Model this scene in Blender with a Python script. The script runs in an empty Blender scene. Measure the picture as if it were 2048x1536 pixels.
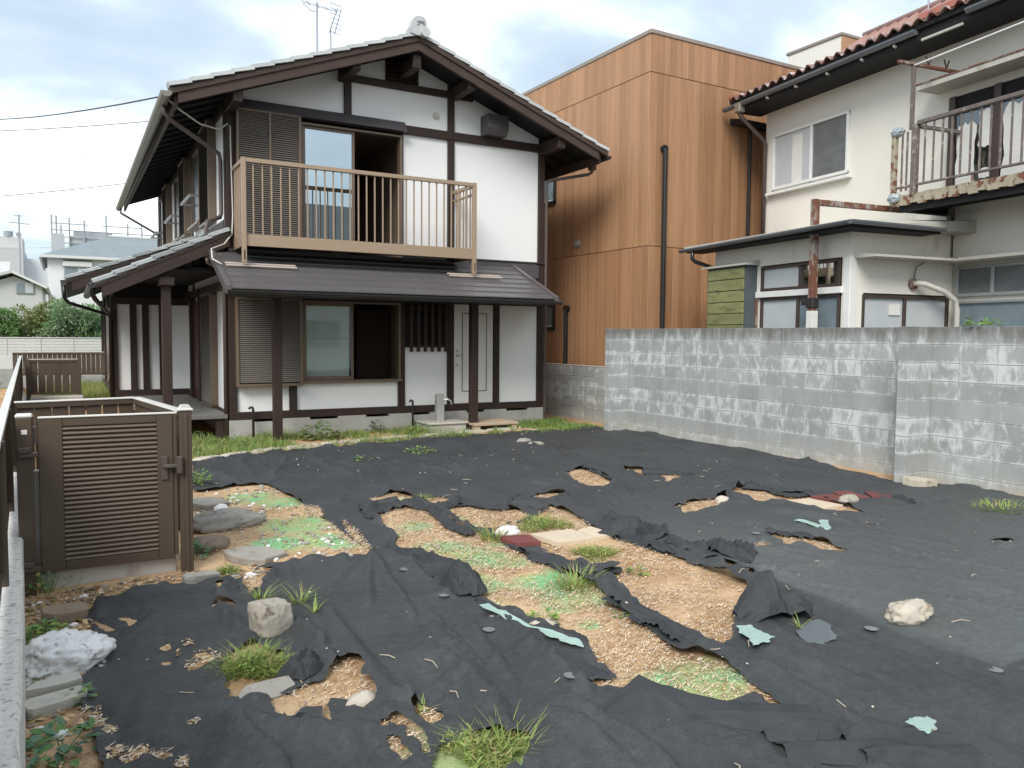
import bpy, math, random
import numpy as np
from mathutils import Vector, Matrix, noise as mnoise

random.seed(7); rng = np.random.default_rng(7)
S = bpy.context.scene
COL = S.collection
R = math.radians

# ------------------------------------------------------------------ camera
YAW, PITCH, ROLL = 0.51030397, 0.06037921, 0.00774485
fw = Vector((math.sin(YAW)*math.cos(PITCH), math.cos(YAW)*math.cos(PITCH), -math.sin(PITCH)))
rt = Vector((math.cos(YAW), -math.sin(YAW), 0.0))
up = rt.cross(fw)
cr, sr = math.cos(ROLL), math.sin(ROLL)
rt2 = rt*cr + up*sr
up2 = up*cr - rt*sr
cam_d = bpy.data.cameras.new('camera')
cam = bpy.data.objects.new('camera', cam_d); COL.objects.link(cam)
cam_d.sensor_width = 36.0; cam_d.sensor_fit = 'HORIZONTAL'
cam_d.lens = 1591.907/2048*36.0
cam_d.clip_start = 0.05; cam_d.clip_end = 2000
M = Matrix((rt2, up2, -fw)).transposed().to_4x4()
M.translation = Vector((-2.2066, -12.6503, 1.6067))
cam.matrix_world = M
S.camera = cam

# ------------------------------------------------------------------ light
SUN_EL, SUN_AZ = R(41), R(226)        # azimuth measured from +Y towards +X (the sun stands behind-left of the camera)
CLOUD, SUN_E, EXPO = 0.47, 1.02, 1.72
S.view_settings.view_transform = 'Standard'
S.view_settings.look = 'None'
S.view_settings.exposure = EXPO
S.view_settings.gamma = 1
S.view_settings.use_curve_mapping = False
sd = bpy.data.lights.new('sun', 'SUN'); sd.energy = SUN_E; sd.angle = R(28); sd.color = (1.0, 0.965, 0.91)
so = bpy.data.objects.new('sun', sd); COL.objects.link(so)
sdir = Vector((math.sin(SUN_AZ)*math.cos(SUN_EL), math.cos(SUN_AZ)*math.cos(SUN_EL), math.sin(SUN_EL)))
so.rotation_euler = (-sdir).to_track_quat('-Z', 'Y').to_euler()
so.location = (-8, -20, 20)

W = bpy.data.worlds.new('World'); S.world = W; W.use_nodes = True
nt = W.node_tree; nt.nodes.clear()
def N(t, tree=None, **kw):
    n = (tree or nt).nodes.new(t)
    for k, v in kw.items(): setattr(n, k, v)
    return n
def LK(a, b, tree=None): (tree or nt).links.new(a, b)
def math_n(tree, op, a, b=None, c=None, clamp=False):
    n = tree.nodes.new('ShaderNodeMath'); n.operation = op; n.use_clamp = clamp
    for i, v in enumerate((a, b, c)):
        if v is None: continue
        if isinstance(v, (int, float)): n.inputs[i].default_value = v
        else: tree.links.new(v, n.inputs[i])
    return n.outputs[0]
sky = N('ShaderNodeTexSky', sky_type='NISHITA', sun_disc=False, sun_elevation=SUN_EL, sun_rotation=SUN_AZ)
bg1 = N('ShaderNodeBackground'); bg1.inputs['Strength'].default_value = 0.1; LK(sky.outputs[0], bg1.inputs['Color'])
tc = N('ShaderNodeTexCoord'); sp = N('ShaderNodeSeparateXYZ'); LK(tc.outputs['Generated'], sp.inputs[0])
zc = math_n(nt, 'MAXIMUM', sp.outputs[2], 0.0); zd = math_n(nt, 'ADD', zc, 0.30)
px = math_n(nt, 'DIVIDE', sp.outputs[0], zd); py = math_n(nt, 'DIVIDE', sp.outputs[1], zd)
cb = N('ShaderNodeCombineXYZ'); LK(px, cb.inputs[0]); LK(py, cb.inputs[1])
def cloud_noise(scale, detail, rough, loc, stretch=(1, 1, 1), dist=0.0):
    mp = N('ShaderNodeMapping'); mp.inputs['Location'].default_value = loc; mp.inputs['Scale'].default_value = stretch
    LK(cb.outputs[0], mp.inputs[0])
    n = N('ShaderNodeTexNoise'); n.inputs['Scale'].default_value = scale; n.inputs['Detail'].default_value = detail
    n.inputs['Roughness'].default_value = rough; n.inputs['Distortion'].default_value = dist
    LK(mp.outputs[0], n.inputs['Vector']); return n.outputs['Fac']
c1 = cloud_noise(1.0, 5, 0.45, (3.1, 1.7, 0), (1, 1.35, 1), 0.35)
c2 = cloud_noise(2.6, 4, 0.5, (0.3, 5.2, 0), (1, 1.6, 1), 0.2)
cm = math_n(nt, 'ADD', math_n(nt, 'MULTIPLY', c1, 0.72), math_n(nt, 'MULTIPLY', c2, 0.28))
ramp = N('ShaderNodeValToRGB'); LK(cm, ramp.inputs[0])
e = ramp.color_ramp.elements
e[0].position = 0.36; e[0].color = (0.325, 0.40, 0.475, 1)
e[1].position = 0.66; e[1].color = (1.18, 1.18, 1.16, 1)
x = e.new(0.47); x.color = (0.475, 0.56, 0.64, 1)
x = e.new(0.55); x.color = (0.83, 0.895, 0.935, 1)
bg2 = N('ShaderNodeBackground'); LK(ramp.outputs[0], bg2.inputs['Color']); bg2.inputs['Strength'].default_value = CLOUD
mx = N('ShaderNodeMixShader'); mx.inputs[0].default_value = 0.9
LK(bg1.outputs[0], mx.inputs[1]); LK(bg2.outputs[0], mx.inputs[2])
wo = N('ShaderNodeOutputWorld'); LK(mx.outputs[0], wo.inputs['Surface'])

# ------------------------------------------------------------------ materials
MATS = {}
def new_mat(name):
    m = bpy.data.materials.new(name); m.use_nodes = True
    t = m.node_tree; t.nodes.clear()
    b = t.nodes.new('ShaderNodeBsdfPrincipled'); o = t.nodes.new('ShaderNodeOutputMaterial')
    t.links.new(b.outputs[0], o.inputs[0]); MATS[name] = m
    return m, t, b
def setp(b, rough=0.7, spec=0.3, metal=0.0):
    b.inputs['Roughness'].default_value = rough; b.inputs['Specular IOR Level'].default_value = spec
    b.inputs['Metallic'].default_value = metal
def nz(t, scale, detail=4, rough=0.55, stretch=(1, 1, 1), coord='pos', dist=0.0, loc=(0, 0, 0)):
    if coord == 'pos': src = t.nodes.new('ShaderNodeNewGeometry').outputs['Position']
    else: src = t.nodes.new('ShaderNodeTexCoord').outputs['Object']
    mp = t.nodes.new('ShaderNodeMapping'); mp.inputs['Scale'].default_value = stretch; mp.inputs['Location'].default_value = loc
    t.links.new(src, mp.inputs[0])
    n = t.nodes.new('ShaderNodeTexNoise'); n.inputs['Scale'].default_value = scale; n.inputs['Detail'].default_value = detail
    n.inputs['Roughness'].default_value = rough; n.inputs['Distortion'].default_value = dist
    t.links.new(mp.outputs[0], n.inputs['Vector']); return n.outputs['Fac']
def sm(t, v, a, b_):
    n = t.nodes.new('ShaderNodeMapRange'); n.interpolation_type = 'SMOOTHSTEP'
    n.inputs['From Min'].default_value = a; n.inputs['From Max'].default_value = b_
    t.links.new(v, n.inputs['Value']); return n.outputs[0]
def mixc(t, fac, a, b_):
    n = t.nodes.new('ShaderNodeMix'); n.data_type = 'RGBA'
    for s_, v in ((0, fac), (6, a), (7, b_)):
        if isinstance(v, (int, float)): n.inputs[s_].default_value = v
        elif isinstance(v, tuple): n.inputs[s_].default_value = (*v, 1) if len(v) == 3 else v
        else: t.links.new(v, n.inputs[s_])
    return n.outputs[2]
def scalec(t, col, fac):
    n = t.nodes.new('ShaderNodeVectorMath'); n.operation = 'SCALE'
    if isinstance(col, tuple): n.inputs[0].default_value = col
    else: t.links.new(col, n.inputs[0])
    t.links.new(fac, n.inputs['Scale']); return n.outputs[0]
def orand(t): return t.nodes.new('ShaderNodeObjectInfo').outputs['Random']
def bump(t, b, h, strength=0.3, dist=0.01):
    n = t.nodes.new('ShaderNodeBump'); n.inputs['Strength'].default_value = strength; n.inputs['Distance'].default_value = dist
    t.links.new(h, n.inputs['Height']); t.links.new(n.outputs[0], b.inputs['Normal'])
def simple(name, base, rough=0.6, spec=0.3, metal=0.0, var=0.15, scale=6, stretch=(1, 1, 1), bmp=0.15, bscale=60, rand=0.0, dirt=None, detail=5):
    m, t, b = new_mat(name); setp(b, rough, spec, metal)
    n1 = nz(t, scale, detail, 0.6, stretch)
    f = math_n(t, 'MULTIPLY_ADD', n1, 2*var, 1-var)
    if rand:
        f = math_n(t, 'MULTIPLY', f, math_n(t, 'MULTIPLY_ADD', orand(t), 2*rand, 1-rand))
    c = scalec(t, base, f)
    if dirt:
        col, lo, hi, sc, st = dirt
        c = mixc(t, sm(t, nz(t, sc, 6, 0.65, st, loc=(4, 2, 1)), lo, hi), c, col)
    t.links.new(c, b.inputs['Base Color'])
    if bmp: bump(t, b, nz(t, bscale, 3, 0.6, stretch), bmp, 0.004)
    return m
simple('plaster', (0.80, 0.80, 0.785), 0.85, 0.2, var=0.02, scale=2, bmp=0.12, bscale=90, dirt=((0.66, 0.66, 0.64), 0.62, 0.9, 1.5, (1, 1, 0.4)))
simple('dark_wood', (0.034, 0.021, 0.016), 0.55, 0.35, var=0.35, scale=9, stretch=(1, 1, 0.25), bmp=0.3, bscale=40)
simple('dark_beam', (0.036, 0.022, 0.017), 0.55, 0.35, var=0.4, scale=9, stretch=(0.2, 1, 1), bmp=0.3, bscale=40)
simple('rake_wood', (0.060, 0.040, 0.031), 0.6, 0.3, var=0.4, scale=10, stretch=(0.2, 1, 1), bmp=0.3, bscale=40)
simple('bronze_rail', (0.35, 0.258, 0.175), 0.42, 0.5, 0.15, var=0.06, scale=3, bmp=0)
simple('bronze_frame', (0.16, 0.115, 0.08), 0.4, 0.5, 0.1, var=0.08, scale=3, bmp=0)
simple('shutter_slat', (0.205, 0.182, 0.160), 0.5, 0.4, var=0.1, scale=3, bmp=0)
simple('shutter_dark', (0.035, 0.029, 0.025), 0.5, 0.4, var=0.1, scale=3, bmp=0)
simple('dark_metal', (0.030, 0.026, 0.026), 0.35, 0.5, var=0.12, scale=3, bmp=0)
simple('hood_metal', (0.11, 0.10, 0.105), 0.3, 0.5, 0.3, var=0.1, scale=3, bmp=0)
simple('gutter_bronze', (0.20, 0.18, 0.14), 0.4, 0.5, 0.1, var=0.15, scale=4, bmp=0)
simple('pipe_brown', (0.085, 0.066, 0.058), 0.4, 0.45, var=0.1, scale=4, bmp=0)
simple('roof_metal', (0.105, 0.096, 0.098), 0.36, 0.5, var=0.2, scale=5, stretch=(0.3, 1, 1), bmp=0.05, bscale=20)
simple('grey_tile', (0.50, 0.515, 0.51), 0.5, 0.4, var=0.14, scale=7, bmp=0.15, rand=0.1, dirt=((0.25, 0.26, 0.26), 0.62, 0.8, 9, (1, 1, 1)))
simple('old_tile', (0.33, 0.345, 0.345), 0.5, 0.4, var=0.25, scale=7, bmp=0.15, rand=0.35, dirt=((0.10, 0.10, 0.10), 0.6, 0.75, 9, (1, 1, 1)))
simple('foundation', (0.40, 0.39, 0.36), 0.9, 0.2, var=0.14, scale=4, bmp=0.3, dirt=((0.27, 0.26, 0.23), 0.52, 0.75, 3, (1, 1, 0.6)))
simple('concrete_pale', (0.47, 0.45, 0.40), 0.9, 0.2, var=0.12, scale=5, bmp=0.3, dirt=((0.33, 0.30, 0.25), 0.55, 0.75, 4, (1, 1, 0.5)))
simple('concrete_grey', (0.34, 0.34, 0.33), 0.9, 0.2, var=0.2, scale=5, bmp=0.4, dirt=((0.2, 0.19, 0.17), 0.52, 0.7, 5, (1, 1, 1)))
simple('door_white', (0.74, 0.72, 0.68), 0.5, 0.4, var=0.02, scale=2, bmp=0)
simple('door_red', (0.05, 0.010, 0.007), 0.4, 0.4, var=0.3, scale=6, stretch=(1, 1, .2), bmp=0)
simple('interior', (0.20, 0.15, 0.12), 0.9, 0.1, var=0.1, scale=3, bmp=0)
simple('interior_dark', (0.05, 0.035, 0.03), 0.9, 0.1, var=0.1, scale=3, bmp=0)
simple('steel', (0.45, 0.45, 0.45), 0.35, 0.5, 0.8, var=0.08, bmp=0)
simple('antenna_metal', (0.30, 0.31, 0.36), 0.45, 0.5, 0.5, var=0.08, bmp=0)
simple('wire', (0.10, 0.105, 0.12), 0.7, 0.2, bmp=0)
simple('wire_pale', (0.42, 0.43, 0.46), 0.7, 0.2, bmp=0)
simple('black_pipe', (0.014, 0.013, 0.013), 0.35, 0.5, var=0.1, bmp=0)
simple('coping', (0.30, 0.25, 0.21), 0.45, 0.4, 0.2, bmp=0)
simple('gate_brown', (0.082, 0.060, 0.041), 0.42, 0.45, 0.05, var=0.1, scale=3, bmp=0.05, bscale=200)
simple('gate_slat', (0.118, 0.086, 0.061), 0.4, 0.5, 0.05, var=0.06, scale=3, bmp=0)
simple('gate_cap', (0.66, 0.63, 0.58), 0.4, 0.5, 0.1, bmp=0)
simple('bronze_bar', (0.55, 0.46, 0.40), 0.4, 0.4, 0.1, bmp=0)
simple('gate_latch', (0.105, 0.082, 0.07), 0.35, 0.5, 0.2, bmp=0)
simple('fence_brown', (0.085, 0.061, 0.042), 0.45, 0.4, var=0.15, bmp=0, rand=0.15)
simple('fence_white', (0.60, 0.59, 0.57), 0.5, 0.3, var=0.04, bmp=0)
simple('cream_wall', (0.74, 0.715, 0.64), 0.9, 0.15, var=0.05, scale=1.5, bmp=0.3, bscale=120, dirt=((0.47, 0.41, 0.32), 0.58, 0.85, 1.1, (1, 1, 0.35)))
simple('far_wall', (0.66, 0.67, 0.67), 0.9, 0.15, var=0.03, bmp=0)
simple('far_roof', (0.22, 0.255, 0.27), 0.8, 0.2, var=0.2, scale=3, bmp=0.2, bscale=12)
simple('far_grey', (0.50, 0.50, 0.49), 0.9, 0.1, var=0.06, bmp=0)
simple('scaffold_grey', (0.30, 0.32, 0.34), 0.7, 0.2, var=0.1, bmp=0)
simple('mesh_sheet', (0.42, 0.44, 0.45), 0.9, 0.1, var=0.06, scale=1, bmp=0)
simple('solar_blue', (0.035, 0.045, 0.16), 0.2, 0.6, var=0.1, bmp=0)
simple('solar_frame', (0.4, 0.42, 0.5), 0.4, 0.5, 0.3, bmp=0)
simple('red_tile', (0.17, 0.085, 0.068), 0.5, 0.4, var=0.3, scale=8, bmp=0.2, rand=0.3, dirt=((0.66, 0.60, 0.57), 0.48, 0.66, 7, (1, 1, 1)))
simple('red_faded', (0.42, 0.27, 0.24), 0.6, 0.3, var=0.25, scale=5, bmp=0.2)
simple('red_hip', (0.30, 0.095, 0.062), 0.5, 0.4, var=0.25, scale=8, bmp=0.2)
simple('gutter_black', (0.14, 0.15, 0.165), 0.22, 0.6, 0.1, var=0.1, bmp=0)
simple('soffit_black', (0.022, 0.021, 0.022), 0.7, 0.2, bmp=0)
simple('sash_white', (0.72, 0.72, 0.70), 0.4, 0.4, bmp=0)
simple('sash_grey', (0.36, 0.37, 0.37), 0.35, 0.5, 0.4, bmp=0)
simple('sash_brown', (0.06, 0.042, 0.036), 0.45, 0.4, var=0.2, bmp=0)
simple('green_board', (0.215, 0.225, 0.10), 0.75, 0.2, var=0.35, scale=8, stretch=(1, 0.5, 1.5), bmp=0.3, bscale=30, rand=0.15, dirt=((0.10, 0.105, 0.055), 0.50, 0.72, 7, (1, 0.5, 1.6)))
simple('slate_board', (0.09, 0.105, 0.115), 0.6, 0.3, var=0.15, bmp=0)
simple('rust', (0.16, 0.07, 0.045), 0.8, 0.25, var=0.4, scale=12, bmp=0.5, bscale=60, dirt=((0.30, 0.27, 0.24), 0.48, 0.6, 9, (1, 1, 0.5)))
simple('rusty_edge', (0.36, 0.32, 0.24), 0.75, 0.25, var=0.4, scale=14, bmp=0.4, bscale=60, dirt=((0.17, 0.075, 0.05), 0.5, 0.58, 8, (1, 1, 1)))
simple('rail_worn', (0.15, 0.125, 0.115), 0.6, 0.3, var=0.4, scale=10, bmp=0.2, dirt=((0.36, 0.33, 0.26), 0.55, 0.66, 14, (1, 1, 1)))
simple('pipe_cream', (0.55, 0.53, 0.47), 0.6, 0.3, var=0.1, bmp=0)
simple('wrap_film', (0.34, 0.38, 0.40), 0.3, 0.5, var=0.25, scale=30, bmp=0.8, bscale=40)
simple('paper', (0.66, 0.65, 0.61), 0.9, 0.1, var=0.12, scale=6, bmp=0.3)
simple('curtain', (0.72, 0.76, 0.72), 0.9, 0.1, var=0.08, scale=4, stretch=(1, 1, .1), bmp=0)
simple('frosted', (0.46, 0.49, 0.50), 0.28, 0.5, var=0.12, scale=4, bmp=0.1, bscale=200)
simple('frosted_dark', (0.13, 0.145, 0.15), 0.25, 0.6, var=0.45, scale=3, stretch=(1, 1, 2), bmp=0.4, bscale=120)
simple('frosted_blue', (0.17, 0.22, 0.24), 0.2, 0.6, var=0.3, scale=5, bmp=0.1, bscale=150)
simple('stone_white', (0.76, 0.745, 0.73), 0.9, 0.2, var=0.3, scale=14, bmp=0.8, bscale=45, dirt=((0.27, 0.23, 0.22), 0.56, 0.66, 16, (1, 1, 1)))
simple('stone_tan', (0.36, 0.33, 0.275), 0.9, 0.2, var=0.3, scale=10, bmp=0.7, bscale=50, dirt=((0.15, 0.13, 0.10), 0.54, 0.68, 12, (1, 1, 1)))
simple('stone_brown', (0.26, 0.205, 0.155), 0.9, 0.2, var=0.25, scale=10, bmp=0.6, bscale=50)
simple('deck_grey', (0.16, 0.155, 0.145), 0.8, 0.2, var=0.2, scale=8, bmp=0.2)
simple('slab_grey', (0.33, 0.31, 0.275), 0.9, 0.2, var=0.25, scale=10, bmp=0.7, bscale=60, dirt=((0.17, 0.15, 0.12), 0.54, 0.7, 9, (1, 1, 1)))
simple('stone_kerb', (0.50, 0.45, 0.37), 0.9, 0.2, var=0.2, scale=8, bmp=0.6, bscale=40, dirt=((0.28, 0.22, 0.14), 0.52, 0.68, 9, (1, 1, 1)))
simple('wall_cap', (0.68, 0.66, 0.62), 0.9, 0.2, var=0.3, scale=30, bmp=0.9, bscale=60, dirt=((0.34, 0.31, 0.28), 0.52, 0.68, 34, (1, 1, 1)))
simple('paver_red', (0.17, 0.055, 0.05), 0.75, 0.3, var=0.2, scale=10, bmp=0.3, rand=0.1)
simple('paver_cream', (0.60, 0.50, 0.37), 0.8, 0.25, var=0.12, scale=8, bmp=0.3, rand=0.05)
simple('step_tan', (0.42, 0.34, 0.24), 0.85, 0.2, var=0.2, scale=8, stretch=(0.3, 1, 1), bmp=0.4)
simple('scrap_green', (0.33, 0.45, 0.40), 0.5, 0.4, var=0.2, scale=14, bmp=0.3)
simple('scrap_grey', (0.115, 0.13, 0.135), 0.6, 0.3, var=0.2, scale=14, bmp=0.3)
simple('film_clear', (0.20, 0.21, 0.22), 0.25, 0.5, var=0.2, bmp=0)
simple('twig', (0.42, 0.36, 0.29), 0.9, 0.1, var=0.3, bmp=0)
simple('ivory_chip', (0.55, 0.52, 0.46), 0.9, 0.1, var=0.2, bmp=0)
simple('straw_pale', (0.76, 0.63, 0.48), 0.9, 0.1, var=0.3, scale=20, bmp=0)
simple('straw_tan', (0.60, 0.42, 0.24), 0.9, 0.1, var=0.3, scale=20, bmp=0)
simple('straw_brown', (0.33, 0.19, 0.10), 0.9, 0.1, var=0.3, scale=20, bmp=0)
simple('bark', (0.09, 0.07, 0.05), 0.9, 0.1, bmp=0.4)
def leaf(name, col, var=0.35):
    m, t, b = new_mat(name); setp(b, 0.5, 0.35)
    n1 = nz(t, 9, 3); f = math_n(t, 'MULTIPLY_ADD', n1, 2*var, 1-var)
    t.links.new(scalec(t, col, f), b.inputs['Base Color'])
    tr = t.nodes.new('ShaderNodeBsdfTranslucent'); t.links.new(scalec(t, col, f), tr.inputs[0])
    ms = t.nodes.new('ShaderNodeMixShader'); ms.inputs[0].default_value = 0.3
    o = [n for n in t.nodes if n.type == 'OUTPUT_MATERIAL'][0]
    t.links.new(b.outputs[0], ms.inputs[1]); t.links.new(tr.outputs[0], ms.inputs[2]); t.links.new(ms.outputs[0], o.inputs[0])
leaf('grass_bright', (0.28, 0.39, 0.1)); leaf('grass_dry', (0.36, 0.33, 0.13)); leaf('leaf_green', (0.15, 0.28, 0.095))
leaf('leaf_blue', (0.13, 0.235, 0.15)); leaf('shrub_dark', (0.15, 0.25, 0.07)); leaf('shrub_olive', (0.22, 0.26, 0.11)); leaf('shrub_grey', (0.29, 0.38, 0.24))

def glass(name, mirror=0.4, tint=(0.9, 0.95, 0.95), rough=0.01):
    m = bpy.data.materials.new(name); m.use_nodes = True; t = m.node_tree; t.nodes.clear(); MATS[name] = m
    g = t.nodes.new('ShaderNodeBsdfGlossy'); g.inputs['Roughness'].default_value = rough; g.inputs['Color'].default_value = (*tint, 1)
    tr = t.nodes.new('ShaderNodeBsdfTransparent'); tr.inputs[0].default_value = (0.88, 0.91, 0.90, 1)
    ms = t.nodes.new('ShaderNodeMixShader'); ms.inputs[0].default_value = mirror
    o = t.nodes.new('ShaderNodeOutputMaterial')
    t.links.new(tr.outputs[0], ms.inputs[1]); t.links.new(g.outputs[0], ms.inputs[2]); t.links.new(ms.outputs[0], o.inputs[0])
glass('glass_mirror', 0.55); glass('glass_mid', 0.12)

def m_block():
    m, t, b = new_mat('block'); setp(b, 0.92, 0.2)
    r = orand(t)
    base = scalec(t, (0.325, 0.333, 0.322), math_n(t, 'MULTIPLY_ADD', r, 0.14, 0.93))
    base = scalec(t, base, math_n(t, 'MULTIPLY_ADD', nz(t, 5, 5, 0.6, (1, 1, 0.5)), 0.5, 0.75))
    # lime bloom creeping in from the joints and running down
    ob = t.nodes.new('ShaderNodeTexCoord').outputs['Object']; s_ = t.nodes.new('ShaderNodeSeparateXYZ'); t.links.new(ob, s_.inputs[0])
    ay = math_n(t, 'ABSOLUTE', s_.outputs[1]); az = math_n(t, 'ABSOLUTE', s_.outputs[2])
    edge = math_n(t, 'MAXIMUM', math_n(t, 'MULTIPLY', ay, 1/0.195), math_n(t, 'MULTIPLY', az, 1/0.095))
    n1 = nz(t, 7, 6, 0.62, (1, 1, 0.5), dist=1.1)
    v = math_n(t, 'ADD', math_n(t, 'MULTIPLY', edge, 0.17), n1)
    v = math_n(t, 'ADD', v, math_n(t, 'MULTIPLY', math_n(t, 'SUBTRACT', orand(t), 0.5), 0.10))
    pzz = t.nodes.new('ShaderNodeSeparateXYZ'); t.links.new(t.nodes.new('ShaderNodeNewGeometry').outputs['Position'], pzz.inputs[0])
    row = math_n(t, 'FLOOR', math_n(t, 'MULTIPLY', math_n(t, 'ADD', pzz.outputs[2], 0.055), 5.0))
    wn_ = t.nodes.new('ShaderNodeTexWhiteNoise'); wn_.noise_dimensions = '1D'; t.links.new(row, wn_.inputs['W'])
    v = math_n(t, 'ADD', v, math_n(t, 'MULTIPLY_ADD', wn_.outputs['Value'], 0.22, -0.11))
    fine = nz(t, 24, 5, 0.7, (1, 1, 0.35), dist=0.5, loc=(2, 2, 2)); v = math_n(t, 'ADD', v, math_n(t, 'MULTIPLY_ADD', fine, 0.36, -0.18))
    lowe = sm(t, math_n(t, 'MULTIPLY', s_.outputs[2], -10.5), 0.72, 0.98); v = math_n(t, 'ADD', v, math_n(t, 'MULTIPLY', lowe, 0.16))
    base = mixc(t, math_n(t, 'MULTIPLY', sm(t, v, 0.60, 0.86), 0.72), base, (0.64, 0.67, 0.655))
    # black mould running down from the top course
    pz = t.nodes.new('ShaderNodeNewGeometry').outputs['Position']; s2 = t.nodes.new('ShaderNodeSeparateXYZ'); t.links.new(pz, s2.inputs[0])
    hz = math_n(t, 'MULTIPLY_ADD', s2.outputs[2], 2.1, -3.05)
    mv = math_n(t, 'ADD', hz, math_n(t, 'MULTIPLY', nz(t, 7, 6, 0.65, (1, 1, 0.25), loc=(7, 3, 2)), 1.0))
    base = mixc(t, math_n(t, 'MULTIPLY', sm(t, mv, 0.62, 1.12), 0.72), base, (0.105, 0.095, 0.085))
    # tan soil splash near the ground
    lo = math_n(t, 'MULTIPLY_ADD', s2.outputs[2], -2.2, 1.15)
    lv = math_n(t, 'ADD', lo, math_n(t, 'MULTIPLY', nz(t, 4, 4), 0.5))
    base = mixc(t, math_n(t, 'MULTIPLY', sm(t, lv, 0.7, 1.4), 0.6), base, (0.42, 0.40, 0.345))
    t.links.new(base, b.inputs['Base Color']); bump(t, b, nz(t, 90, 4, 0.7), 0.35, 0.004)
m_block()
simple('mortar', (0.36, 0.365, 0.355), 0.95, 0.15, var=0.3, scale=7, bmp=0.4, bscale=60)

def m_cladding():
    m, t, b = new_mat('cladding'); setp(b, 0.5, 0.35)
    r = orand(t)
    c = mixc(t, r, (0.315, 0.165, 0.082), (0.415, 0.230, 0.122))
    g = nz(t, 22, 6, 0.65, (1, 1, 0.045), dist=0.4)
    c = scalec(t, c, math_n(t, 'MULTIPLY_ADD', g, 0.7, 0.64))
    c = scalec(t, c, math_n(t, 'MULTIPLY_ADD', nz(t, 1.2, 3, 0.5, (1, 1, 0.5)), 0.3, 0.85))
    t.links.new(c, b.inputs['Base Color']); bump(t, b, g, 0.15, 0.003)
m_cladding()

def m_fabric():
    m, t, b = new_mat('fabric'); setp(b, 0.62, 0.32)
    a = t.nodes.new('ShaderNodeAttribute'); a.attribute_name = 'sheen_fade'; sheen_fade = a.outputs['Fac']
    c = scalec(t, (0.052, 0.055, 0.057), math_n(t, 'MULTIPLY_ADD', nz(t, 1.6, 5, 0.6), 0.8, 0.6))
    c = mixc(t, sheen_fade, c, (0.098, 0.106, 0.103))  # paler colour of the faded sheet, with sheen painted in by the mask
    streak = nz(t, 3.0, 5, 0.6, (1.0, 0.22, 1.0), loc=(2, 9, 0))
    c = mixc(t, math_n(t, 'MULTIPLY', sm(t, streak, 0.5, 0.8), 0.5), c, (0.074, 0.077, 0.077))
    spk = nz(t, 70, 3, 0.6)
    c = mixc(t, math_n(t, 'MULTIPLY', sm(t, spk, 0.70, 0.76), 0.6), c, (0.22, 0.20, 0.17))
    soil = nz(t, 5, 6, 0.7, loc=(1, 4, 0))
    c = mixc(t, math_n(t, 'MULTIPLY', sm(t, soil, 0.6, 0.8), 0.5), c, (0.12, 0.10, 0.075))
    fl = nz(t, 130, 4, 0.75)
    c = scalec(t, c, math_n(t, 'MULTIPLY_ADD', fl, 1.7, 0.15))
    c = scalec(t, c, math_n(t, 'MULTIPLY_ADD', nz(t, 22, 5, 0.65, loc=(5, 5, 5)), 0.9, 0.55))
    t.links.new(c, b.inputs['Base Color'])
    h = math_n(t, 'ADD', nz(t, 220, 2, 0.6), math_n(t, 'MULTIPLY', nz(t, 18, 5, 0.65), 3.0))
    bump(t, b, h, 0.5, 0.008)
m_fabric()
def m_fabric2():
    m, t, b = new_mat('torn_fabric'); setp(b, 0.68, 0.25)
    c = scalec(t, (0.040, 0.043, 0.046), math_n(t, 'MULTIPLY_ADD', nz(t, 6, 5, 0.6), 0.9, 0.55))
    t.links.new(c, b.inputs['Base Color']); bump(t, b, nz(t, 60, 3, 0.6), 0.25, 0.004)
m_fabric2()
def m_soil():
    m, t, b = new_mat('soil'); setp(b, 0.95, 0.1)
    a = t.nodes.new('ShaderNodeAttribute'); a.attribute_name = 'moss'; ms = a.outputs['Fac']
    a2 = t.nodes.new('ShaderNodeAttribute'); a2.attribute_name = 'straw'; st = a2.outputs['Fac']
    c = mixc(t, sm(t, nz(t, 2.2, 6, 0.65), 0.35, 0.68), (0.43, 0.265, 0.135), (0.66, 0.455, 0.265))
    c = scalec(t, c, math_n(t, 'MULTIPLY_ADD', nz(t, 45, 5, 0.7), 0.8, 0.6))
    # straw litter: pale fibres
    v = math_n(t, 'MULTIPLY', sm(t, nz(t, 85, 5, 0.75, (1, 1, 1), dist=1.2), 0.44, 0.66), st)
    c = mixc(t, math_n(t, 'MULTIPLY', v, 0.8), c, (0.74, 0.59, 0.44))
    gn = math_n(t, 'ADD', ms, math_n(t, 'MULTIPLY_ADD', nz(t, 8, 6, 0.7, (1, 0.6, 1)), 1.2, -0.6))
    gf = sm(t, gn, 0.20, 0.80)
    c = mixc(t, math_n(t, 'MULTIPLY', gf, 0.9), c, mixc(t, sm(t, nz(t, 3, 3, loc=(3, 3, 3)), 0.4, 0.6), (0.22, 0.55, 0.27), (0.40, 0.50, 0.22)))
    t.links.new(c, b.inputs['Base Color'])
    bump(t, b, math_n(t, 'ADD', nz(t, 40, 6, 0.75), nz(t, 110, 3, 0.7)), 0.7, 0.015)
m_soil()
simple('asphalt', (0.10, 0.095, 0.085), 0.9, 0.2, var=0.3, scale=3, bmp=0.3)
m_ = simple('lawn', (0.17, 0.19, 0.055), 0.9, 0.1, var=0.5, scale=12, bmp=0.8, bscale=50, dirt=((0.30, 0.24, 0.13), 0.5, 0.65, 6, (1, 1, 1)))
simple('cream_stained', (0.70, 0.67, 0.60), 0.9, 0.15, var=0.06, scale=2, bmp=0.3, bscale=120, dirt=((0.20, 0.105, 0.05), 0.60, 0.72, 5, (1, 2.2, 0.4)))

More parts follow.
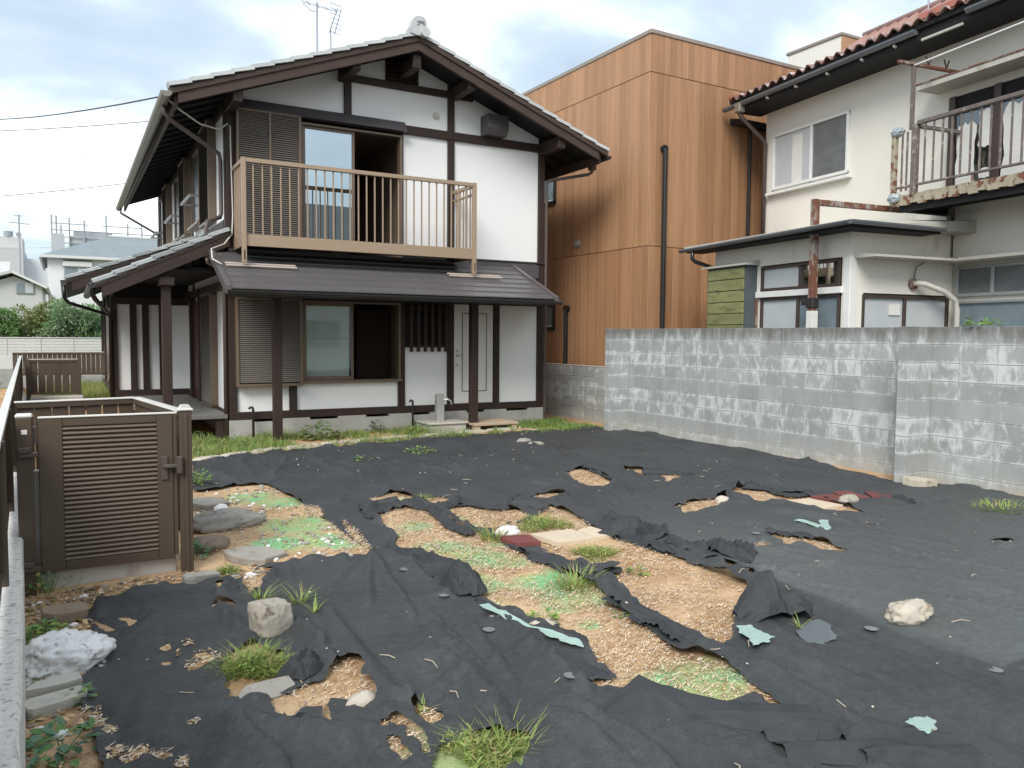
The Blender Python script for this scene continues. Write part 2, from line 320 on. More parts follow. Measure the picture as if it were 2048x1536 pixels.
# ------------------------------------------------------------------ mesh helpers
class MB:
    def __init__(s): s.v = []; s.f = []; s.mi = []
    def add(s, vs, fs, mi=0):
        o = len(s.v); s.v += [tuple(p) for p in vs]
        s.f += [tuple(i+o for i in f) for f in fs]; s.mi += [mi]*len(fs); return s
    def box(s, a, b, mi=0):
        (x0, y0, z0), (x1, y1, z1) = a, b
        x0, x1 = min(x0, x1), max(x0, x1); y0, y1 = min(y0, y1), max(y0, y1); z0, z1 = min(z0, z1), max(z0, z1)
        return s.add([(x0,y0,z0),(x1,y0,z0),(x1,y1,z0),(x0,y1,z0),(x0,y0,z1),(x1,y0,z1),(x1,y1,z1),(x0,y1,z1)],
                     [(0,3,2,1),(4,5,6,7),(0,1,5,4),(1,2,6,5),(2,3,7,6),(3,0,4,7)], mi)
    def cbox(s, a, b, c=0.006, mi=0):
        lo = [min(p, q) for p, q in zip(a, b)]; hi = [max(p, q) for p, q in zip(a, b)]
        c = min(c, *[(h-l)*0.45 for l, h in zip(lo, hi)])
        vs = []; idx = {}
        for sx in (0, 1):
            for sy in (0, 1):
                for sz in (0, 1):
                    for ax in range(3):
                        sg = (sx, sy, sz); p = []
                        for k in range(3):
                            e_ = hi[k] if sg[k] else lo[k]; inn = -c if sg[k] else c
                            p.append(e_ if k == ax else e_+inn)
                        idx[(sx, sy, sz, ax)] = len(vs); vs.append(tuple(p))
        fs = []
        for ax in range(3):
            u, w = [k for k in range(3) if k != ax]
            for sd_ in (0, 1):
                q = []
                for (i, j) in ((0,0),(1,0),(1,1),(0,1)):
                    g_ = [0,0,0]; g_[ax] = sd_; g_[u] = i; g_[w] = j; q.append(idx[(*g_, ax)])
                flip = (sd_ == 0) ^ (ax == 1)
                fs.append(tuple(q[::-1] if flip else q))
        def nrm_ok(f, n):
            p = [Vector(vs[i]) for i in f]; k = (p[1]-p[0]).cross(p[2]-p[0]); return k.dot(n) > 0
        for ax in range(3):       # edges along ax
            u, w = [k for k in range(3) if k != ax]
            for i in (0, 1):
                for j in (0, 1):
                    g0 = [0,0,0]; g0[u] = i; g0[w] = j; g1 = list(g0); g1[ax] = 1
                    f = [idx[(*g0, u)], idx[(*g1, u)], idx[(*g1, w)], idx[(*g0, w)]]
                    n = Vector((0,0,0)); n[u] = 1 if i else -1; n[w] = 1 if j else -1
                    fs.append(tuple(f if nrm_ok(f, n) else f[::-1]))
        for sx in (0, 1):
            for sy in (0, 1):
                for sz in (0, 1):
                    f = [idx[(sx, sy, sz, k)] for k in range(3)]
                    n = Vector((1 if sx else -1, 1 if sy else -1, 1 if sz else -1))
                    fs.append(tuple(f if nrm_ok(f, n) else f[::-1]))
        return s.add(vs, fs, mi)
    def obox(s, c, ux, uy, uz, mi=0):      # centre and three half-extent vectors
        c, ux, uy, uz = Vector(c), Vector(ux), Vector(uy), Vector(uz)
        vs = [c+ux*i+uy*j+uz*k for k in (-1,1) for (i,j) in ((-1,-1),(1,-1),(1,1),(-1,1))]
        return s.add(vs, [(0,3,2,1),(4,5,6,7),(0,1,5,4),(1,2,6,5),(2,3,7,6),(3,0,4,7)], mi)
    def bar(s, a, b, w, h, upv=(0,0,1), mi=0):   # straight bar from a to b
        a, b = Vector(a), Vector(b); d = b-a; u = Vector(upv)
        if abs(d.normalized().dot(u)) > 0.98: u = Vector((0, 1, 0))
        sd_ = d.cross(u).normalized(); u2 = sd_.cross(d).normalized()
        return s.obox((a+b)/2, d/2, sd_*(w/2), u2*(h/2), mi)
    def prism(s, poly, a, b, mi=0):        # poly: list of 3d points (planar), extruded by vector b-a
        d = Vector(b)-Vector(a); n = len(poly); P0 = [Vector(p) for p in poly]; P1 = [p+d for p in P0]
        return s.add(P0+P1, [tuple(range(n))[::-1], tuple(range(n, 2*n))]+[(i, (i+1) % n, n+(i+1) % n, n+i) for i in range(n)], mi)
    def tube(s, pts, r, n=8, mi=0, cap=True):
        pts = [Vector(p) for p in pts]; rings = []; o = len(s.v); rr = r if isinstance(r, (list, tuple)) else [r]*len(pts)
        prev = None
        for i, p in enumerate(pts):
            d = (pts[min(i+1, len(pts)-1)]-pts[max(i-1, 0)]).normalized()
            if prev is None:
                u = Vector((0,0,1)) if abs(d.z) < 0.9 else Vector((1,0,0))
                u = (u-d*u.dot(d)).normalized()
            else:
                u = (prev-d*prev.dot(d)).normalized()
            prev = u; w = d.cross(u)
            s.v += [tuple(p+(u*math.cos(2*math.pi*k/n)+w*math.sin(2*math.pi*k/n))*rr[i]) for k in range(n)]
        nf = 0
        for i in range(len(pts)-1):
            for k in range(n):
                s.f.append((o+i*n+k, o+i*n+(k+1) % n, o+(i+1)*n+(k+1) % n, o+(i+1)*n+k)); nf += 1
        if cap:
            s.f.append(tuple(o+k for k in range(n))[::-1]); s.f.append(tuple(o+(len(pts)-1)*n+k for k in range(n))); nf += 2
        s.mi += [mi]*nf; return s
    def disc(s, c, r, n_ax, th, n=20, mi=0):
        c = Vector(c); a = Vector(n_ax).normalized()*th/2
        return s.tube([c-a, c+a], r, n, mi)
    def mesh(s, name, mats, smooth=False):
        me = bpy.data.meshes.new(name)
        me.from_pydata(s.v, [], s.f)
        for m in (mats if isinstance(mats, (list, tuple)) else [mats]): me.materials.append(MATS[m])
        if any(s.mi): me.polygons.foreach_set('material_index', s.mi)
        if smooth: me.polygons.foreach_set('use_smooth', [True]*len(me.polygons))
        me.update(); return me
    def link(s, name, mats, parent=None, loc=None, smooth=False, **kw):
        o = bpy.data.objects.new(name, s.mesh(name, mats, smooth)); COL.objects.link(o)
        if parent is not None: o.parent = parent
        if loc is not None: o.location = loc
        for k, v in kw.items(): o[k] = v
        return o
def inst(name, me, parent=None, loc=(0,0,0), rot=None, **kw):
    o = bpy.data.objects.new(name, me); COL.objects.link(o); o.location = loc
    if parent is not None: o.parent = parent
    if rot is not None: o.rotation_euler = rot
    for k, v in kw.items(): o[k] = v
    return o
def thing(name, label, cat, loc=(0,0,0), rz=0.0, group=None):
    o = bpy.data.objects.new(name, None); COL.objects.link(o); o.empty_display_size = 0.1
    o.location = loc; o.rotation_euler = (0, 0, rz); o['label'] = label; o['category'] = cat
    if group: o['group'] = group
    return o
def tag(o, label, cat, group=None):
    o['label'] = label; o['category'] = cat
    if group: o['group'] = group
    return o
def struct(o): o['kind'] = 'structure'; return o
def stuff(o): o['kind'] = 'stuff'; return o

# ------------------------------------------------------------------ numpy noise, ground height
def vnoise(x, y, seed=0):
    x = np.asarray(x, float); y = np.asarray(y, float)
    xi = np.floor(x).astype(np.int64); yi = np.floor(y).astype(np.int64); xf = x-xi; yf = y-yi
    def h(a, b):
        n = (a*374761393 + b*668265263 + seed*974711) & 0x7fffffff
        n = ((n ^ (n >> 13))*1274126177) & 0x7fffffff
        return ((n ^ (n >> 16)) & 0xffff)/65535.0
    u = xf*xf*(3-2*xf); v = yf*yf*(3-2*yf)
    return (h(xi,yi)*(1-u)+h(xi+1,yi)*u)*(1-v)+(h(xi,yi+1)*(1-u)+h(xi+1,yi+1)*u)*v
def fbm(x, y, oct=4, seed=0):
    s_ = 0; a = 0.5; tot = 0
    for i in range(oct):
        s_ = s_+a*vnoise(x*2**i, y*2**i, seed+i*17); tot += a; a *= 0.5
    return s_/tot
def g(x, y):
    x = np.asarray(x, float); y = np.asarray(y, float)
    k = np.clip(-y/7.5, 0, 1.2)
    z = k*(-0.12+(x+3.5)/9.5*0.16)
    t = np.clip((y-1.0)/6.0, 0, 1)*np.clip((0.2-x)/0.6, 0, 1)
    return z+0.30*t
def gz(x, y): return float(g(x, y))
def sdf(px_, py_, poly):         # signed distance, negative inside
    P = np.asarray(poly, float); n = len(P); d = np.full(px_.shape, 1e9); ins = np.zeros(px_.shape, bool)
    for i in range(n):
        a = P[i]; b = P[(i+1) % n]; e_ = b-a; wx = px_-a[0]; wy = py_-a[1]
        t = np.clip((wx*e_[0]+wy*e_[1])/max(e_@e_, 1e-12), 0, 1)
        dx = wx-e_[0]*t; dy = wy-e_[1]*t; d = np.minimum(d, dx*dx+dy*dy)
        c = ((a[1] <= py_) & (b[1] > py_)) | ((b[1] <= py_) & (a[1] > py_))
        if abs(e_[1]) > 1e-12: ins ^= c & (px_ < a[0]+(py_-a[1])/e_[1]*e_[0])
    d = np.sqrt(d); return np.where(ins, -d, d)

# measured layout of the lot, metres
WPH = 0.178
SEAM_END = (2.046, -10.454)
FLAPS = {'A1': [(-0.07, -6.812), (0.076, -6.968), (0.145, -7.359), (0.225, -7.552), (0.196, -7.713), (0.083, -7.706), (-0.02, -7.831), (-0.085, -7.778), (-0.094, -7.642), (-0.127, -7.327), (-0.126, -7.014)], 'A2': [(-0.066, -8.54), (-0.02, -8.811), (0.014, -9.058), (0.041, -9.221), (0.126, -9.286), (0.099, -9.43), (0.088, -9.52), (0.101, -9.635), (-0.002, -9.573), (-0.105, -9.549), (-0.085, -9.441), (-0.092, -9.317), (-0.069, -9.074), (-0.092, -8.856), (-0.092, -8.645)], 'A3': [(0.004, -8.203), (0.069, -8.319), (0.068, -8.53), (0.1, -8.582), (0.115, -8.738), (0.056, -8.83), (0.0, -8.759), (-0.025, -8.592), (-0.061, -8.435)], 'A4': [(0.081, -8.885), (0.186, -8.858), (0.21, -8.905), (0.144, -9.016), (0.215, -9.056), (0.249, -9.149), (0.202, -9.237), (0.146, -9.257), (0.114, -9.136), (0.093, -9.022)], 'E': [(0.637, -8.7), (0.813, -8.582), (0.862, -8.671), (0.854, -8.786), (0.828, -8.891), (0.849, -9.017), (0.838, -9.199), (0.818, -9.507), (0.694, -9.517), (0.663, -9.562), (0.602, -9.471), (0.6, -9.379), (0.666, -9.2), (0.644, -9.136), (0.595, -9.035), (0.699, -8.956), (0.661, -8.878), (0.629, -8.803)], 'C': [(0.785, -7.102), (0.827, -7.291), (0.828, -7.559), (0.942, -7.668), (0.969, -7.809), (0.974, -7.937), (1.223, -8.155), (1.111, -8.298), (0.962, -8.209), (0.874, -8.086), (0.769, -8.022), (0.768, -7.867), (0.734, -7.74), (0.771, -7.481)], 'D': [(1.683, -7.091), (2.065, -6.855), (2.036, -7.089), (2.046, -7.243), (2.074, -7.406), (2.171, -7.518), (2.06, -7.695), (1.851, -7.755), (1.762, -8.12), (1.684, -8.185), (1.656, -7.993), (1.642, -7.552), (1.659, -7.328)], 'D2': [(1.857, -7.838), (1.954, -7.846), (2.085, -8.005), (2.253, -8.07), (2.422, -8.199), (2.273, -8.446), (1.976, -8.644), (1.983, -8.426), (1.984, -8.211), (1.821, -8.199), (1.848, -8.038)], 'F': [(-0.114, -9.715), (0.104, -9.723), (0.104, -9.854), (0.179, -9.958), (0.293, -10.062), (0.421, -10.156), (0.424, -10.249), (0.26, -10.402), (0.19, -10.215), (0.149, -10.078), (0.057, -9.981), (-0.011, -9.954), (-0.109, -9.837), (-0.135, -9.749)], 'F2': [(0.374, -10.187), (0.486, -10.255), (0.569, -10.364), (0.445, -10.42), (0.328, -10.457), (0.273, -10.489), (0.241, -10.403), (0.222, -10.29)], 'F3': [(0.318, -10.457), (0.437, -10.427), (0.568, -10.381), (0.618, -10.454), (0.633, -10.536), (0.743, -10.529), (0.843, -10.608), (0.796, -10.661), (0.787, -10.765), (0.777, -10.85), (0.673, -10.871), (0.548, -10.785), (0.468, -10.626), (0.386, -10.518)], 'B1': [(0.192, -5.301), (0.279, -5.424), (0.473, -5.475), (0.619, -5.5), (0.727, -5.765), (0.956, -5.745), (1.167, -5.573), (1.077, -5.87), (0.892, -5.886), (0.665, -5.913), (0.534, -5.714), (0.366, -5.683), (0.235, -5.843), (0.092, -5.986), (0.12, -5.717)], 'B2': [(1.108, -5.477), (1.198, -5.79), (1.25, -6.029), (1.494, -5.961), (1.608, -5.814), (1.887, -5.594), (1.835, -5.758), (1.621, -5.895), (1.487, -6.076), (1.556, -6.223), (1.723, -6.675), (1.607, -6.457), (1.541, -6.192), (1.343, -6.235), (1.19, -6.144), (1.076, -5.943)], 'G': [(0.662, -5.848), (0.76, -5.903), (0.75, -6.388), (0.763, -6.776), (0.687, -6.871), (0.59, -6.845), (0.591, -6.481)], 'L1': [(3.238, -4.618), (3.332, -4.733), (3.252, -5.087), (3.176, -5.363), (3.147, -5.649), (3.038, -5.713), (3.041, -5.493), (3.163, -5.094), (3.197, -4.834)], 'L2': [(3.727, -5.17), (3.85, -5.319), (4.023, -5.535), (4.179, -5.662), (4.038, -5.794), (3.93, -5.642), (3.726, -5.471), (3.61, -5.401)], 'L4': [(3.781, -6.612), (4.087, -6.556), (4.21, -6.727), (4.15, -6.972), (4.255, -7.082), (4.511, -7.003), (4.392, -7.164), (4.144, -7.219), (4.018, -7.092), (4.075, -6.788), (3.937, -6.614)], 'L5': [(2.756, -8.032), (2.914, -8.155), (2.994, -8.371), (3.069, -8.446), (2.923, -8.399), (2.819, -8.239), (2.733, -8.088)], 'L6': [(4.918, -7.663), (4.987, -7.753), (4.794, -8.009), (4.707, -8.012), (4.801, -7.848), (4.795, -7.759)], 'T': [(-1.274, -6.976), (-1.25, -7.098), (-1.255, -7.34), (-1.252, -7.598), (-1.305, -7.614), (-1.338, -7.596), (-1.343, -7.388)]}
PIECES = {'red': [(0.818, -7.052), (1.063, -7.115), (1.028, -7.358), (0.832, -7.293)], 'cream1': [(1.089, -7.107), (1.471, -7.127), (1.472, -7.457), (1.136, -7.446)], 'cream2': [(1.481, -7.2), (1.654, -7.143), (1.673, -7.461), (1.472, -7.457)], 'red2': [(4.21, -7.279), (4.476, -7.308), (4.483, -7.443), (4.258, -7.602)], 'red3': [(4.585, -7.238), (4.763, -7.269), (4.7, -7.575), (4.452, -7.494)], 'red4': [(4.859, -7.402), (4.953, -7.46), (4.903, -7.7), (4.675, -7.629)], 'cream3': [(3.777, -7.27), (4.152, -7.309), (4.187, -7.676), (3.946, -7.684)], 'g1': [(0.984, -9.508), (1.067, -9.532), (1.042, -9.58), (1.038, -9.629), (1.03, -9.659), (1.029, -9.721), (0.98, -9.739), (0.96, -9.763), (0.92, -9.752), (0.869, -9.757), (0.893, -9.679), (0.911, -9.604)], 'g2': [(3.262, -7.905), (3.33, -7.897), (3.3, -8.148), (3.437, -8.009), (3.513, -8.045), (3.27, -8.28), (3.197, -8.296), (3.172, -8.254), (3.242, -8.082)], 'g3': [(-0.078, -8.477), (-0.02, -8.469), (0.002, -8.686), (0.027, -8.911), (0.094, -9.08), (0.151, -9.208), (0.132, -9.271), (0.085, -9.223), (0.04, -9.106), (-0.002, -8.929), (-0.049, -8.744)], 'g4': [(0.864, -10.637), (0.91, -10.663), (0.919, -10.713), (0.872, -10.726), (0.851, -10.743), (0.772, -10.768), (0.766, -10.724), (0.781, -10.664)], 'gs': [(1.278, -9.666), (1.448, -9.608), (1.524, -9.599), (1.514, -9.673), (1.45, -9.757), (1.401, -9.832), (1.351, -9.827), (1.28, -9.844), (1.244, -9.813), (1.179, -9.805)]}
OUTER = [(-0.875, -2.175), (-0.314, -1.862), (0.314, -1.655), (1.014, -1.643), (1.795, -1.533), (2.602, -1.512), (3.495, -1.078), (4.315, -1.115), (5.061, -1.345), (5.981, -1.41), (5.97, -2.61), (6.057, -3.889), (5.963, -4.769), (5.897, -5.682), (5.625, -6.567), (5.621, -7.207), (5.891, -7.376), (5.955, -7.616), (5.866, -8.414), (6.13, -8.4), (6.13, -12.9), (-2.1, -12.9), (-2.15, -9.6), (-2.12, -9.193), (-2.152, -8.879), (-2.092, -8.815), (-2.196, -8.734), (-2.176, -8.478), (-2.194, -8.245), (-2.079, -8.122), (-2.115, -7.925), (-2.122, -7.733), (-2.113, -7.487), (-2.159, -7.325), (-2.102, -7.26), (-2.082, -7.129), (-1.859, -7.094), (-1.618, -7.069), (-1.462, -7.065), (-1.366, -6.953), (-1.294, -7.016), (-1.229, -7.11), (-0.981, -6.964), (-0.715, -6.896), (-0.38, -6.912), (-0.222, -6.886), (-0.233, -6.453), (-0.223, -5.701), (-0.255, -4.954), (-0.302, -4.324), (-0.359, -3.876), (-0.664, -3.836), (-0.985, -3.959), (-1.102, -3.922)]
HOLES = {'B': [(0.207, -5.833), (0.504, -5.664), (0.801, -5.806), (0.75, -6.61), (0.824, -7.141), (0.769, -7.629), (0.788, -8.077), (0.786, -8.441), (0.728, -8.659), (0.668, -8.893), (0.651, -9.083), (0.627, -9.246), (0.542, -9.512), (0.653, -9.762), (0.615, -9.934), (0.591, -10.114), (0.549, -10.211), (0.571, -10.336), (0.476, -10.221), (0.325, -10.068), (0.178, -9.935), (0.093, -9.751), (-0.12, -9.626), (0.001, -9.597), (0.097, -9.617), (0.13, -9.396), (0.18, -9.219), (0.161, -8.832), (0.114, -8.624), (0.055, -8.215), (0.172, -7.91), (0.139, -7.493), (0.066, -7.002), (0.004, -6.791), (0.148, -6.581)], 'C': [(1.013, -7.332), (0.86, -6.99), (0.904, -6.775), (1.355, -6.635), (1.789, -6.274), (1.784, -6.709), (1.662, -7.211), (1.637, -7.578), (1.679, -8.302), (1.65, -8.969), (1.4, -9.143), (1.136, -9.337), (0.889, -9.563), (0.791, -9.583), (0.746, -9.478), (0.749, -9.229), (0.861, -8.767), (0.981, -8.254), (1.201, -8.217), (1.057, -7.994), (0.972, -7.861)], 'D1': [(0.371, -5.122), (0.712, -4.988), (0.767, -5.418), (0.624, -5.514), (0.476, -5.335)], 'D2': [(0.877, -5.923), (1.125, -5.896), (1.325, -6.128), (1.469, -6.442), (1.365, -6.6), (0.92, -6.745), (0.806, -6.641), (0.814, -6.326)], 'D3': [(0.801, -5.414), (1.029, -5.41), (1.082, -5.593), (0.835, -5.729)], 'E1': [(2.952, -4.8), (3.146, -4.669), (3.243, -4.689), (3.219, -5.137), (2.985, -5.695), (2.802, -5.718), (2.677, -5.614), (2.724, -5.281)], 'E2': [(3.668, -4.926), (3.868, -5.203), (4.031, -5.42), (3.843, -5.793), (3.534, -5.916), (3.705, -5.602), (3.612, -5.288)], 'E3': [(2.818, -6.871), (3.089, -6.778), (3.499, -6.83), (3.402, -6.964), (2.95, -7.07), (2.733, -7.108)], 'E4': [(3.779, -6.628), (3.952, -6.583), (4.136, -6.754), (4.114, -6.975), (4.313, -7.182), (4.207, -7.624), (4.114, -7.977), (4.003, -7.84), (3.909, -7.64), (3.753, -7.303), (3.624, -7.042)], 'E5': [(2.744, -8.088), (2.907, -8.276), (2.934, -8.496), (2.869, -8.762), (2.711, -8.634), (2.656, -8.398)], 'E6': [(1.805, -8.389), (1.914, -8.513), (1.881, -8.916), (1.819, -8.705)], 'E7': [(1.941, -5.789), (2.163, -5.771), (2.158, -5.967), (1.886, -6.026), (1.746, -5.97)], 'E8': [(4.075, -9.116), (4.184, -9.132), (4.138, -9.271), (3.999, -9.273)], 'F1': [(-1.41, -8.883), (-1.347, -8.953), (-1.265, -8.907), (-1.149, -8.926), (-1.046, -8.767), (-0.973, -8.683), (-0.948, -8.868), (-0.99, -9.124), (-1.016, -9.28), (-1.088, -9.285), (-1.103, -9.174), (-1.177, -9.105), (-1.242, -9.358), (-1.271, -9.353), (-1.23, -9.154), (-1.316, -9.106), (-1.361, -9.195), (-1.445, -9.137), (-1.424, -8.989)], 'F2': [(-1.557, -8.522), (-1.456, -8.299), (-1.342, -8.249), (-1.257, -8.519), (-1.277, -8.809), (-1.363, -8.921), (-1.505, -8.944), (-1.588, -8.852)], 'F3': [(-0.891, -9.412), (-0.823, -9.393), (-0.807, -9.55), (-0.852, -9.599), (-0.904, -9.53)], 'F4': [(-1.032, -9.379), (-1.05, -9.522), (-1.047, -9.661), (-1.045, -9.816), (-1.096, -9.787), (-1.083, -9.641), (-1.067, -9.462)], 'F5': [(-0.993, -9.4), (-0.948, -9.58), (-0.956, -9.758), (-1.012, -9.84), (-0.985, -9.696), (-0.996, -9.53)], 'G1': [(-0.913, -9.787), (-0.749, -9.799), (-0.562, -9.898), (-0.714, -10.109), (-0.989, -10.023), (-1.013, -9.891)], 'H1': [(-1.288, -7.077), (-1.225, -7.175), (-1.23, -7.503), (-1.145, -7.424), (-1.082, -7.198), (-0.986, -7.063), (-1.134, -7.043)], 'H2': [(-1.354, -7.103), (-1.335, -7.204), (-1.398, -7.46), (-1.424, -7.474)], 'H3': [(-1.479, -7.505), (-1.382, -7.543), (-1.263, -7.706), (-1.397, -7.631)], 's1': [(-2.029, -7.414), (-1.907, -7.477), (-1.873, -7.531), (-1.927, -7.626), (-1.941, -7.52)], 's2': [(-2.122, -7.42), (-2.034, -7.531), (-1.985, -7.644), (-2.038, -7.632)], 's3': [(-2.129, -7.712), (-2.005, -7.741), (-2.081, -7.767)], 's4': [(-1.802, -8.003), (-1.753, -7.968), (-1.744, -8.052), (-1.789, -8.073)], 's5': [(-1.683, -8.001), (-1.646, -7.982), (-1.642, -8.047), (-1.672, -8.064)], 's6': [(-1.747, -8.119), (-1.711, -8.139), (-1.737, -8.193)], 's7': [(-1.815, -8.19), (-1.764, -8.218), (-1.78, -8.277)], 's8': [(-1.715, -8.331), (-1.632, -8.292), (-1.532, -8.291), (-1.59, -8.344), (-1.681, -8.39)], 's9': [(-1.658, -8.209), (-1.591, -8.184), (-1.557, -8.294), (-1.63, -8.281)], 's10': [(-2.056, -9.171), (-2.006, -9.103), (-1.958, -9.095), (-1.948, -9.135), (-2.003, -9.19), (-2.04, -9.214)], 's11': [(-1.947, -9.192), (-1.899, -9.174), (-1.875, -9.221), (-1.896, -9.244)], 's12': [(-2.1, -9.113), (-2.059, -9.045), (-2.045, -9.064), (-2.082, -9.146)], 's13': [(-2.094, -8.865), (-2.064, -8.871), (-2.058, -8.914), (-2.09, -8.907)], 's14': [(-1.771, -8.972), (-1.727, -8.985), (-1.743, -9.027)], 's15': [(-1.86, -9.292), (-1.824, -9.306), (-1.82, -9.36), (-1.858, -9.339)], 's16': [(-2.211, -8.698), (-2.15, -8.629), (-2.096, -8.813), (-2.146, -8.837), (-2.193, -8.782)], 's17': [(0.284, -6.885), (0.328, -6.943), (0.319, -7.001), (0.272, -6.992)], 'p1': [(-0.244, -5.062), (-0.126, -5.197), (-0.179, -5.515), (-0.296, -5.558)], 'p2': [(-0.21, -5.811), (-0.21, -6.381), (-0.225, -6.942), (-0.257, -6.952), (-0.26, -6.404), (-0.255, -5.888)], 'p3': [(-0.067, -5.788), (-0.107, -6.261), (-0.207, -6.923), (-0.212, -6.858), (-0.147, -6.182)], 'w1': [(2.561, -8.208), (2.549, -8.27), (2.455, -8.343), (2.392, -8.239)], 'w2': [(3.833, -8.178), (3.85, -8.273), (3.736, -8.324)]}
FOLDS = [([(-0.865, -8.054), (-0.912, -8.575), (-0.94, -8.906), (-0.959, -9.175), (-0.953, -9.292), (-0.863, -9.371)], 0.022, 0.022), ([(-0.34, -8.404), (-0.402, -8.939), (-0.468, -9.244), (-0.525, -9.485), (-0.552, -9.607)], 0.012, 0.02), ([(-0.237, -9.738), (-0.203, -10.064), (-0.197, -10.312)], 0.014, 0.018), ([(-0.006, -8.596), (-0.024, -9.082), (-0.14, -9.592), (-0.123, -9.693)], 0.016, 0.02), ([(-1.675, -9.054), (-1.584, -9.35), (-1.507, -9.546)], 0.022, 0.03), ([(-1.559, -9.221), (-1.366, -9.301), (-1.256, -9.448), (-1.23, -9.502), (-1.132, -9.471)], 0.02, 0.025), ([(1.426, -2.557), (1.601, -4.409), (1.576, -5.767)], 0.008, 0.03), ([(3.737, -2.591), (3.323, -4.176), (3.15, -5.281), (3.226, -5.995)], 0.012, 0.025), ([(4.989, -4.145), (5.11, -5.431)], 0.008, 0.03), ([(1.897, -8.857), (1.784, -9.403), (1.702, -9.812), (1.682, -10.182), (1.749, -10.465)], 0.008, 0.02), ([(0.796, -9.791), (0.751, -10.147), (0.767, -10.355)], 0.01, 0.03), ([(1.504, -10.135), (1.446, -10.558), (1.395, -10.802)], 0.01, 0.035), ([(3.518, -8.27), (3.49, -8.961)], 0.008, 0.03), ([(-1.093, -8.234), (-1.046, -8.568), (-1.028, -8.857)], 0.022, 0.02), ([(-0.251, -7.047), (-0.478, -7.598), (-0.591, -8.019)], 0.01, 0.015), ([(-0.218, -7.065), (-0.353, -7.782), (-0.441, -8.342)], 0.014, 0.02), ([(-0.38, -7.146), (-0.608, -7.405)], 0.01, 0.015), ([(-0.1, -7.012), (-0.059, -7.593), (-0.08, -8.054)], 0.016, 0.02), ([(0.57, -2.482), (0.745, -4.118), (0.792, -5.585)], 0.007, 0.03), ([(3.193, -5.122), (2.803, -6.197)], 0.008, 0.02), ([(-0.523, -9.014), (-0.554, -9.657), (-0.62, -10.065)], 0.01, 0.03), ([(0.54, -9.704), (0.445, -10.192), (0.364, -10.483)], 0.01, 0.025), ([(5.745, -5.814), (5.642, -6.946)], 0.008, 0.03), ([(3.428, -7.104), (3.435, -7.592), (3.589, -7.905), (3.699, -8.422)], 0.012, 0.02), ([(2.759, -7.408), (2.992, -7.993), (3.314, -8.429)], 0.008, 0.025), ([(-1.902, -8.659), (-1.713, -8.879), (-1.505, -8.944)], 0.006, 0.05), ([(2.89, -9.32), (3.013, -9.759)], 0.006, 0.04), ([(1.95, -7.878), (1.825, -8.554)], 0.01, 0.02), ([(-0.383, -9.759), (-0.338, -10.074), (-0.314, -10.241)], 0.01, 0.02), ([(-1.388, -8.064), (-1.434, -7.684), (-1.418, -7.397)], 0.014, 0.02), ([(-1.056, -7.85), (-1.024, -8.187), (-1.004, -8.517)], 0.01, 0.02)]
MOSS = [(-0.623, -4.423, 0.3), (-0.411, -4.798, 0.3), (-0.464, -5.771, 0.38), (-0.764, -6.327, 0.32), (-0.446, -6.334, 0.3), (-0.314, -6.579, 0.15), (0.662, -5.256, 0.13), (0.791, -5.943, 0.1), (0.83, -6.187, 0.12), (0.828, -6.499, 0.1), (0.411, -6.261, 0.18), (0.313, -7.015, 0.28), (0.457, -7.254, 0.22), (0.544, -7.457, 0.26), (0.66, -7.596, 0.16), (0.172, -7.91, 0.28), (-0.015, -8.352, 0.2), (0.579, -8.086, 0.25), (0.757, -8.06, 0.2), (0.619, -8.456, 0.3), (0.427, -8.576, 0.16), (0.415, -9.84, 0.3), (0.249, -9.781, 0.22), (0.563, -9.854, 0.18), (0.41, -8.926, 0.1), (-0.849, -9.863, 0.35), (-0.692, -9.91, 0.3), (0.131, -6.395, 0.15), (0.789, -7.121, 0.12)]
STRIPS = {'a': [(-0.007, -6.819), (0.101, -7.215), (0.127, -7.646), (0.052, -8.15), (0.067, -8.524), (0.153, -8.845), (0.152, -9.203), (0.072, -9.602)], 'b': [(0.262, -5.34), (0.504, -5.664), (0.866, -5.775), (1.296, -5.77), (1.865, -5.718)], 'c': [(0.807, -6.96), (0.788, -7.446), (0.807, -7.849), (0.876, -8.133), (1.159, -8.245)], 'd': [(1.734, -7.057), (1.717, -7.606), (1.738, -8.01), (1.822, -8.302), (2.01, -8.635)], 'd2': [(1.881, -7.84), (2.041, -8.174), (2.238, -8.489)], 'e': [(0.774, -8.542), (0.672, -9.032), (0.619, -9.424), (0.674, -9.705), (0.607, -9.975)], 'f': [(-0.097, -9.696), (0.044, -9.814), (0.114, -10.042), (0.187, -10.242), (0.251, -10.442)], 'f2': [(0.275, -10.433), (0.464, -10.499), (0.556, -10.619), (0.661, -10.723), (0.712, -10.877)], 'g': [(0.815, -5.889), (0.79, -6.478), (0.758, -7.053), (0.788, -7.206)], 'e1': [(3.208, -4.664), (3.269, -5.017), (3.122, -5.51), (3.115, -5.773)], 'e2': [(3.868, -5.203), (4.037, -5.457), (4.153, -5.756)], 'e4': [(3.847, -6.581), (4.155, -6.667), (4.198, -6.965), (4.333, -7.165)], 'e5': [(2.737, -8.068), (2.92, -8.215), (2.97, -8.419), (3.006, -8.508)], 'e6': [(4.682, -7.707), (4.766, -7.862), (4.804, -7.992)], 'h': [(-1.153, -8.36), (-1.137, -8.659), (-1.092, -8.816)], 'tear': [(-1.298, -7.037), (-1.29, -7.361), (-1.297, -7.568)]}
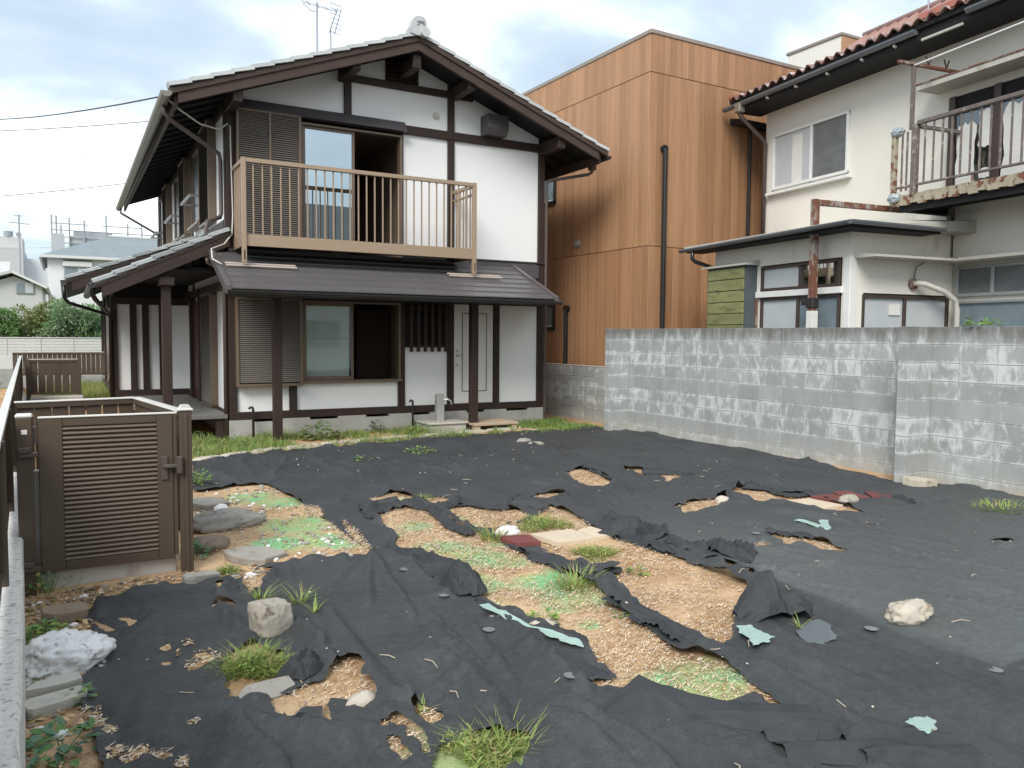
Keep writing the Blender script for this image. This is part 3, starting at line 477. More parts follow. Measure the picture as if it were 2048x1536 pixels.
PT = {'flapG': (0.46, -10.502), 'flapH': (0.675, -10.691), 'flapF': (0.18, -10.05), 'heapA': (0.012, -8.048), 'heapB': (1.776, -7.462), 'heapC': (1.913, -8.148), 'hood': (1.338, -9.382), 'heapD': (0.538, -10.586), 'heapE': (-1.215, -8.759), 'heapF': (0.693, -8.81), 'heapG': (2.167, -8.358), 'heapH': (1.956, -7.626), 'scrap': (1.366, -9.733), 'heapI': (0.355, -5.46), 'white': (-2.261, -8.037), 'boulder': (-1.231, -8.134), 'slabt': (-1.429, -8.907), 'chip': (-1.059, -9.221), 'rockr': (2.054, -9.81), 'rk1': (3.367, -6.939), 'rk2': (4.367, -7.594), 'rk3': (0.998, -6.868), 'rk4': (0.14, -8.838), 'rk5': (-0.974, -4.899), 'rk6': (3.767, -2.363), 'rk7': (3.732, -2.771), 'slabA': (-1.453, -6.996), 'slabB': (-2.251, -7.336), 'slabC': (-2.291, -8.396), 'slabD': (-2.29, -8.562), 'roughA': (-1.053, -5.562), 'flatA': (-1.026, -6.637), 'flatB': (-1.078, -4.608), 'rubA': (-1.27, -6.203), 'rubB': (-1.257, -5.43), 'brk': (5.742, -7.417), 'brick': (-2.215, -9.111), 'pipe': (-2.111, -9.187), 'pr1': (0.904, -7.22), 'pc1': (1.234, -7.256), 'pc2': (1.56, -7.341), 'pr2': (4.341, -7.471), 'pr3': (4.658, -7.529), 'pr4': (4.876, -7.577), 'pc3': (3.949, -7.52), 'slat': (-0.497, -6.892), 'g1': (0.968, -9.642), 'g2': (3.359, -8.096), 'g3': (0.037, -8.9), 'g4': (0.837, -10.713), 'g5': (0.662, -5.256), 'wa1': (-0.16, -8.75), 'wa2': (1.663, -9.848), 'wa3': (1.74, -10.482), 'wa4': (2.673, -8.032), 'wa5': (-0.172, -7.501), 'wa6': (-0.165, -9.596), 'wa7': (-0.151, -8.117), 't1': (-0.981, -3.579), 't2': (-1.418, -8.565), 't3': (1.377, -6.812), 't4': (1.246, -7.787), 't5': (0.719, -8.306), 't6': (0.786, -7.0), 't7': (0.854, -5.415), 't8': (-1.164, -7.59), 't9': (-0.971, -7.755), 't10': (-0.946, -8.009), 't11': (-0.763, -9.893), 't12': (5.286, -8.534), 't13': (-2.259, -8.956), 't14': (-2.361, -7.554), 't15': (-2.337, -6.724), 't16': (-1.384, -6.368), 't17': (-1.257, -6.889), 't18': (1.174, -0.564), 't19': (2.233, 0.05), 't20': (2.838, -0.966), 't21': (1.051, -2.95), 't22': (0.58, -1.685), 't23': (0.192, -8.753), 't24': (1.241, -8.279), 't25': (1.358, -9.62), 't26': (-2.189, -8.527), 't27': (-0.862, -9.428), 't28': (0.631, -8.918), 't29': (-0.102, -0.67), 't30': (-0.606, -0.103), 't31': (3.895, -0.266), 't32': (6.263, -1.983), 't33': (6.302, -4.344), 't34': (6.372, -2.374), 't35': (-2.451, -6.66), 't36': (-0.684, -9.938), 't37': (-1.291, -8.608), 't38': (2.019, -2.518), 't39': (1.547, -9.6), 't40': (-2.38, -8.153), 't41': (0, 0), 'twA': (-1.775, -8.685), 'twB': (-0.657, -9.002), 'twC': (-0.768, -8.871), 'twD': (-0.236, -9.567), 'twE': (0.755, -9.62), 'twF': (0.865, -10.694), 'twG': (0.049, -10.438), 'twH': (-0.684, -9.362), 'twI': (-0.074, -8.598), 'twJ': (0.732, -10.409), 'twK': (-0.607, -9.519), 'twL': (1.816, -9.102)}
KERB = [(-0.85, -1.983), (-0.493, -1.818), (-0.074, -1.609), (0.44, -1.412), (0.969, -1.293), (1.451, -1.187), (1.962, -1.069), (2.532, -1.085), (3.202, -0.937), (3.865, -0.892), (4.491, -0.89)]
WIRES = [('upper service wire running from the left sky to the roof corner', (-4.37, 14.0, 7.41), (-0.93, -0.62, 4.86), 0.012), ('second wire just below the service wire at upper left', (-4.54, 16.0, 7.48), (0.46, 13.0, 7.83), 0.012), ('thick low cable sloping up across the bright left sky', (-4.93, 20.0, 6.09), (0.21, 20.0, 7.15), 0.014), ('faint wire high beside the left eave', (-1.66, 30.0, 9.87), (1.54, 30.0, 10.6), 0.0095), ('faint lower wire above the scaffold at the picture edge', (-5.75, 30.0, 8.09), (-3.18, 30.0, 8.48), 0.0095), ('thin far wire level with the distant water tank', (-5.83, 30.0, 5.27), (2.12, 30.0, 6.02), 0.0098)]

# ================================================================== HOUSE
house = thing('house', 'white plaster two storey timber house with dark posts, grey tiled gable and bronze balcony', 'house', (0, 0, 0))
def hp(name, mb, mat, par=None, **kw): return mb.link(name, mat, par or house, **kw)
RZ = lambda x: 6.27-0.375*abs(x-2.73)          # top of the roof boarding
# --- plaster panels
def panel(poly, y0=0.03, y1=0.09):
    hp('plaster_panel', MB().prism([(x, y0, z) for x, z in poly], (0, y0, 0), (0, y1, 0)), 'plaster')
def rect(x0, x1, z0, z1, **k): panel([(x0, z0), (x1, z0), (x1, z1), (x0, z1)], **k)
U = lambda x: RZ(x)-0.06
panel([(0.05, 5.09), (1.77, 5.09), (1.77, U(1.77)), (0.05, U(0.05))])
rect(1.87, 3.59, 5.09, 5.66)
panel([(3.69, 5.09), (5.41, 5.09), (5.41, U(5.41)), (3.69, U(3.69))])
panel([(1.87, 5.76), (2.46, 5.76), (2.46, U(2.46)), (1.87, U(1.87))])
panel([(3.04, 5.76), (3.59, 5.76), (3.59, U(3.59)), (3.04, U(3.04))])
rect(2.78, 3.59, 2.90, 4.96); rect(3.69, 5.41, 2.90, 4.96); rect(4.6, 5.41, 2.34, 2.67)
rect(0.05, 0.86, 0.40, 0.83); rect(0.96, 2.68, 0.40, 0.83); rect(2.78, 3.59, 0.40, 1.40); rect(4.60, 5.41, 0.40, 2.16)
rect(-0.02, 5.48, 2.34, 2.70, y0=0.05, y1=0.09)
rect(0.05, 2.68, 2.12, 2.34, y0=0.05, y1=0.09)
# --- posts and beams of the front
def post(x, z0, z1, y=-0.02, w=0.12, mat='dark_wood'):
    hp('post', MB().cbox((x-w/2, y, z0), (x+w/2, y+0.13, z1), 0.006), mat)
for x, z0, z1 in ((0, 0.40, 5.10), (5.46, 0.40, 5.02)): post(x, z0, z1)
for x, z0, z1 in ((0.91, 0.40, 0.82), (2.73, 0.40, 2.20), (3.64, 0.40, 2.20), (4.545, 0.40, 2.20), (1.82, 5.09, 5.92), (3.64, 2.86, 5.93)): post(x, z0, z1, -0.017)
def beam(x0, x1, z0, z1, y=-0.025, d=0.14, mat='dark_beam'):
    hp('beam', MB().cbox((x0, y, z0), (x1, y+d, z1), 0.006), mat)
beam(-0.06, 5.52, 0.285, 0.405); beam(-0.06, 5.52, 4.95, 5.09, -0.03); beam(1.77, 4.05, 5.655, 5.765, -0.03)
beam(-0.06, 5.52, 2.15, 2.36, -0.027)
hp('flashing', MB().cbox((-0.05, -0.04, 2.66), (5.40, 0.03, 2.90), 0.004), 'hood_metal')
hp('roof_edge_trim', MB().cbox((3.70, -0.05, 2.925), (5.52, 0.028, 2.955), 0.004), 'dark_metal')
vent = hp('gable_vent', MB().box((2.46, 0.03, 5.765), (3.04, 0.06, 6.12)), 'soffit_black')
for k in range(5): hp('slat', MB().obox((2.75, 0.0, 5.80+k*0.062), (0.285, 0, 0), (0, 0.03, -0.018), (0, 0.004, 0.006)), 'dark_wood', vent)
for x, z in ((1.74, 5.86), (2.73, 6.02), (3.70, 5.86), (5.46, 5.10), (0.0, 5.10)):
    zt = min(z, RZ(x)-0.07)
    hp('purlin_end', MB().cbox((x-0.07, -0.69, zt-0.20), (x+0.07, 0.10, zt), 0.008), 'dark_wood')
# --- foundation
f = MB()
segs = [(-0.07, 0.28, 0), (0.28, 0.62, 1), (0.62, 1.17, 0), (1.17, 1.63, 1), (1.63, 2.1, 0), (2.1, 2.5, 1), (2.5, 2.93, 0), (2.93, 3.25, 1), (3.25, 3.95, 0), (3.95, 4.3, 1), (4.3, 4.75, 0), (4.75, 5.2, 1), (5.2, 5.55, 0)]
for a, b_, v in segs: f.box((a, -0.02, -0.2), (b_, 0.12, 0.245 if v else 0.284))
f.box((-0.07, 0.12, -0.2), (0.05, 9.9, 0.284)); f.box((5.43, 0.12, -0.2), (5.55, 9.9, 0.284))
hp('foundation', f, 'foundation')
# --- body behind: side walls, back wall, floors, rooms
w = MB()
w.box((-0.05, 0.10, 0.40), (0.03, 9.84, 5.02)); w.box((5.43, 0.10, 0.40), (5.51, 9.84, 5.02)); w.box((-0.05, 9.84, 0.40), (5.51, 9.90, 5.02))
hp('side_wall', w, 'plaster')
r_ = MB()
r_.box((0.04, 0.2, 0.36), (5.42, 3.4, 0.40)); r_.box((0.04, 0.11, 2.72), (5.42, 3.4, 2.78)); r_.box((0.04, 0.1, 5.0), (5.42, 9.8, 5.03))
r_.box((0.04, 3.4, 0.4), (5.42, 3.45, 5.0)); r_.box((2.90, 0.12, 0.4), (2.95, 3.4, 5.0))
hp('interior_wall', r_, 'interior')
hp('interior_door', MB().cbox((1.70, 3.33, 2.79), (2.52, 3.39, 4.75), 0.01), 'door_red')
hp('interior_cabinet', MB().cbox((2.25, 0.9, 0.41), (2.88, 1.9, 2.05), 0.01), 'interior_dark')
hp('interior_blind', MB().box((0.06, 0.16, 0.42), (1.02, 0.2, 4.93)), 'interior_dark')
# --- shutter boxes with louvres
def louvre_box(x0, x1, z0, z1, mid, n, y=-0.15, par=None, dark='shutter_dark', trim='bronze_frame'):
    b_ = hp('shutter_box', MB().box((x0+0.02, y+0.035, z0+0.02), (x1-0.02, 0.02, z1-0.01)), dark)
    t = MB()
    t.cbox((x0, y, z0), (x0+0.035, 0.02, z1), 0.004); t.cbox((x1-0.04, y, z0), (x1, 0.02, z1), 0.004)
    t.cbox((x0, y-0.004, z0-0.03), (x1, 0.02, z0+0.012), 0.004); t.cbox((x0, y-0.004, z1-0.015), (x1, 0.02, z1+0.02), 0.004)
    t.cbox((mid-0.018, y-0.002, z0+0.01), (mid+0.018, y+0.03, z1-0.01), 0.003)
    hp('frame', t, trim, b_)
    s_ = MB(); p = (z1-z0-0.04)/n
    for i in range(n):
        z = z0+0.03+p*(i+0.5)
        for (a, c) in ((x0+0.037, mid-0.019), (mid+0.019, x1-0.042)):
            s_.add([(a, y+0.034, z+p*0.42), (c, y+0.034, z+p*0.42), (c, y+0.008, z-p*0.28), (a, y+0.008, z-p*0.28), (a, y+0.014, z-p*0.42), (c, y+0.014, z-p*0.42)],
                   [(0, 3, 2, 1), (3, 4, 5, 2)])
    stuff(hp('slats', s_, 'shutter_slat', b_)); return b_
louvre_box(0.07, 1.03, 3.05, 4.95, 0.56, 58)
louvre_box(0.035, 1.03, 0.83, 2.14, 0.62, 42)
# --- windows of the front
def sash(x0, x1, z0, z1, y, t=0.045, d=0.035):
    m = MB()
    m.cbox((x0, y, z0), (x0+t, y+d, z1), 0.004); m.cbox((x1-t, y, z0), (x1, y+d, z1), 0.004)
    m.cbox((x0+t, y+0.001, z0), (x1-t, y+d-0.001, z0+t*1.3), 0.004); m.cbox((x0+t, y+0.001, z1-t), (x1-t, y+d-0.001, z1), 0.004); return m
def window(x0, x1, z0, z1, xm, lower=None):
    fr = MB()
    fr.cbox((x0, -0.05, z0), (x0+0.035, 0.10, z1), 0.004); fr.cbox((x1-0.035, -0.05, z0), (x1, 0.10, z1), 0.004)
    fr.cbox((x0, -0.052, z1-0.03), (x1, 0.10, z1+0.005), 0.004); fr.cbox((x0-0.02, -0.075, z0-0.035), (x1+0.02, 0.10, z0+0.012), 0.004)
    wd = hp('window', fr, 'bronze_frame')
    hp('sash', sash(x0+0.036, xm+0.03, z0+0.012, z1-0.03, 0.0), 'bronze_frame', wd)
    hp('pane', MB().box((x0+0.07, 0.016, z0+0.06), (xm-0.012, 0.020, z1-0.07)), 'glass_mirror' if lower is None else 'glass_mid', wd)
    return wd
w1 = window(1.05, 2.73, 3.06, 4.90, 1.90)
hp('curtain', MB().box((1.12, 0.06, 3.1), (1.87, 0.065, 4.84)), 'interior_dark', w1)
w2 = window(1.045, 2.70, 0.86, 2.14, 1.87, lower=1)
hp('curtain', MB().box((1.10, 0.06, 0.90), (1.84, 0.064, 2.10)), 'curtain', w2)
hp('crossbar', MB().box((1.09, 0.005, 1.545), (1.85, 0.030, 1.565)), 'sash_grey', w2)
hp('label', MB().box((1.39, 0.008, 1.88), (1.47, 0.014, 1.915)), 'paper', w2)
hp('window_hood', MB().prism([(0.06, -0.16, 4.955), (0.06, -0.03, 5.13), (0.06, -0.03, 4.955)], (0.06, 0, 0), (2.78, 0, 0)), 'hood_metal')
# lattice window
lw = hp('lattice_window', MB().box((2.79, 0.04, 1.38), (3.58, 0.07, 2.15)), 'soffit_black')
hp('rail', MB().cbox((2.78, -0.045, 1.40), (3.60, 0.0, 1.44), 0.004).cbox((2.78, -0.045, 2.05), (3.60, 0.0, 2.10), 0.004), 'dark_wood', lw)
for k in range(6): hp('bar', MB().cbox((2.855+k*0.128, -0.10, 1.325), (2.905+k*0.128, -0.046, 2.15), 0.005), 'dark_wood', lw)
# door
dr = hp('door', MB().cbox((3.71, 0.0, 0.41), (4.475, 0.05, 2.15), 0.005), 'door_white')
tr = MB()
for a, b_ in (((3.86, -0.006, 0.62), (4.35, 0.01, 0.632)), ((3.86, -0.006, 1.99), (4.35, 0.01, 2.002)), ((3.86, -0.006, 0.632), (3.872, 0.01, 1.99)), ((4.338, -0.006, 0.632), (4.35, 0.01, 1.99))): tr.box(a, b_)
hp('moulding', tr, 'sash_brown', dr)
hp('handle', MB().tube([(3.765, -0.05, 1.255), (3.765, -0.05, 1.255+1e-3), (3.87, -0.052, 1.262)], 0.011, 8).tube([(3.765, 0.0, 1.255), (3.765, -0.055, 1.255)], 0.024, 12), 'steel', dr)
for z in (1.335, 1.09): hp('lock', MB().disc((3.765, -0.006, z), 0.021, (0, 1, 0), 0.016), 'steel', dr)
for z in (0.62, 1.92): hp('hinge', MB().cbox((4.478, -0.012, z), (4.497, 0.012, z+0.12), 0.002), 'dark_metal', dr)
hp('door_frame', MB().box((4.478, 0.013, 0.41), (4.488, 0.05, 2.15)), 'dark_wood')
# small fittings
hp('round_vent', MB().disc((3.36, 0.015, 5.33), 0.055, (0, 1, 0), 0.04, 24).disc((3.36, -0.008, 5.33), 0.032, (0, 1, 0), 0.012, 20), 'pipe_cream')
hp('exhaust_hood', MB().prism([(4.22, 0.03, 5.43), (4.22, -0.27, 5.43), (4.22, -0.27, 5.20), (4.22, -0.20, 5.09), (4.22, 0.03, 5.09)], (4.22, 0, 0), (4.62, 0, 0)), 'hood_metal')
# --- balcony
bal = hp('balcony', MB().box((0.05, -0.77, 2.93), (3.67, 0.02, 2.97)), 'dark_metal')
hp('fascia', MB().cbox((0.06, -0.81, 2.86), (3.66, -0.775, 3.03), 0.005).cbox((0.02, -0.77, 2.86), (0.048, 0.02, 3.03), 0.004).cbox((3.672, -0.77, 2.86), (3.70, 0.02, 3.03), 0.004), 'bronze_rail', bal)
for x in (0.035, 3.685):
    hp('corner_post', MB().cbox((x-0.032, -0.845, 2.62), (x+0.032, -0.775, 4.10), 0.005), 'bronze_rail', bal)
    hp('post_slot', MB().box((x-0.008, -0.849, 2.66), (x+0.008, -0.844, 2.80)), 'soffit_black', bal)
hp('top_rail', MB().cbox((0.068, -0.84, 4.035), (3.652, -0.78, 4.095), 0.005), 'bronze_rail', bal)
hp('top_rail', MB().cbox((0.008, -0.77, 4.03), (0.06, 0.0, 4.09), 0.005), 'bronze_rail', bal)
hp('top_rail', MB().cbox((3.66, -0.77, 4.03), (3.712, 0.0, 4.09), 0.005).cbox((3.668, -0.77, 3.90), (3.704, 0.0, 3.935), 0.004), 'bronze_rail', bal)
bm = MB().cbox((-0.009, -0.012, 3.03), (0.009, 0.012, 4.036), 0.002).mesh('baluster', 'bronze_rail')
for k in range(27): inst('baluster', bm, bal, (0.17+k*0.1295, -0.80, 0))
for k in range(5):
    inst('baluster', bm, bal, (0.034, -0.66+k*0.13, 0)); inst('baluster', bm, bal, (3.686, -0.66+k*0.13, 0))
for x0, x1 in ((-0.21, 0.79), (3.26, 4.24)):
    for dy, dz in ((0.0, 0.03), (-0.085, -0.005)):
        hp('batten', MB().cbox((x0, -0.70+dy, 2.575+dz), (x1, -0.665+dy, 2.60+dz), 0.004), 'bronze_bar', bal)
# --- main roof
def slope_prism(mb, x0, x1, y0, y1, top, bot): mb.prism([(x0, y0, RZ(x0)+bot), (x1, y0, RZ(x1)+bot), (x1, y0, RZ(x1)+top), (x0, y0, RZ(x0)+top)], (0, y0, 0), (0, y1, 0))
rf = MB(); slope_prism(rf, -0.88, 2.73, -0.70, 10.35, 0.0, -0.05); slope_prism(rf, 2.73, 6.36, -0.70, 10.35, 0.0, -0.05)
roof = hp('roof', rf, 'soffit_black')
bb = MB(); slope_prism(bb, -0.80, 2.73, -0.765, -0.70, -0.06, -0.20); hp('bargeboard', bb, 'rake_wood', roof)
bb = MB(); slope_prism(bb, 2.73, 6.20, -0.765, -0.70, -0.06, -0.20); hp('bargeboard', bb, 'rake_wood', roof)
bb = MB(); slope_prism(bb, -0.90, 2.73, -0.79, -0.70, 0.012, -0.06); hp('verge_board', bb, 'rake_wood', roof)
bb = MB(); slope_prism(bb, 2.73, 6.38, -0.79, -0.70, 0.012, -0.06); hp('verge_board', bb, 'rake_wood', roof)
for x in (-0.84, 6.24): hp('fascia_board', MB().box((x, -0.70, 4.72), (x+0.04, 10.3, 4.88)), 'rake_wood', roof)
rfm = MB()
for k in range(24):
    y = -0.5+k*0.455
    rfm.box((-0.80, y, 0), (-0.79, y, 0)) if False else None
    for sg, xa, xb in ((-1, -0.79, 0.0), (1, 5.46, 6.22)):
        rfm.prism([(xa, y, RZ(xa)-0.051), (xb, y, RZ(xb)-0.051), (xb, y, RZ(xb)-0.11), (xa, y, RZ(xa)-0.11)], (0, y, 0), (0, y+0.05, 0))
stuff(hp('rafters', rfm, 'soffit_black', roof))
# courses of tile: edge (verge) tiles one by one, the field joined
def tile_mesh(L, wd, th, drop):
    m = MB(); n = 5; vs = []
    for i in range(n+1):
        a = i/n; yy = -0.02+wd*a; zz = th+0.018*math.sin(math.pi*a)
        for xx in (0.0, L): vs.append((xx, yy, zz+(drop if xx == 0 else 0)))
    for i in range(n+1):
        for xx in (0.0, L): vs.append((xx, vs[2*i][1], 0.004+(drop if xx == 0 else 0)))
    o = 2*(n+1); fs = []
    for i in range(n): fs += [(2*i, 2*i+1, 2*i+3, 2*i+2), (o+2*i, o+2*i+2, o+2*i+3, o+2*i+1), (2*i, 2*i+2, o+2*i+2, o+2*i), (2*i+1, o+2*i+1, o+2*i+3, 2*i+3)]
    fs += [(0, o, o+1, 1), (2*n, 2*n+1, o+2*n+1, o+2*n)]
    m.add(vs, fs); return m
sa = math.atan(0.375); TL = 0.30
tm = tile_mesh(TL, 0.27, 0.055, 0.022).mesh('tile', 'grey_tile')
NT = 13; stp = (3.61/math.cos(sa))/NT
for sg in (-1, 1):
    for k in range(NT):
        d = k*stp*math.cos(sa); x = (-0.90+d) if sg < 0 else (6.38-d)
        # local +x runs up the slope
        rot = Matrix.Rotation(0 if sg < 0 else math.pi, 3, 'Z') @ Matrix.Rotation(-sa, 3, 'Y')
        y = -0.80 if sg < 0 else -0.55
        inst('tile', tm, roof, (x, y, RZ(x)+0.014), rot.to_euler())
fm = MB()
for sg in (-1, 1):
    for k in range(NT):
        d0 = k*stp*math.cos(sa); d1 = d0+TL*math.cos(sa)
        xa, xb = ((-0.90+d0), (-0.90+d1)) if sg < 0 else ((6.38-d0), (6.38-d1))
        fm.prism([(xa, -0.5, RZ(xa)+0.016), (xb, -0.5, RZ(xb)+0.014), (xb, -0.5, RZ(xb)+0.055), (xa, -0.5, RZ(xa)+0.08)], (0, -0.5, 0), (0, 10.4, 0))
stuff(hp('tile_courses', fm, 'grey_tile', roof))
rg = MB().tube([(2.73, -0.60, 6.36), (2.73, 10.4, 6.36)], 0.10, 14)
hp('ridge_cap', rg, 'grey_tile', roof, smooth=True)
# ridge end ornament: rounded plate with a lip, a raised hook mark and side scrolls
pl = [(2.56, 6.29), (2.545, 6.36), (2.585, 6.44), (2.60, 6.50), (2.635, 6.545), (2.68, 6.565), (2.73, 6.57), (2.78, 6.56), (2.815, 6.53), (2.83, 6.48), (2.83, 6.42), (2.855, 6.36), (2.85, 6.31), (2.80, 6.27), (2.66, 6.27)]
orn = hp('ridge_ornament', MB().prism([(x, -0.84, z) for x, z in pl], (0, -0.84, 0), (0, -0.66, 0)), 'grey_tile', roof)
hp('round_end', MB().disc((2.79, -0.86, 6.315), 0.075, (0, 1, 0), 0.10, 20), 'grey_tile', roof)
om = MB().cbox((2.665, -0.86, 6.47), (2.785, -0.842, 6.495), 0.004).cbox((2.665, -0.86, 6.42), (2.688, -0.842, 6.47), 0.004).cbox((2.765, -0.86, 6.445), (2.785, -0.842, 6.47), 0.004)
hp('ornament_mark', om, 'old_tile', roof)
# gutters of the main roof
def half_gutter(mb, a, b_, r, n=8):
    a, b_ = Vector(a), Vector(b_); d = (b_-a).normalized(); sd_ = d.cross(Vector((0,0,1))).normalized()
    pts = []
    for k in range(n+1):
        t = math.pi*k/n; o_ = sd_*(math.cos(t)*r)+Vector((0,0,-math.sin(t)*r)); pts.append(o_)
    vs = [a+p for p in pts]+[b_+p for p in pts]+[a+p*0.88 for p in pts]+[b_+p*0.88 for p in pts]; m = n+1
    fs = [(k, k+1, m+k+1, m+k) for k in range(n)]+[(2*m+k, 3*m+k, 3*m+k+1, 2*m+k+1) for k in range(n)]
    fs += [tuple(range(m)), tuple(range(m, 2*m))[::-1], (0, m, 3*m, 2*m), (n, 2*m+n, 3*m+n, m+n)]
    mb.add(vs, fs); return mb
hp('gutter', half_gutter(MB(), (-0.95, -0.82, 4.87), (-0.95, 10.35, 4.80), 0.075), 'gutter_bronze', roof, smooth=False)
hp('gutter', half_gutter(MB(), (6.44, -0.72, 4.87), (6.44, 10.35, 4.80), 0.07), 'dark_metal', roof)
hp('downpipe', MB().tube([(-0.94, -0.30, 4.82), (-0.93, -0.30, 4.70), (-0.85, -0.28, 4.62), (-0.14, 0.10, 4.30), (-0.12, 0.12, 4.20), (-0.12, 0.12, 3.42), (-0.14, 0.10, 3.36), (-0.35, -0.10, 3.26), (-0.37, -0.12, 3.18), (-0.37, -0.12, 2.72)], 0.032, 10), 'pipe_brown', roof, smooth=True)
hp('downpipe', MB().tube([(-0.94, 9.9, 4.78), (-0.93, 9.9, 4.62), (-0.10, 9.6, 4.10), (-0.10, 9.6, 3.2)], 0.03, 8), 'pipe_brown', roof, smooth=True)
hp('downpipe', MB().tube([(6.43, -0.22, 4.82), (6.42, -0.22, 4.66), (6.36, -0.20, 4.62), (5.62, -0.03, 4.46), (5.565, -0.02, 4.42), (5.56, -0.02, 4.3), (5.56, -0.02, 0.02)], 0.030, 10).cbox((6.37, -0.28, 4.70), (6.49, -0.16, 4.80), 0.01), 'pipe_brown', roof, smooth=False)
# --- lower front roof, hipped at its right end
zl = lambda y: 2.85+0.4267*y
NB = 7
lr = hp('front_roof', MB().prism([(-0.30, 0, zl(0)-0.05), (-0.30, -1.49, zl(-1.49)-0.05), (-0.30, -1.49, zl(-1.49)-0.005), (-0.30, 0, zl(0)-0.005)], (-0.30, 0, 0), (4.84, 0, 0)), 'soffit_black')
for k in range(NB):
    y0 = -0.02-k*(1.49/NB); y1 = y0-(1.49/NB)-0.012
    hp('roof_board', MB().prism([(-0.31, y0, zl(y0)+0.002), (-0.31, y1, zl(y1)+0.010), (-0.31, y1, zl(y1)+0.028), (-0.31, y0, zl(y0)+0.010)], (-0.31, 0, 0), (4.83, 0, 0)), 'roof_metal', lr)
for x in (-0.345, 4.815):
    hp('verge_cap', MB().prism([(x, 0.0, zl(0)-0.06), (x, -1.53, zl(-1.53)-0.06), (x, -1.53, zl(-1.53)+0.055), (x, 0.0, zl(0)+0.055)], (x, 0, 0), (x+0.075, 0, 0)), 'roof_metal', lr)
hp('side_slope', MB().add([(4.89, 0.02, 2.83), (4.89, -1.50, 2.19), (5.02, -1.46, 2.17), (5.58, 0.02, 2.46), (4.89, 0.02, 2.36), (5.02, -1.44, 2.13), (5.58, 0.02, 2.42)], [(0, 1, 2, 3), (2, 5, 6, 3), (1, 4, 5, 2), (0, 3, 6, 4)]), 'roof_metal', lr)
hp('eave_fascia', MB().cbox((-0.31, -1.50, zl(-1.5)-0.10), (4.83, -1.46, zl(-1.5)-0.008), 0.004), 'dark_metal', lr)
hp('gutter', half_gutter(MB(), (-0.33, -1.565, 2.19), (4.90, -1.565, 2.175), 0.055), 'dark_metal', lr)
hp('eave_beam', MB().cbox((-0.06, -0.735, 2.26), (4.72, -0.605, 2.47), 0.008), 'dark_beam')
for x in (0.51, 3.755): hp('porch_post', MB().cbox((x-0.063, -0.735, -0.02), (x+0.063, -0.605, 2.262), 0.008), 'dark_wood')
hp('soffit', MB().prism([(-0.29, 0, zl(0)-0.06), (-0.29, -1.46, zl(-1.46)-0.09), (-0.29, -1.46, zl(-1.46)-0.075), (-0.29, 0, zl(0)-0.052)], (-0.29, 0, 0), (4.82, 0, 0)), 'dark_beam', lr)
# --- west side: tobukuro, windows, sill boards
def side_box(y0, y1, z0, z1, d, n, cap='bronze_frame'):
    x0 = -0.05-d
    b_ = hp('shutter_box', MB().box((x0+0.03, y0+0.02, z0+0.02), (-0.05, y1-0.02, z1-0.02)), 'shutter_dark')
    t = MB().cbox((x0, y0, z0), (-0.05, y0+0.03, z1), 0.004).cbox((x0, y1-0.03, z0), (-0.05, y1, z1), 0.004)
    t.cbox((x0-0.003, y0, z1-0.02), (-0.05, y1, z1+0.02), 0.004).cbox((x0-0.003, y0, z0-0.02), (-0.05, y1, z0+0.02), 0.004)
    hp('frame', t, cap, b_)
    s_ = MB(); p = (z1-z0-0.06)/n
    for i in range(n):
        z = z0+0.03+p*(i+0.5)
        s_.add([(x0+0.03, y0+0.031, z+p*0.4), (x0+0.03, y1-0.031, z+p*0.4), (x0+0.006, y1-0.031, z-p*0.3), (x0+0.006, y0+0.031, z-p*0.3)], [(0, 1, 2, 3)])
    stuff(hp('slats', s_, 'shutter_slat', b_))
def side_window(y0, y1, z0, z1):
    fr = MB().cbox((-0.10, y0, z0), (-0.05, y0+0.04, z1), 0.004).cbox((-0.10, y1-0.04, z0), (-0.05, y1, z1), 0.004).cbox((-0.10, y0, z1), (-0.05, y1, z1+0.04), 0.004)
    fr.cbox((-0.20, y0-0.05, z0-0.05), (-0.05, y1+0.05, z0), 0.004)
    wd = hp('window', fr, 'bronze_frame'); hp('pane', MB().box((-0.075, y0+0.04, z0), (-0.07, y1-0.04, z1)), 'frosted_dark', wd)
    hp('handrail', MB().tube([(-0.30, y0+0.05, z0+0.42), (-0.30, y1-0.05, z0+0.42)], 0.028, 8).tube([(-0.30, y0+0.06, z0+0.42), (-0.06, y0+0.06, z0+0.42)], 0.018, 8).tube([(-0.30, y1-0.06, z0+0.42), (-0.06, y1-0.06, z0+0.42)], 0.018, 8), 'sash_grey', wd)
side_box(0.95, 2.0, 3.42, 5.0, 0.13, 50); side_window(2.05, 3.3, 3.55, 4.85)
side_box(3.9, 4.75, 3.5, 4.95, 0.13, 40); side_window(4.8, 6.1, 3.55, 4.85)
side_box(7.0, 7.8, 3.5, 4.95, 0.13, 40); side_window(7.85, 9.2, 3.55, 4.85)
for y in (0.10, 3.64, 6.37, 9.78): hp('post', MB().cbox((-0.075, y-0.06, 0.4), (0.0, y+0.06, 5.0), 0.005), 'dark_wood')
hp('beam', MB().cbox((-0.08, 0.17, 3.22), (0.0, 9.7, 3.34), 0.005), 'dark_wood'); hp('beam', MB().cbox((-0.085, 0.17, 4.93), (0.0, 9.7, 5.06), 0.005), 'dark_wood')
hp('beam', MB().cbox((-0.085, 0.12, 0.285), (0.0, 4.4, 0.42), 0.005), 'dark_wood')
side_box(1.05, 2.10, 0.42, 2.26, 0.12, 60)
hp('door_leaf', MB().cbox((-0.11, 2.55, 0.42), (-0.05, 3.45, 2.2), 0.006), 'door_red')
for y in (2.45, 3.55): hp('post', MB().cbox((-0.16, y-0.06, 0.40), (-0.02, y+0.06, 2.4), 0.006), 'dark_wood')
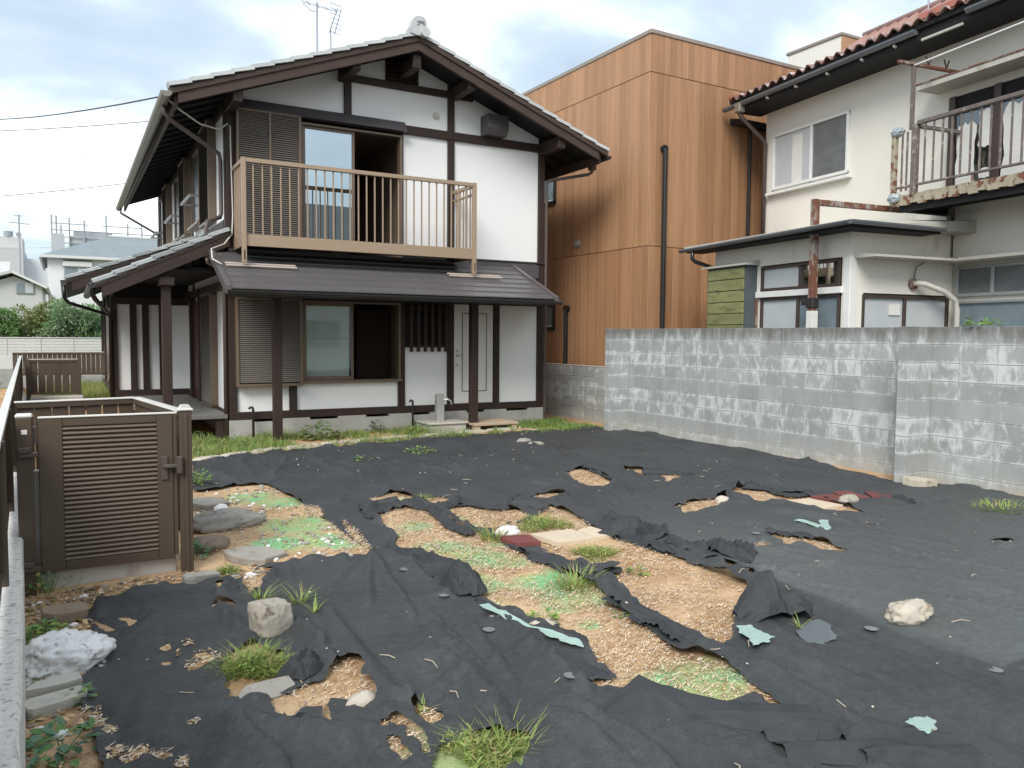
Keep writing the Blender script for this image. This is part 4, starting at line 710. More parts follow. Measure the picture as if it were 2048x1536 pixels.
hp('beam', MB().cbox((-0.14, 0.17, 2.28), (-0.01, 4.4, 2.40), 0.005), 'dark_wood')
# --- entry wing to the west
wg = MB(); wg.box((-1.38, 4.53, 0.42), (-0.05, 9.8, 2.25)); hp('wing_wall', wg, 'plaster'); hp('wing_soffit', MB().box((-1.40, 4.50, 2.25), (-0.05, 9.8, 2.62)), 'soffit_black')
hp('porch_ceiling', MB().box((-1.30, 0.2, 2.55), (-0.06, 4.5, 2.60)), 'soffit_black')
for x in (-1.40, -1.065, -0.845, -0.545): hp('post', MB().cbox((x-0.058, 4.47, 0.30), (x+0.058, 4.58, 2.3), 0.006), 'dark_wood')
hp('beam', MB().cbox((-1.46, 4.462, 0.38), (-0.06, 4.56, 0.50), 0.006), 'dark_wood'); hp('beam', MB().cbox((-1.46, 4.462, 2.16), (-0.06, 4.56, 2.30), 0.006), 'dark_wood')
for y in (6.3, 8.1, 9.75): hp('post', MB().cbox((-1.44, y-0.06, 0.3), (-1.36, y+0.06, 2.4), 0.005), 'dark_wood')
hp('beam', MB().cbox((-1.45, 4.6, 0.38), (-1.36, 9.8, 0.50), 0.006), 'dark_wood')
hp('side_louvre', MB().cbox((-1.47, 4.85, 0.7), (-1.38, 6.1, 2.1), 0.01), 'bronze_frame')
hp('wing_base', MB().box((-1.38, 4.55, 0.0), (-0.06, 9.8, 0.38)), 'foundation')
hp('deck', MB().cbox((-1.25, -0.05, 0.32), (-0.09, 4.45, 0.385), 0.006), 'deck_grey')
for x, y in ((-1.2, 0.0), (-0.2, 0.0), (-1.2, 2.2)): hp('deck_support', MB().box((x-0.05, y, -0.05), (x+0.05, y+0.1, 0.32)), 'dark_wood')
hp('porch_post', MB().cbox((-0.98, 0.0, 0.385), (-0.85, 0.13, 2.72), 0.008), 'dark_wood')
hp('porch_bracket', MB().cbox((-1.02, -0.10, 2.30), (-0.81, 0.2, 2.42), 0.008), 'dark_wood')
# --- tiled side roofs
def side_roof(xe, ze, xw, zw, y0, y1, n):
    zf = lambda x: ze+(zw-ze)*(x-xe)/(xw-xe); a = math.atan2(zw-ze, xw-xe)
    def pr(m, xa, xb, ya, yb, t, b_): m.prism([(xa, ya, zf(xa)+b_), (xb, ya, zf(xb)+b_), (xb, ya, zf(xb)+t), (xa, ya, zf(xa)+t)], (0, ya, 0), (0, yb, 0)); return m
    r0 = hp('side_roof', pr(MB(), xe, xw, y0+0.05, y1, 0.0, -0.05), 'soffit_black')
    hp('bargeboard', pr(MB(), xe+0.07, xw, y0-0.01, y0+0.05, -0.045, -0.21), 'dark_wood', r0)
    hp('verge_board', pr(MB(), xe, xw, y0-0.02, y0+0.06, 0.005, -0.045), 'dark_wood', r0)
    L = (xw-xe)/math.cos(a); st = L/n
    tm2 = tile_mesh(st*1.12, 0.26, 0.05, 0.02).mesh('tile', 'old_tile')
    for k in range(n):
        x = xe-0.02+k*st*math.cos(a); inst('tile', tm2, r0, (x, y0-0.02, zf(x)+0.008), (0, -a, 0))
    m = MB()
    for k in range(n):
        xa = xe-0.02+k*st*math.cos(a); xb = xa+st*1.1*math.cos(a)
        m.prism([(xa, y0+0.25, zf(xa)+0.01), (xb, y0+0.25, zf(xb)+0.008), (xb, y0+0.25, zf(xb)+0.045), (xa, y0+0.25, zf(xa)+0.07)], (0, y0+0.25, 0), (0, y1, 0))
    stuff(hp('tile_courses', m, 'old_tile', r0))
    hp('gutter', half_gutter(MB(), (xe-0.05, y0, ze+0.0), (xe-0.05, y1, ze-0.03), 0.055), 'dark_metal', r0)
    return r0
r1 = side_roof(-1.83, 2.275, -0.05, 3.12, -0.15, 3.0, 7)
r2 = side_roof(-2.17, 2.50, -0.05, 3.33, 3.02, 9.95, 8)
hp('downpipe', MB().tube([(-1.88, -0.05, 2.30), (-1.88, -0.03, 2.16), (-1.84, 0.05, 2.08), (-1.50, 4.3, 1.98), (-1.46, 4.45, 1.9), (-1.46, 4.45, 0.2)], 0.035, 8), 'black_pipe', r1, smooth=True)
hp('downpipe', MB().tube([(-2.22, 3.1, 2.42), (-2.22, 3.12, 2.2), (-2.15, 3.3, 2.12), (-1.50, 4.45, 1.95)], 0.032, 8), 'black_pipe', r2, smooth=True)
hp('downpipe', MB().tube([(-0.37, -0.12, 2.72), (-0.36, -0.10, 2.66), (-0.13, -0.02, 2.56), (-0.11, -0.01, 2.45), (-0.11, -0.01, 0.02)], 0.032, 10), 'pipe_brown', smooth=True)
hp('cable', MB().tube([(-0.92, -0.6, 4.82), (-0.75, -0.5, 4.72), (-0.45, -0.25, 4.62), (-0.16, -0.03, 4.63), (-0.04, -0.06, 4.72), (0.0, -0.05, 4.69), (0.0, -0.05, 4.4), (0.02, -0.05, 3.4), (0.0, -0.08, 3.1), (-0.15, -0.3, 2.92), (-0.36, -0.5, 2.82), (-0.38, -0.7, 2.66), (-0.28, -0.85, 2.58)], 0.012, 6), 'pipe_cream', smooth=True)
# ---- things on and by the house
an = thing('tv_antenna', 'television antenna on a guyed mast above the tiled roof of the white house', 'antenna', (1.75, 1.5, 6.0))
MB().tube([(0, 0, -0.1), (0, 0, 1.40)], 0.018, 8).link('mast', 'antenna_metal', an)
MB().tube([(0.16, -0.28, 0.05), (0.16, -0.28, 0.90)], 0.012, 6).link('mast', 'antenna_metal', an)
ad = Vector((math.cos(2.5), math.sin(2.5), 0.1)); sdv = Vector((-ad.y, ad.x, 0))
ad = Vector((math.cos(-0.5), math.sin(-0.5), -0.28)); sdv = Vector((-ad.y, ad.x, 0.1))
a2 = MB().tube([Vector((0, 0, 1.34))+ad*-0.22, Vector((0, 0, 1.34))+ad*0.36], 0.011, 6)
for k in range(4):
    c = Vector((0, 0, 1.34))+ad*(0.33-k*0.16); a2.tube([c-sdv*0.12, c+sdv*0.12], 0.006, 5)
a2.link('yagi', 'antenna_metal', an)
MB().tube([Vector((0.02, 0, 1.22)), Vector((-0.10, 0.05, 1.26)), Vector((-0.2, 0.10, 1.36)), Vector((-0.26, 0.13, 1.5))], 0.009, 6).link('stay_loop', 'antenna_metal', an)
c0 = Vector((0.16, -0.28, 0.88)); b3 = MB()
for sgn in (-1, 1): b3.tube([c0+Vector((0.05*sgn, -0.05, -0.1)), c0+Vector((0.12, -0.12, 0.28))*1.0+Vector((0.03*sgn, 0, 0.05))], 0.009, 6)
for k in range(7):
    c = c0+Vector((0.07, -0.07, -0.08+0.08*k)); b3.tube([c-Vector((0.11, 0.04, 0)), c+Vector((0.11, 0.04, 0))], 0.006, 5)
b3.link('dipole_array', 'antenna_metal', an)
gw = MB()
for p in ((-1.5, 0.3, -0.45), (-0.8, -1.6, -0.2), (1.1, -0.9, 0.15), (0.9, 1.8, 0.1)): gw.tube([(0, 0, 0.55), p], 0.004, 5)
gw.link('guy_wire', 'antenna_metal', an)
pz = thing('water_tap', 'concrete tap post standing on a square wash basin by the white door', 'tap', (3.28, -0.35, 0))
MB().cbox((-0.065, -0.06, 0.12), (0.065, 0.06, 0.62), 0.01).link('post', 'concrete_grey', pz)
MB().cbox((-0.32, -0.30, -0.03), (0.36, 0.28, 0.13), 0.012).cbox((-0.35, -0.33, 0.13), (0.39, 0.31, 0.165), 0.01).link('basin', 'concrete_pale', pz)
MB().tube([(0.06, -0.04, 0.52), (0.12, -0.08, 0.53), (0.16, -0.10, 0.50), (0.175, -0.11, 0.44)], 0.014, 8).tube([(0.10, -0.07, 0.53), (0.10, -0.07, 0.57)], 0.012, 8).link('faucet', 'steel', pz)
stp_ = thing('door_step', 'low tan timber step in front of the white side door', 'step', (4.1, -0.5, 0))
for k in range(4): MB().cbox((-0.42, -0.38+k*0.19, 0.10), (0.42, -0.21+k*0.19, 0.145), 0.008).link('plank', 'step_tan', stp_)
MB().cbox((-0.40, -0.36, -0.05), (-0.30, 0.36, 0.10), 0.006).cbox((0.30, -0.36, -0.05), (0.40, 0.36, 0.10), 0.006).link('support', 'step_tan', stp_)
tag(MB().tube([(0.26, -0.16, -0.02), (0.26, -0.16, 0.46), (0.25, -0.16, 0.485), (0.215, -0.16, 0.49), (0.20, -0.16, 0.46)], 0.02, 8).link('vent_pipe', 'dark_metal', smooth=True), 'dark hooked pipe rising in front of the left foundation below the shutter box', 'pipe')
tag(MB().tube([(2.87, -0.16, -0.02), (2.87, -0.16, 0.48), (2.86, -0.16, 0.505), (2.83, -0.16, 0.51), (2.815, -0.16, 0.48)], 0.02, 8).link('vent_pipe', 'dark_metal', smooth=True), 'dark hooked pipe rising beside the concrete wash basin', 'pipe')

# ================================================================== BROWN BUILDING
br = thing('clad_building', 'flat roofed modern building clad in upright brown wood boards', 'building', (7.0, -1.18, 0), R(1.0))
HB = 7.05; seams = [(-0.1, 3.245), (3.255, 6.325), (6.335, 7.0)]
MB().box((0.012, 0.012, -0.2), (10, 9, HB-0.02)).link('wall', 'sash_brown', br)
pw = 0.145
for (z0, z1) in seams:
    pmL = MB().cbox((-0.012, 0.002, z0), (0.012, pw-0.003, z1), 0.004).mesh('plank', 'cladding')
    pmR = MB().cbox((0.002, -0.012, z0), (pw-0.003, 0.012, z1), 0.004).mesh('plank', 'cladding')
    for k in range(30): inst('plank', pmL, br, (0, k*pw, 0))
    for k in range(26 if z1 < 6.4 else 34): inst('plank', pmR, br, (k*pw+0.012, 0, 0))
MB().box((-0.010, 30*pw+0.002, -0.1), (0.012, 9, 7.0)).box((34*pw+0.02, -0.010, -0.1), (10, 0.012, 7.0)).link('side_cladding', 'cladding', br)
MB().cbox((-0.03, -0.03, 7.0), (0.10, 9, 7.07), 0.004).cbox((0.10, -0.03, 7.0), (10, 0.10, 7.07), 0.004).link('coping', 'coping', br)
def br_pipe(pts, r, cap=None):
    o = MB().tube(pts, r, 10)
    if cap: o.tube([Vector(cap)+Vector((0, -0.03, 0)), Vector(cap)+Vector((0, 0.06, 0))], r*1.55, 14)
    o.link('downpipe', 'black_pipe', br, smooth=False)
br_pipe([(0.31, -0.075, 5.0), (0.31, -0.075, 0)], 0.045, (0.31, -0.05, 5.0))
br_pipe([(-0.075, 2.50, 2.18), (-0.075, 2.50, 0)], 0.045); MB().tube([(-0.10, 2.50, 2.18), (0.0, 2.50, 2.18)], 0.07, 14).link('pipe_elbow', 'black_pipe', br)
br_pipe([(2.44, -0.07, 5.75), (2.44, -0.07, 0)], 0.035)
MB().prism([(1.95, -0.35, 5.60), (1.95, -0.01, 5.66), (1.95, -0.01, 5.78), (1.95, -0.35, 5.70)], (1.95, 0, 0), (3.4, 0, 0)).link('awning', 'soffit_black', br)
def br_win(y0, y1, z0, z1):
    fr = MB().cbox((-0.06, y0, z0), (0.01, y0+0.06, z1), 0.004).cbox((-0.06, y1-0.06, z0), (0.01, y1, z1), 0.004).cbox((-0.06, y0, z1-0.06), (0.01, y1, z1), 0.004).cbox((-0.06, y0, z0), (0.01, y1, z0+0.07), 0.004)
    wd = fr.link('window', 'black_pipe', br); MB().box((-0.03, y0+0.06, z0+0.07), (-0.02, y1-0.06, z1-0.06)).link('pane', 'frosted_blue', wd)
    MB().cbox((-0.045, y0+0.06, z0+0.07), (-0.02, y1-0.06, z0+0.09), 0.002).link('sash_rail', 'sash_white', wd)
br_win(3.0, 3.75, 4.42, 5.10); br_win(3.0, 3.75, 1.74, 2.30)
MB().prism([(-0.25, 2.95, 5.14), (-0.02, 2.95, 5.20), (-0.02, 2.95, 5.23), (-0.25, 2.95, 5.17)], (0, 2.95, 0), (0, 3.8, 0)).link('window_hood', 'black_pipe', br)
MB().disc((-0.03, 2.17, 3.49), 0.075, (1, 0, 0), 0.05, 24).disc((-0.06, 2.17, 3.49), 0.05, (1, 0, 0), 0.02, 20).link('round_vent', 'sash_grey', br)
b2 = thing('clad_penthouse', 'brown boarded rooftop volume with a pale side behind the red roof', 'building', (12.35, -0.9, 7.0), R(0.0))
MB().box((0.0, 0.012, -0.1), (6, 1.45, 1.05)).link('wall', 'cream_wall', b2)
pm_ = MB().cbox((0.002, -0.012, -0.1), (0.1425, 0.012, 1.05), 0.0025).mesh('plank', 'cladding')
for k in range(14): inst('plank', pm_, b2, (k*0.145, 0, 0))
MB().cbox((-0.03, -0.03, 1.05), (6, 1.48, 1.11), 0.004).link('coping', 'coping', b2)

# ================================================================== CREAM HOUSE ON THE RIGHT (local frame)
RHO = (6.9, -5.553, 0)
rh = thing('cream_house', 'weathered cream stucco house with red tiles and a rusting balcony above the block wall', 'house', RHO, R(-6.8))
def rp(name, mb, mat, par=None, **kw): return mb.link(name, mat, par or rh, **kw)
XM = 1.9
rp('upper_wall', MB().box((XM, -6.0, 2.72), (8.0, 4.02, 5.95)), 'cream_wall')
rp('lower_wall', MB().box((XM+0.02, -6.0, -0.1), (8.0, -0.01, 2.72)).box((XM+0.02, -0.01, -0.1), (8.0, 4.0, 2.72)), 'cream_stained')
bw = MB()      # bay: pierced by the windows
bw.box((0, 0.0, 2.70), (XM, 2.92, 3.10)); bw.box((0, 0.0, -0.1), (0.12, 0.14, 2.70)); bw.box((0, 1.78, -0.1), (0.12, 2.92, 2.70)); bw.box((0.12, 2.80, -0.1), (XM, 2.92, 2.70))
bw.box((0.12, 0.0, -0.1), (0.24, 0.12, 2.70)); bw.box((0.24, 0.0, 2.22), (XM, 0.12, 2.70)); bw.box((1.84, 0.0, -0.1), (XM, 0.12, 2.22)); bw.box((0.24, 0.0, -0.1), (1.84, 0.12, 0.95))
bw.box((0, 0.14, -0.1), (0.12, 1.78, 0.95))
rp('bay_wall', bw, 'cream_wall')
rp('interior_wall', MB().box((0.5, 0.5, 0.0), (0.54, 2.6, 2.68)).box((0.3, 0.5, 0.0), (1.86, 0.54, 2.68)), 'curtain')
# bay windows: upper transom and lower sliding sashes
def rwin_y(name_mat, y0, y1, z0, z1, ym, pm, x=0.0, t=0.045):
    fr = MB()
    for a, b_ in ((y0, y0+t), (ym-t/2, ym+t/2), (y1-t, y1)): fr.cbox((x-0.015, a, z0), (x+0.05, b_, z1), 0.004)
    fr.cbox((x-0.02, y0, z0), (x+0.05, y1, z0+t), 0.004); fr.cbox((x-0.02, y0, z1-t*0.8), (x+0.05, y1, z1), 0.004)
    wd = rp('window', fr, name_mat)
    for i, (a, b_) in enumerate(((y0+t, ym-t/2), (ym+t/2, y1-t))): rp('pane', MB().box((x+0.018, a, z0+t), (x+0.024, b_, z1-t*0.8)), pm[i], wd)
    return wd
def rwin_x(name_mat, x0, x1, z0, z1, xm, pm, y=0.0, t=0.045):
    fr = MB()
    for a, b_ in ((x0, x0+t), (xm-t/2, xm+t/2), (x1-t, x1)): fr.cbox((a, y-0.015, z0), (b_, y+0.05, z1), 0.004)
    fr.cbox((x0, y-0.02, z0), (x1, y+0.05, z0+t), 0.004); fr.cbox((x0, y-0.02, z1-t), (x1, y+0.05, z1), 0.004)
    wd = rp('window', fr, name_mat)
    for i, (a, b_) in enumerate(((x0+t, xm-t/2), (xm+t/2, x1-t))): rp('pane', MB().box((a, y+0.018, z0+t), (b_, y+0.024, z1-t)), pm[i], wd)
    return wd
rwin_y('sash_brown', 0.16, 1.76, 2.31, 2.68, 0.93, ('glass_mirror', 'frosted'))
rp('header_board', MB().cbox((-0.05, 0.10, 2.215), (0.10, 1.84, 2.305), 0.006), 'sash_white')
wl = rwin_y('sash_brown', 0.16, 1.76, 0.95, 2.21, 0.96, ('frosted_blue', 'frosted'))
rp('chain_cord', MB().tube([(-0.04, 1.81, 0.9), (-0.04, 1.81, 2.2)], 0.018, 6), 'rust', wl)
rwin_x('sash_brown', 0.22, 1.84, 0.95, 2.20, 1.0, ('frosted', 'frosted'))
rp('note', MB().box((0.72, -0.001, 1.93), (0.92, 0.014, 2.08)), 'paper', None)
rp('corner_trim', MB().cbox((-0.02, -0.02, -0.05), (0.10, 0.10, 2.68), 0.006), 'sash_white')
# green boarded shutter case
gc = rp('shutter_case', MB().box((-0.20, 1.86, 0.9), (0.0, 2.84, 2.72)), 'slate_board')
for k in range(10): rp('plank', MB().cbox((-0.225, 1.90, 0.92+k*0.178), (-0.20, 2.80, 0.92+k*0.178+0.168), 0.006), 'green_board', gc)
rp('case_lid', MB().prism([(-0.27, 1.80, 2.72), (0.0, 1.80, 2.72), (0.0, 1.80, 2.80), (-0.27, 1.80, 2.75)], (0, 1.80, 0), (0, 2.92, 0)), 'concrete_pale', gc)
# bay roof: lean-to with gutters on two sides
zr = 3.12
br_ = rp('bay_roof', MB().add([(-0.36, -0.34, zr), (-0.36, 3.30, zr), (XM, 3.30, 3.52), (XM, -0.34, zr+0.12), (0.5, -0.34, zr),
        (-0.36, -0.34, zr-0.05), (-0.36, 3.30, zr-0.05), (XM, 3.30, zr-0.05), (XM, -0.34, zr-0.05), (0.5, 0.5, 3.27)],
        [(0, 9, 1), (1, 9, 2), (9, 3, 2), (0, 4, 9), (4, 3, 9), (5, 6, 7, 8), (0, 1, 6, 5), (1, 2, 7, 6), (2, 3, 8, 7), (0, 5, 8, 3, 4)][::-1]), 'concrete_pale')
rp('soffit', MB().box((-0.34, -0.32, zr-0.10), (1.25, 0.0, zr-0.052)).box((-0.34, 0.0, zr-0.10), (0.0, 3.28, zr-0.052)), 'soffit_black', br_)
rp('gutter', half_gutter(half_gutter(MB(), (-0.40, -0.40, zr-0.02), (-0.40, 3.34, zr-0.05), 0.05), (-0.44, -0.40, zr-0.02), (1.22, -0.40, zr-0.035), 0.05), 'gutter_black', br_)
rp('downpipe', MB().tube([(-0.40, 3.0, zr-0.06), (-0.40, 3.0, zr-0.22), (-0.36, 2.97, zr-0.27), (-0.06, 2.90, zr-0.36), (-0.05, 2.90, zr-0.5)], 0.032, 8), 'black_pipe', br_, smooth=True)
# canopy above the lower windows
rp('canopy', MB().prism([(0.05, -0.36, 2.67), (0.05, 0.0, 2.67), (0.05, 0.0, 2.74), (0.05, -0.36, 2.70)], (0.02, 0, 0), (XM+0.4, 0, 0)).box((XM-0.36, -6.0, 2.672), (XM, -0.36, 2.715)), 'concrete_pale')
mw = rwin_y('sash_grey', -3.4, -0.06, 2.20, 2.62, -0.62, ('frosted_dark', 'frosted_dark'), x=XM-0.012); rwin_y('sash_grey', -3.4, -0.06, 0.9, 2.14, -1.6, ('frosted_blue', 'frosted_blue'), x=XM-0.012)
rp('flue_pipe', MB().tube([(1.12, 0.0, 2.36), (1.12, -0.10, 2.37), (1.2, -0.14, 2.36), (1.5, -0.20, 2.26), (1.70, -0.22, 2.15), (1.745, -0.22, 2.0), (1.745, -0.22, 0.8)], 0.038, 10), 'pipe_cream', smooth=True)
rp('flue_collar', MB().disc((1.12, -0.02, 2.36), 0.075, (0, 1, 0), 0.05, 16), 'rust')
rp('cable', MB().tube([(1.12, -0.03, 2.40), (1.16, -0.03, 2.60), (1.3, -0.03, 2.66)], 0.007, 5), 'wire')
# upper floor window
uw = rwin_y('sash_white', 1.98, 3.80, 4.31, 5.31, 2.82, ('frosted_dark', 'frosted'), x=XM-0.03, t=0.05)
rp('sill', MB().cbox((XM-0.10, 1.90, 4.22), (XM, 3.90, 4.27), 0.006), 'sash_white', uw)
rp('blind', MB().box((XM-0.018, 3.05, 4.36), (XM-0.014, 3.30, 5.2)), 'paper', uw)
# balcony door and awning
bd = rp('balcony_door', MB().box((XM-0.03, -2.6, 3.62), (XM-0.005, 0.10, 5.0)), 'soffit_black')
for y in (0.06, -0.62, -1.3, -2.0, -2.6): rp('stile', MB().cbox((XM-0.075, y-0.05, 3.62), (XM-0.03, y+0.05, 5.0), 0.005), 'sash_brown', bd)
rp('transom', MB().cbox((XM-0.07, -2.6, 4.74), (XM-0.031, 0.10, 4.82), 0.005), 'sash_brown', bd)
for y0, y1 in ((0.0, -0.56), (-0.68, -1.24), (-1.36, -1.94), (-2.06, -2.54)): rp('pane', MB().box((XM-0.05, y1, 3.72), (XM-0.042, y0, 4.73)), 'glass_mid', bd)
for (y, z, w_, h_) in ((-0.17, 4.10, 0.30, 0.88), (-0.45, 4.40, 0.20, 0.50), (-0.46, 3.80, 0.18, 0.14), (-0.96, 4.15, 0.52, 1.0), (-1.64, 4.13, 0.54, 0.95), (-2.3, 4.1, 0.44, 0.95)):
    pts = []; nn = 26
    for i in range(nn):
        a = 2*math.pi*i/nn; sx = max(-1, min(1, 1.45*math.cos(a))); sz = max(-1, min(1, 1.45*math.sin(a)))
        pts.append((XM-0.056, y+sx*w_/2*random.uniform(0.8, 1.05), z+0.06+sz*h_/2*random.uniform(0.85, 1.05)))
    rp('torn_paper', MB().prism(pts, (0, 0, 0), (0.004, 0, 0)), 'paper', bd)
rp('awning', MB().prism([(XM-0.42, -3.0, 5.12), (XM, -3.0, 5.12), (XM, -3.0, 5.26), (XM-0.42, -3.0, 5.19)], (0, -3.0, 0), (0, 0.36, 0)), 'concrete_pale')
rp('awning_trim', MB().box((XM-0.43, -3.0, 5.192), (XM-0.41, 0.37, 5.212)), 'rust')
# balcony
bl = rp('balcony', MB().box((1.03, -4.5, 3.50), (XM-0.002, 0.24, 3.56)), 'soffit_black')
e_ = MB(); nn = 70
for k in range(nn):
    y0 = 0.26-k*0.068; dz = 0.02*math.sin(k*1.7)+0.008*math.sin(k*5.1)
    e_.box((0.99+0.008*math.sin(k*2.3), y0-0.068, 3.45+dz*0.6), (1.028, y0, 3.585+dz*0.2))
rp('edge_plate', e_, 'rusty_edge', bl)
rp('rust_bracket', MB().cbox((XM-0.07, 0.0, 2.76), (XM-0.002, 0.08, 3.45), 0.006), 'rust', bl)
rp('joist', MB().box((1.05, -4.5, 3.36), (1.11, 0.2, 3.50)).box((1.45, -4.5, 3.40), (1.5, 0.2, 3.50)).box((1.1, 0.06, 3.36), (XM, 0.16, 3.50)), 'soffit_black', bl)
rp('top_rail', MB().cbox((0.98, -4.5, 4.49), (1.04, -0.10, 4.545), 0.008).cbox((0.98, -0.095, 4.46), (1.9, -0.045, 4.51), 0.006), 'rail_worn', bl)
rp('bottom_rail', MB().cbox((0.99, -4.5, 3.68), (1.03, 0.22, 3.71), 0.005), 'rail_worn', bl)
rp('baluster', MB().cbox((0.96, 0.22, 3.46), (1.03, 0.29, 4.46), 0.008), 'rusty_edge', bl); rp('corner_post', MB().cbox((0.97, -0.11, 3.56), (1.05, -0.03, 4.50), 0.008), 'rail_worn', bl)
bmr = MB().cbox((-0.011, -0.011, 3.70), (0.011, 0.011, 4.495), 0.003).mesh('baluster', 'rail_worn')
for k in range(26): inst('baluster', bmr, bl, (1.01, -0.22-k*0.135, 0))
for y in (0.06, 0.14): inst('baluster', bmr, bl, (1.01, y, -0.06))
rp('baluster', MB().cbox((0.995, -0.96, 3.52), (1.025, -0.93, 3.70), 0.004), 'rust', bl)
def blob(mb, c, r, sub=2, amp=0.25, fr=3.0, sq=(1, 1, 1), seed=0, boxy=0.0):
    import bmesh
    bm_ = bmesh.new(); bmesh.ops.create_icosphere(bm_, subdivisions=sub, radius=1.0)
    vs = []
    for v in bm_.verts:
        p = v.co.copy(); o_ = Vector((seed*3.1, seed*1.7, seed)); n = 0.55*mnoise.noise(p*fr+o_)+0.5*(0.45-abs(mnoise.noise(p*fr*1.9+o_)))+0.30*(0.35-abs(mnoise.noise(p*fr*4.3+o_)))+0.12*mnoise.noise(p*fr*9+o_)
        p *= (1+amp*n)*(1-boxy+boxy*0.86/max(abs(p.x+0.2*p.y), abs(p.y-0.15*p.z), abs(p.z+0.1*p.x), 0.1)); vs.append((c[0]+p.x*r*sq[0], c[1]+p.y*r*sq[1], c[2]+p.z*r*sq[2]))
    fs = [tuple(v.index for v in f_.verts) for f_ in bm_.faces]; bm_.free()
    return mb.add(vs, fs)
rp('wrapped_end', blob(MB(), (1.0, 0.22, 4.46), 0.080, 3, 0.4, 3.0, (1, 1.1, 0.8), 3), 'wrap_film', bl)
rp('wrapped_end', blob(MB(), (1.0, 0.23, 3.56), 0.085, 3, 0.4, 3.0, (1, 1.1, 0.8), 5), 'wrap_film', bl)
# roof
xe, ze, xr, zrg = 1.28, 5.99, 3.5, 6.45
ms_ = (zrg-ze)/(xr-xe); zt = lambda x: ze+(x-xe)*ms_
ro = rp('roof', MB().add([(xe, 4.30, ze-0.03), (xr, 3.35, zrg-0.03), (xr, -6.2, zrg-0.03), (xe, -6.2, ze-0.03), (8.2, 4.30, ze-0.3), (8.2, -6.2, ze-0.3), (xe, 4.30, ze-0.10), (xe, -6.2, ze-0.10), (8.2, 4.30, ze-0.4), (8.2, -6.2, ze-0.4)],
      [(0, 1, 2, 3), (0, 4, 1), (1, 4, 5, 2), (6, 7, 9, 8), (0, 3, 7, 6), (0, 6, 8, 4)][::-1]), 'soffit_black')
rp('soffit', MB().box((xe+0.05, -6.1, ze-0.23), (XM+0.02, 4.22, ze-0.11)), 'soffit_black', ro)
ur = rp('upper_roof', MB().add([(2.7, 4.3, 6.45), (4.5, 4.28, 7.64), (4.5, -6.2, 7.64), (2.7, -6.2, 6.45), (6.5, 4.3, 6.45), (6.5, -6.2, 6.45)], [(0, 3, 2, 1), (1, 2, 5, 4), (0, 1, 4), (3, 5, 2), (0, 4, 5, 3)]), 'red_faded', ro)
stuff(rp('roof_ribs', (lambda m: [m.bar((2.72, 4.2-k*0.24, 6.475), (4.49, 4.2-k*0.24, 7.655), 0.03, 0.03) for k in range(43)] and m)(MB()), 'red_faded', ur))
rp('ridge_cap', MB().tube([(4.5, 4.3, 7.67), (4.5, -6.2, 7.67)], 0.06, 8), 'red_faded', ur, smooth=True)
rp('fascia', MB().cbox((xe+0.02, -0.48, ze-0.27), (xe+0.05, 0.16, ze-0.235), 0.005), 'concrete_pale', ro)
tw = 0.21
def s_tile(L):
    m = MB(); n = 8; vs = []
    for i in range(n+1):
        a = i/n; y = tw*a*1.04; z = 0.045*math.sin(math.pi*2*a-0.6)*0.8+0.035
        for x in (0, L): vs.append((x, y, z+(0.02 if x == 0 else 0)))
    for i in range(n+1):
        a = i/n; y = tw*a*1.04; z = 0.045*math.sin(math.pi*2*a-0.6)*0.8+0.015
        for x in (0, L): vs.append((x, y, z+(0.02 if x == 0 else 0)))
    o = 2*(n+1); fs = []
    for i in range(n): fs += [(2*i, 2*i+1, 2*i+3, 2*i+2), (o+2*i, o+2*i+2, o+2*i+3, o+2*i+1), (2*i, 2*i+2, o+2*i+2, o+2*i)]
    fs += [(0, o, o+1, 1), (2*n, 2*n+1, o+2*n+1, o+2*n)]
    return m.add(vs, fs)
ang = math.atan(ms_); TLr = 0.33; ncs = 8; strr = (xr-xe)/math.cos(ang)/ncs
stm = s_tile(TLr).mesh('tile', 'red_tile')
for k in range(34): inst('tile', stm, ro, (xe-0.05, 4.28-tw*(k+1), zt(xe-0.05)-0.035), (0, -ang, 0))
fld = MB(); base = s_tile(TLr); rotm = Matrix.Rotation(-ang, 3, 'Y')
for c in range(1, ncs):
    d = c*strr; x = xe-0.05+d*math.cos(ang); ylim = 4.28-(x-xe)*1.10/(xr-xe)
    for k in range(48):
        y = 4.28-tw*(k+1)
        if y+tw > ylim: continue
        fld.add([tuple(rotm @ Vector(v)+Vector((x, y, zt(x)-0.035))) for v in base.v], base.f)
stuff(rp('tile_field', fld, 'red_tile', ro))
rp('ridge_cap', MB().tube([(xr, 3.35, zrg+0.05), (xr, -6.2, zrg+0.05)], 0.10, 10), 'red_hip', ro, smooth=True)
rp('hip_cap', MB().tube([(xe-0.02, 4.28, ze+0.02), (xr, 3.35, zrg+0.06)], 0.075, 8), 'red_hip', ro, smooth=True)
rp('flashing', MB().prism([(xe-0.04, -0.62, ze+0.0), (xe+0.06, -0.62, ze+0.02), (xe+0.0, -0.62, ze+0.10)], (0, -0.62, 0), (0, 0.2, 0)), 'red_hip', ro)
rp('gutter', half_gutter(MB(), (xe+0.0, 4.47, ze-0.10), (xe+0.0, 0.22, ze-0.10), 0.065), 'gutter_black', ro); rp('gutter', half_gutter(MB(), (xe+0.0, -0.56, ze-0.10), (xe+0.0, -6.2, ze-0.10), 0.065), 'gutter_black', ro)
for y in (4.0, 3.3, 2.6, 1.9, 1.2, 0.6): rp('gutter_bracket', MB().bar((xe+0.0, y, ze-0.19), (xe+0.08, y, ze-0.21), 0.03, 0.03), 'gate_cap', ro)
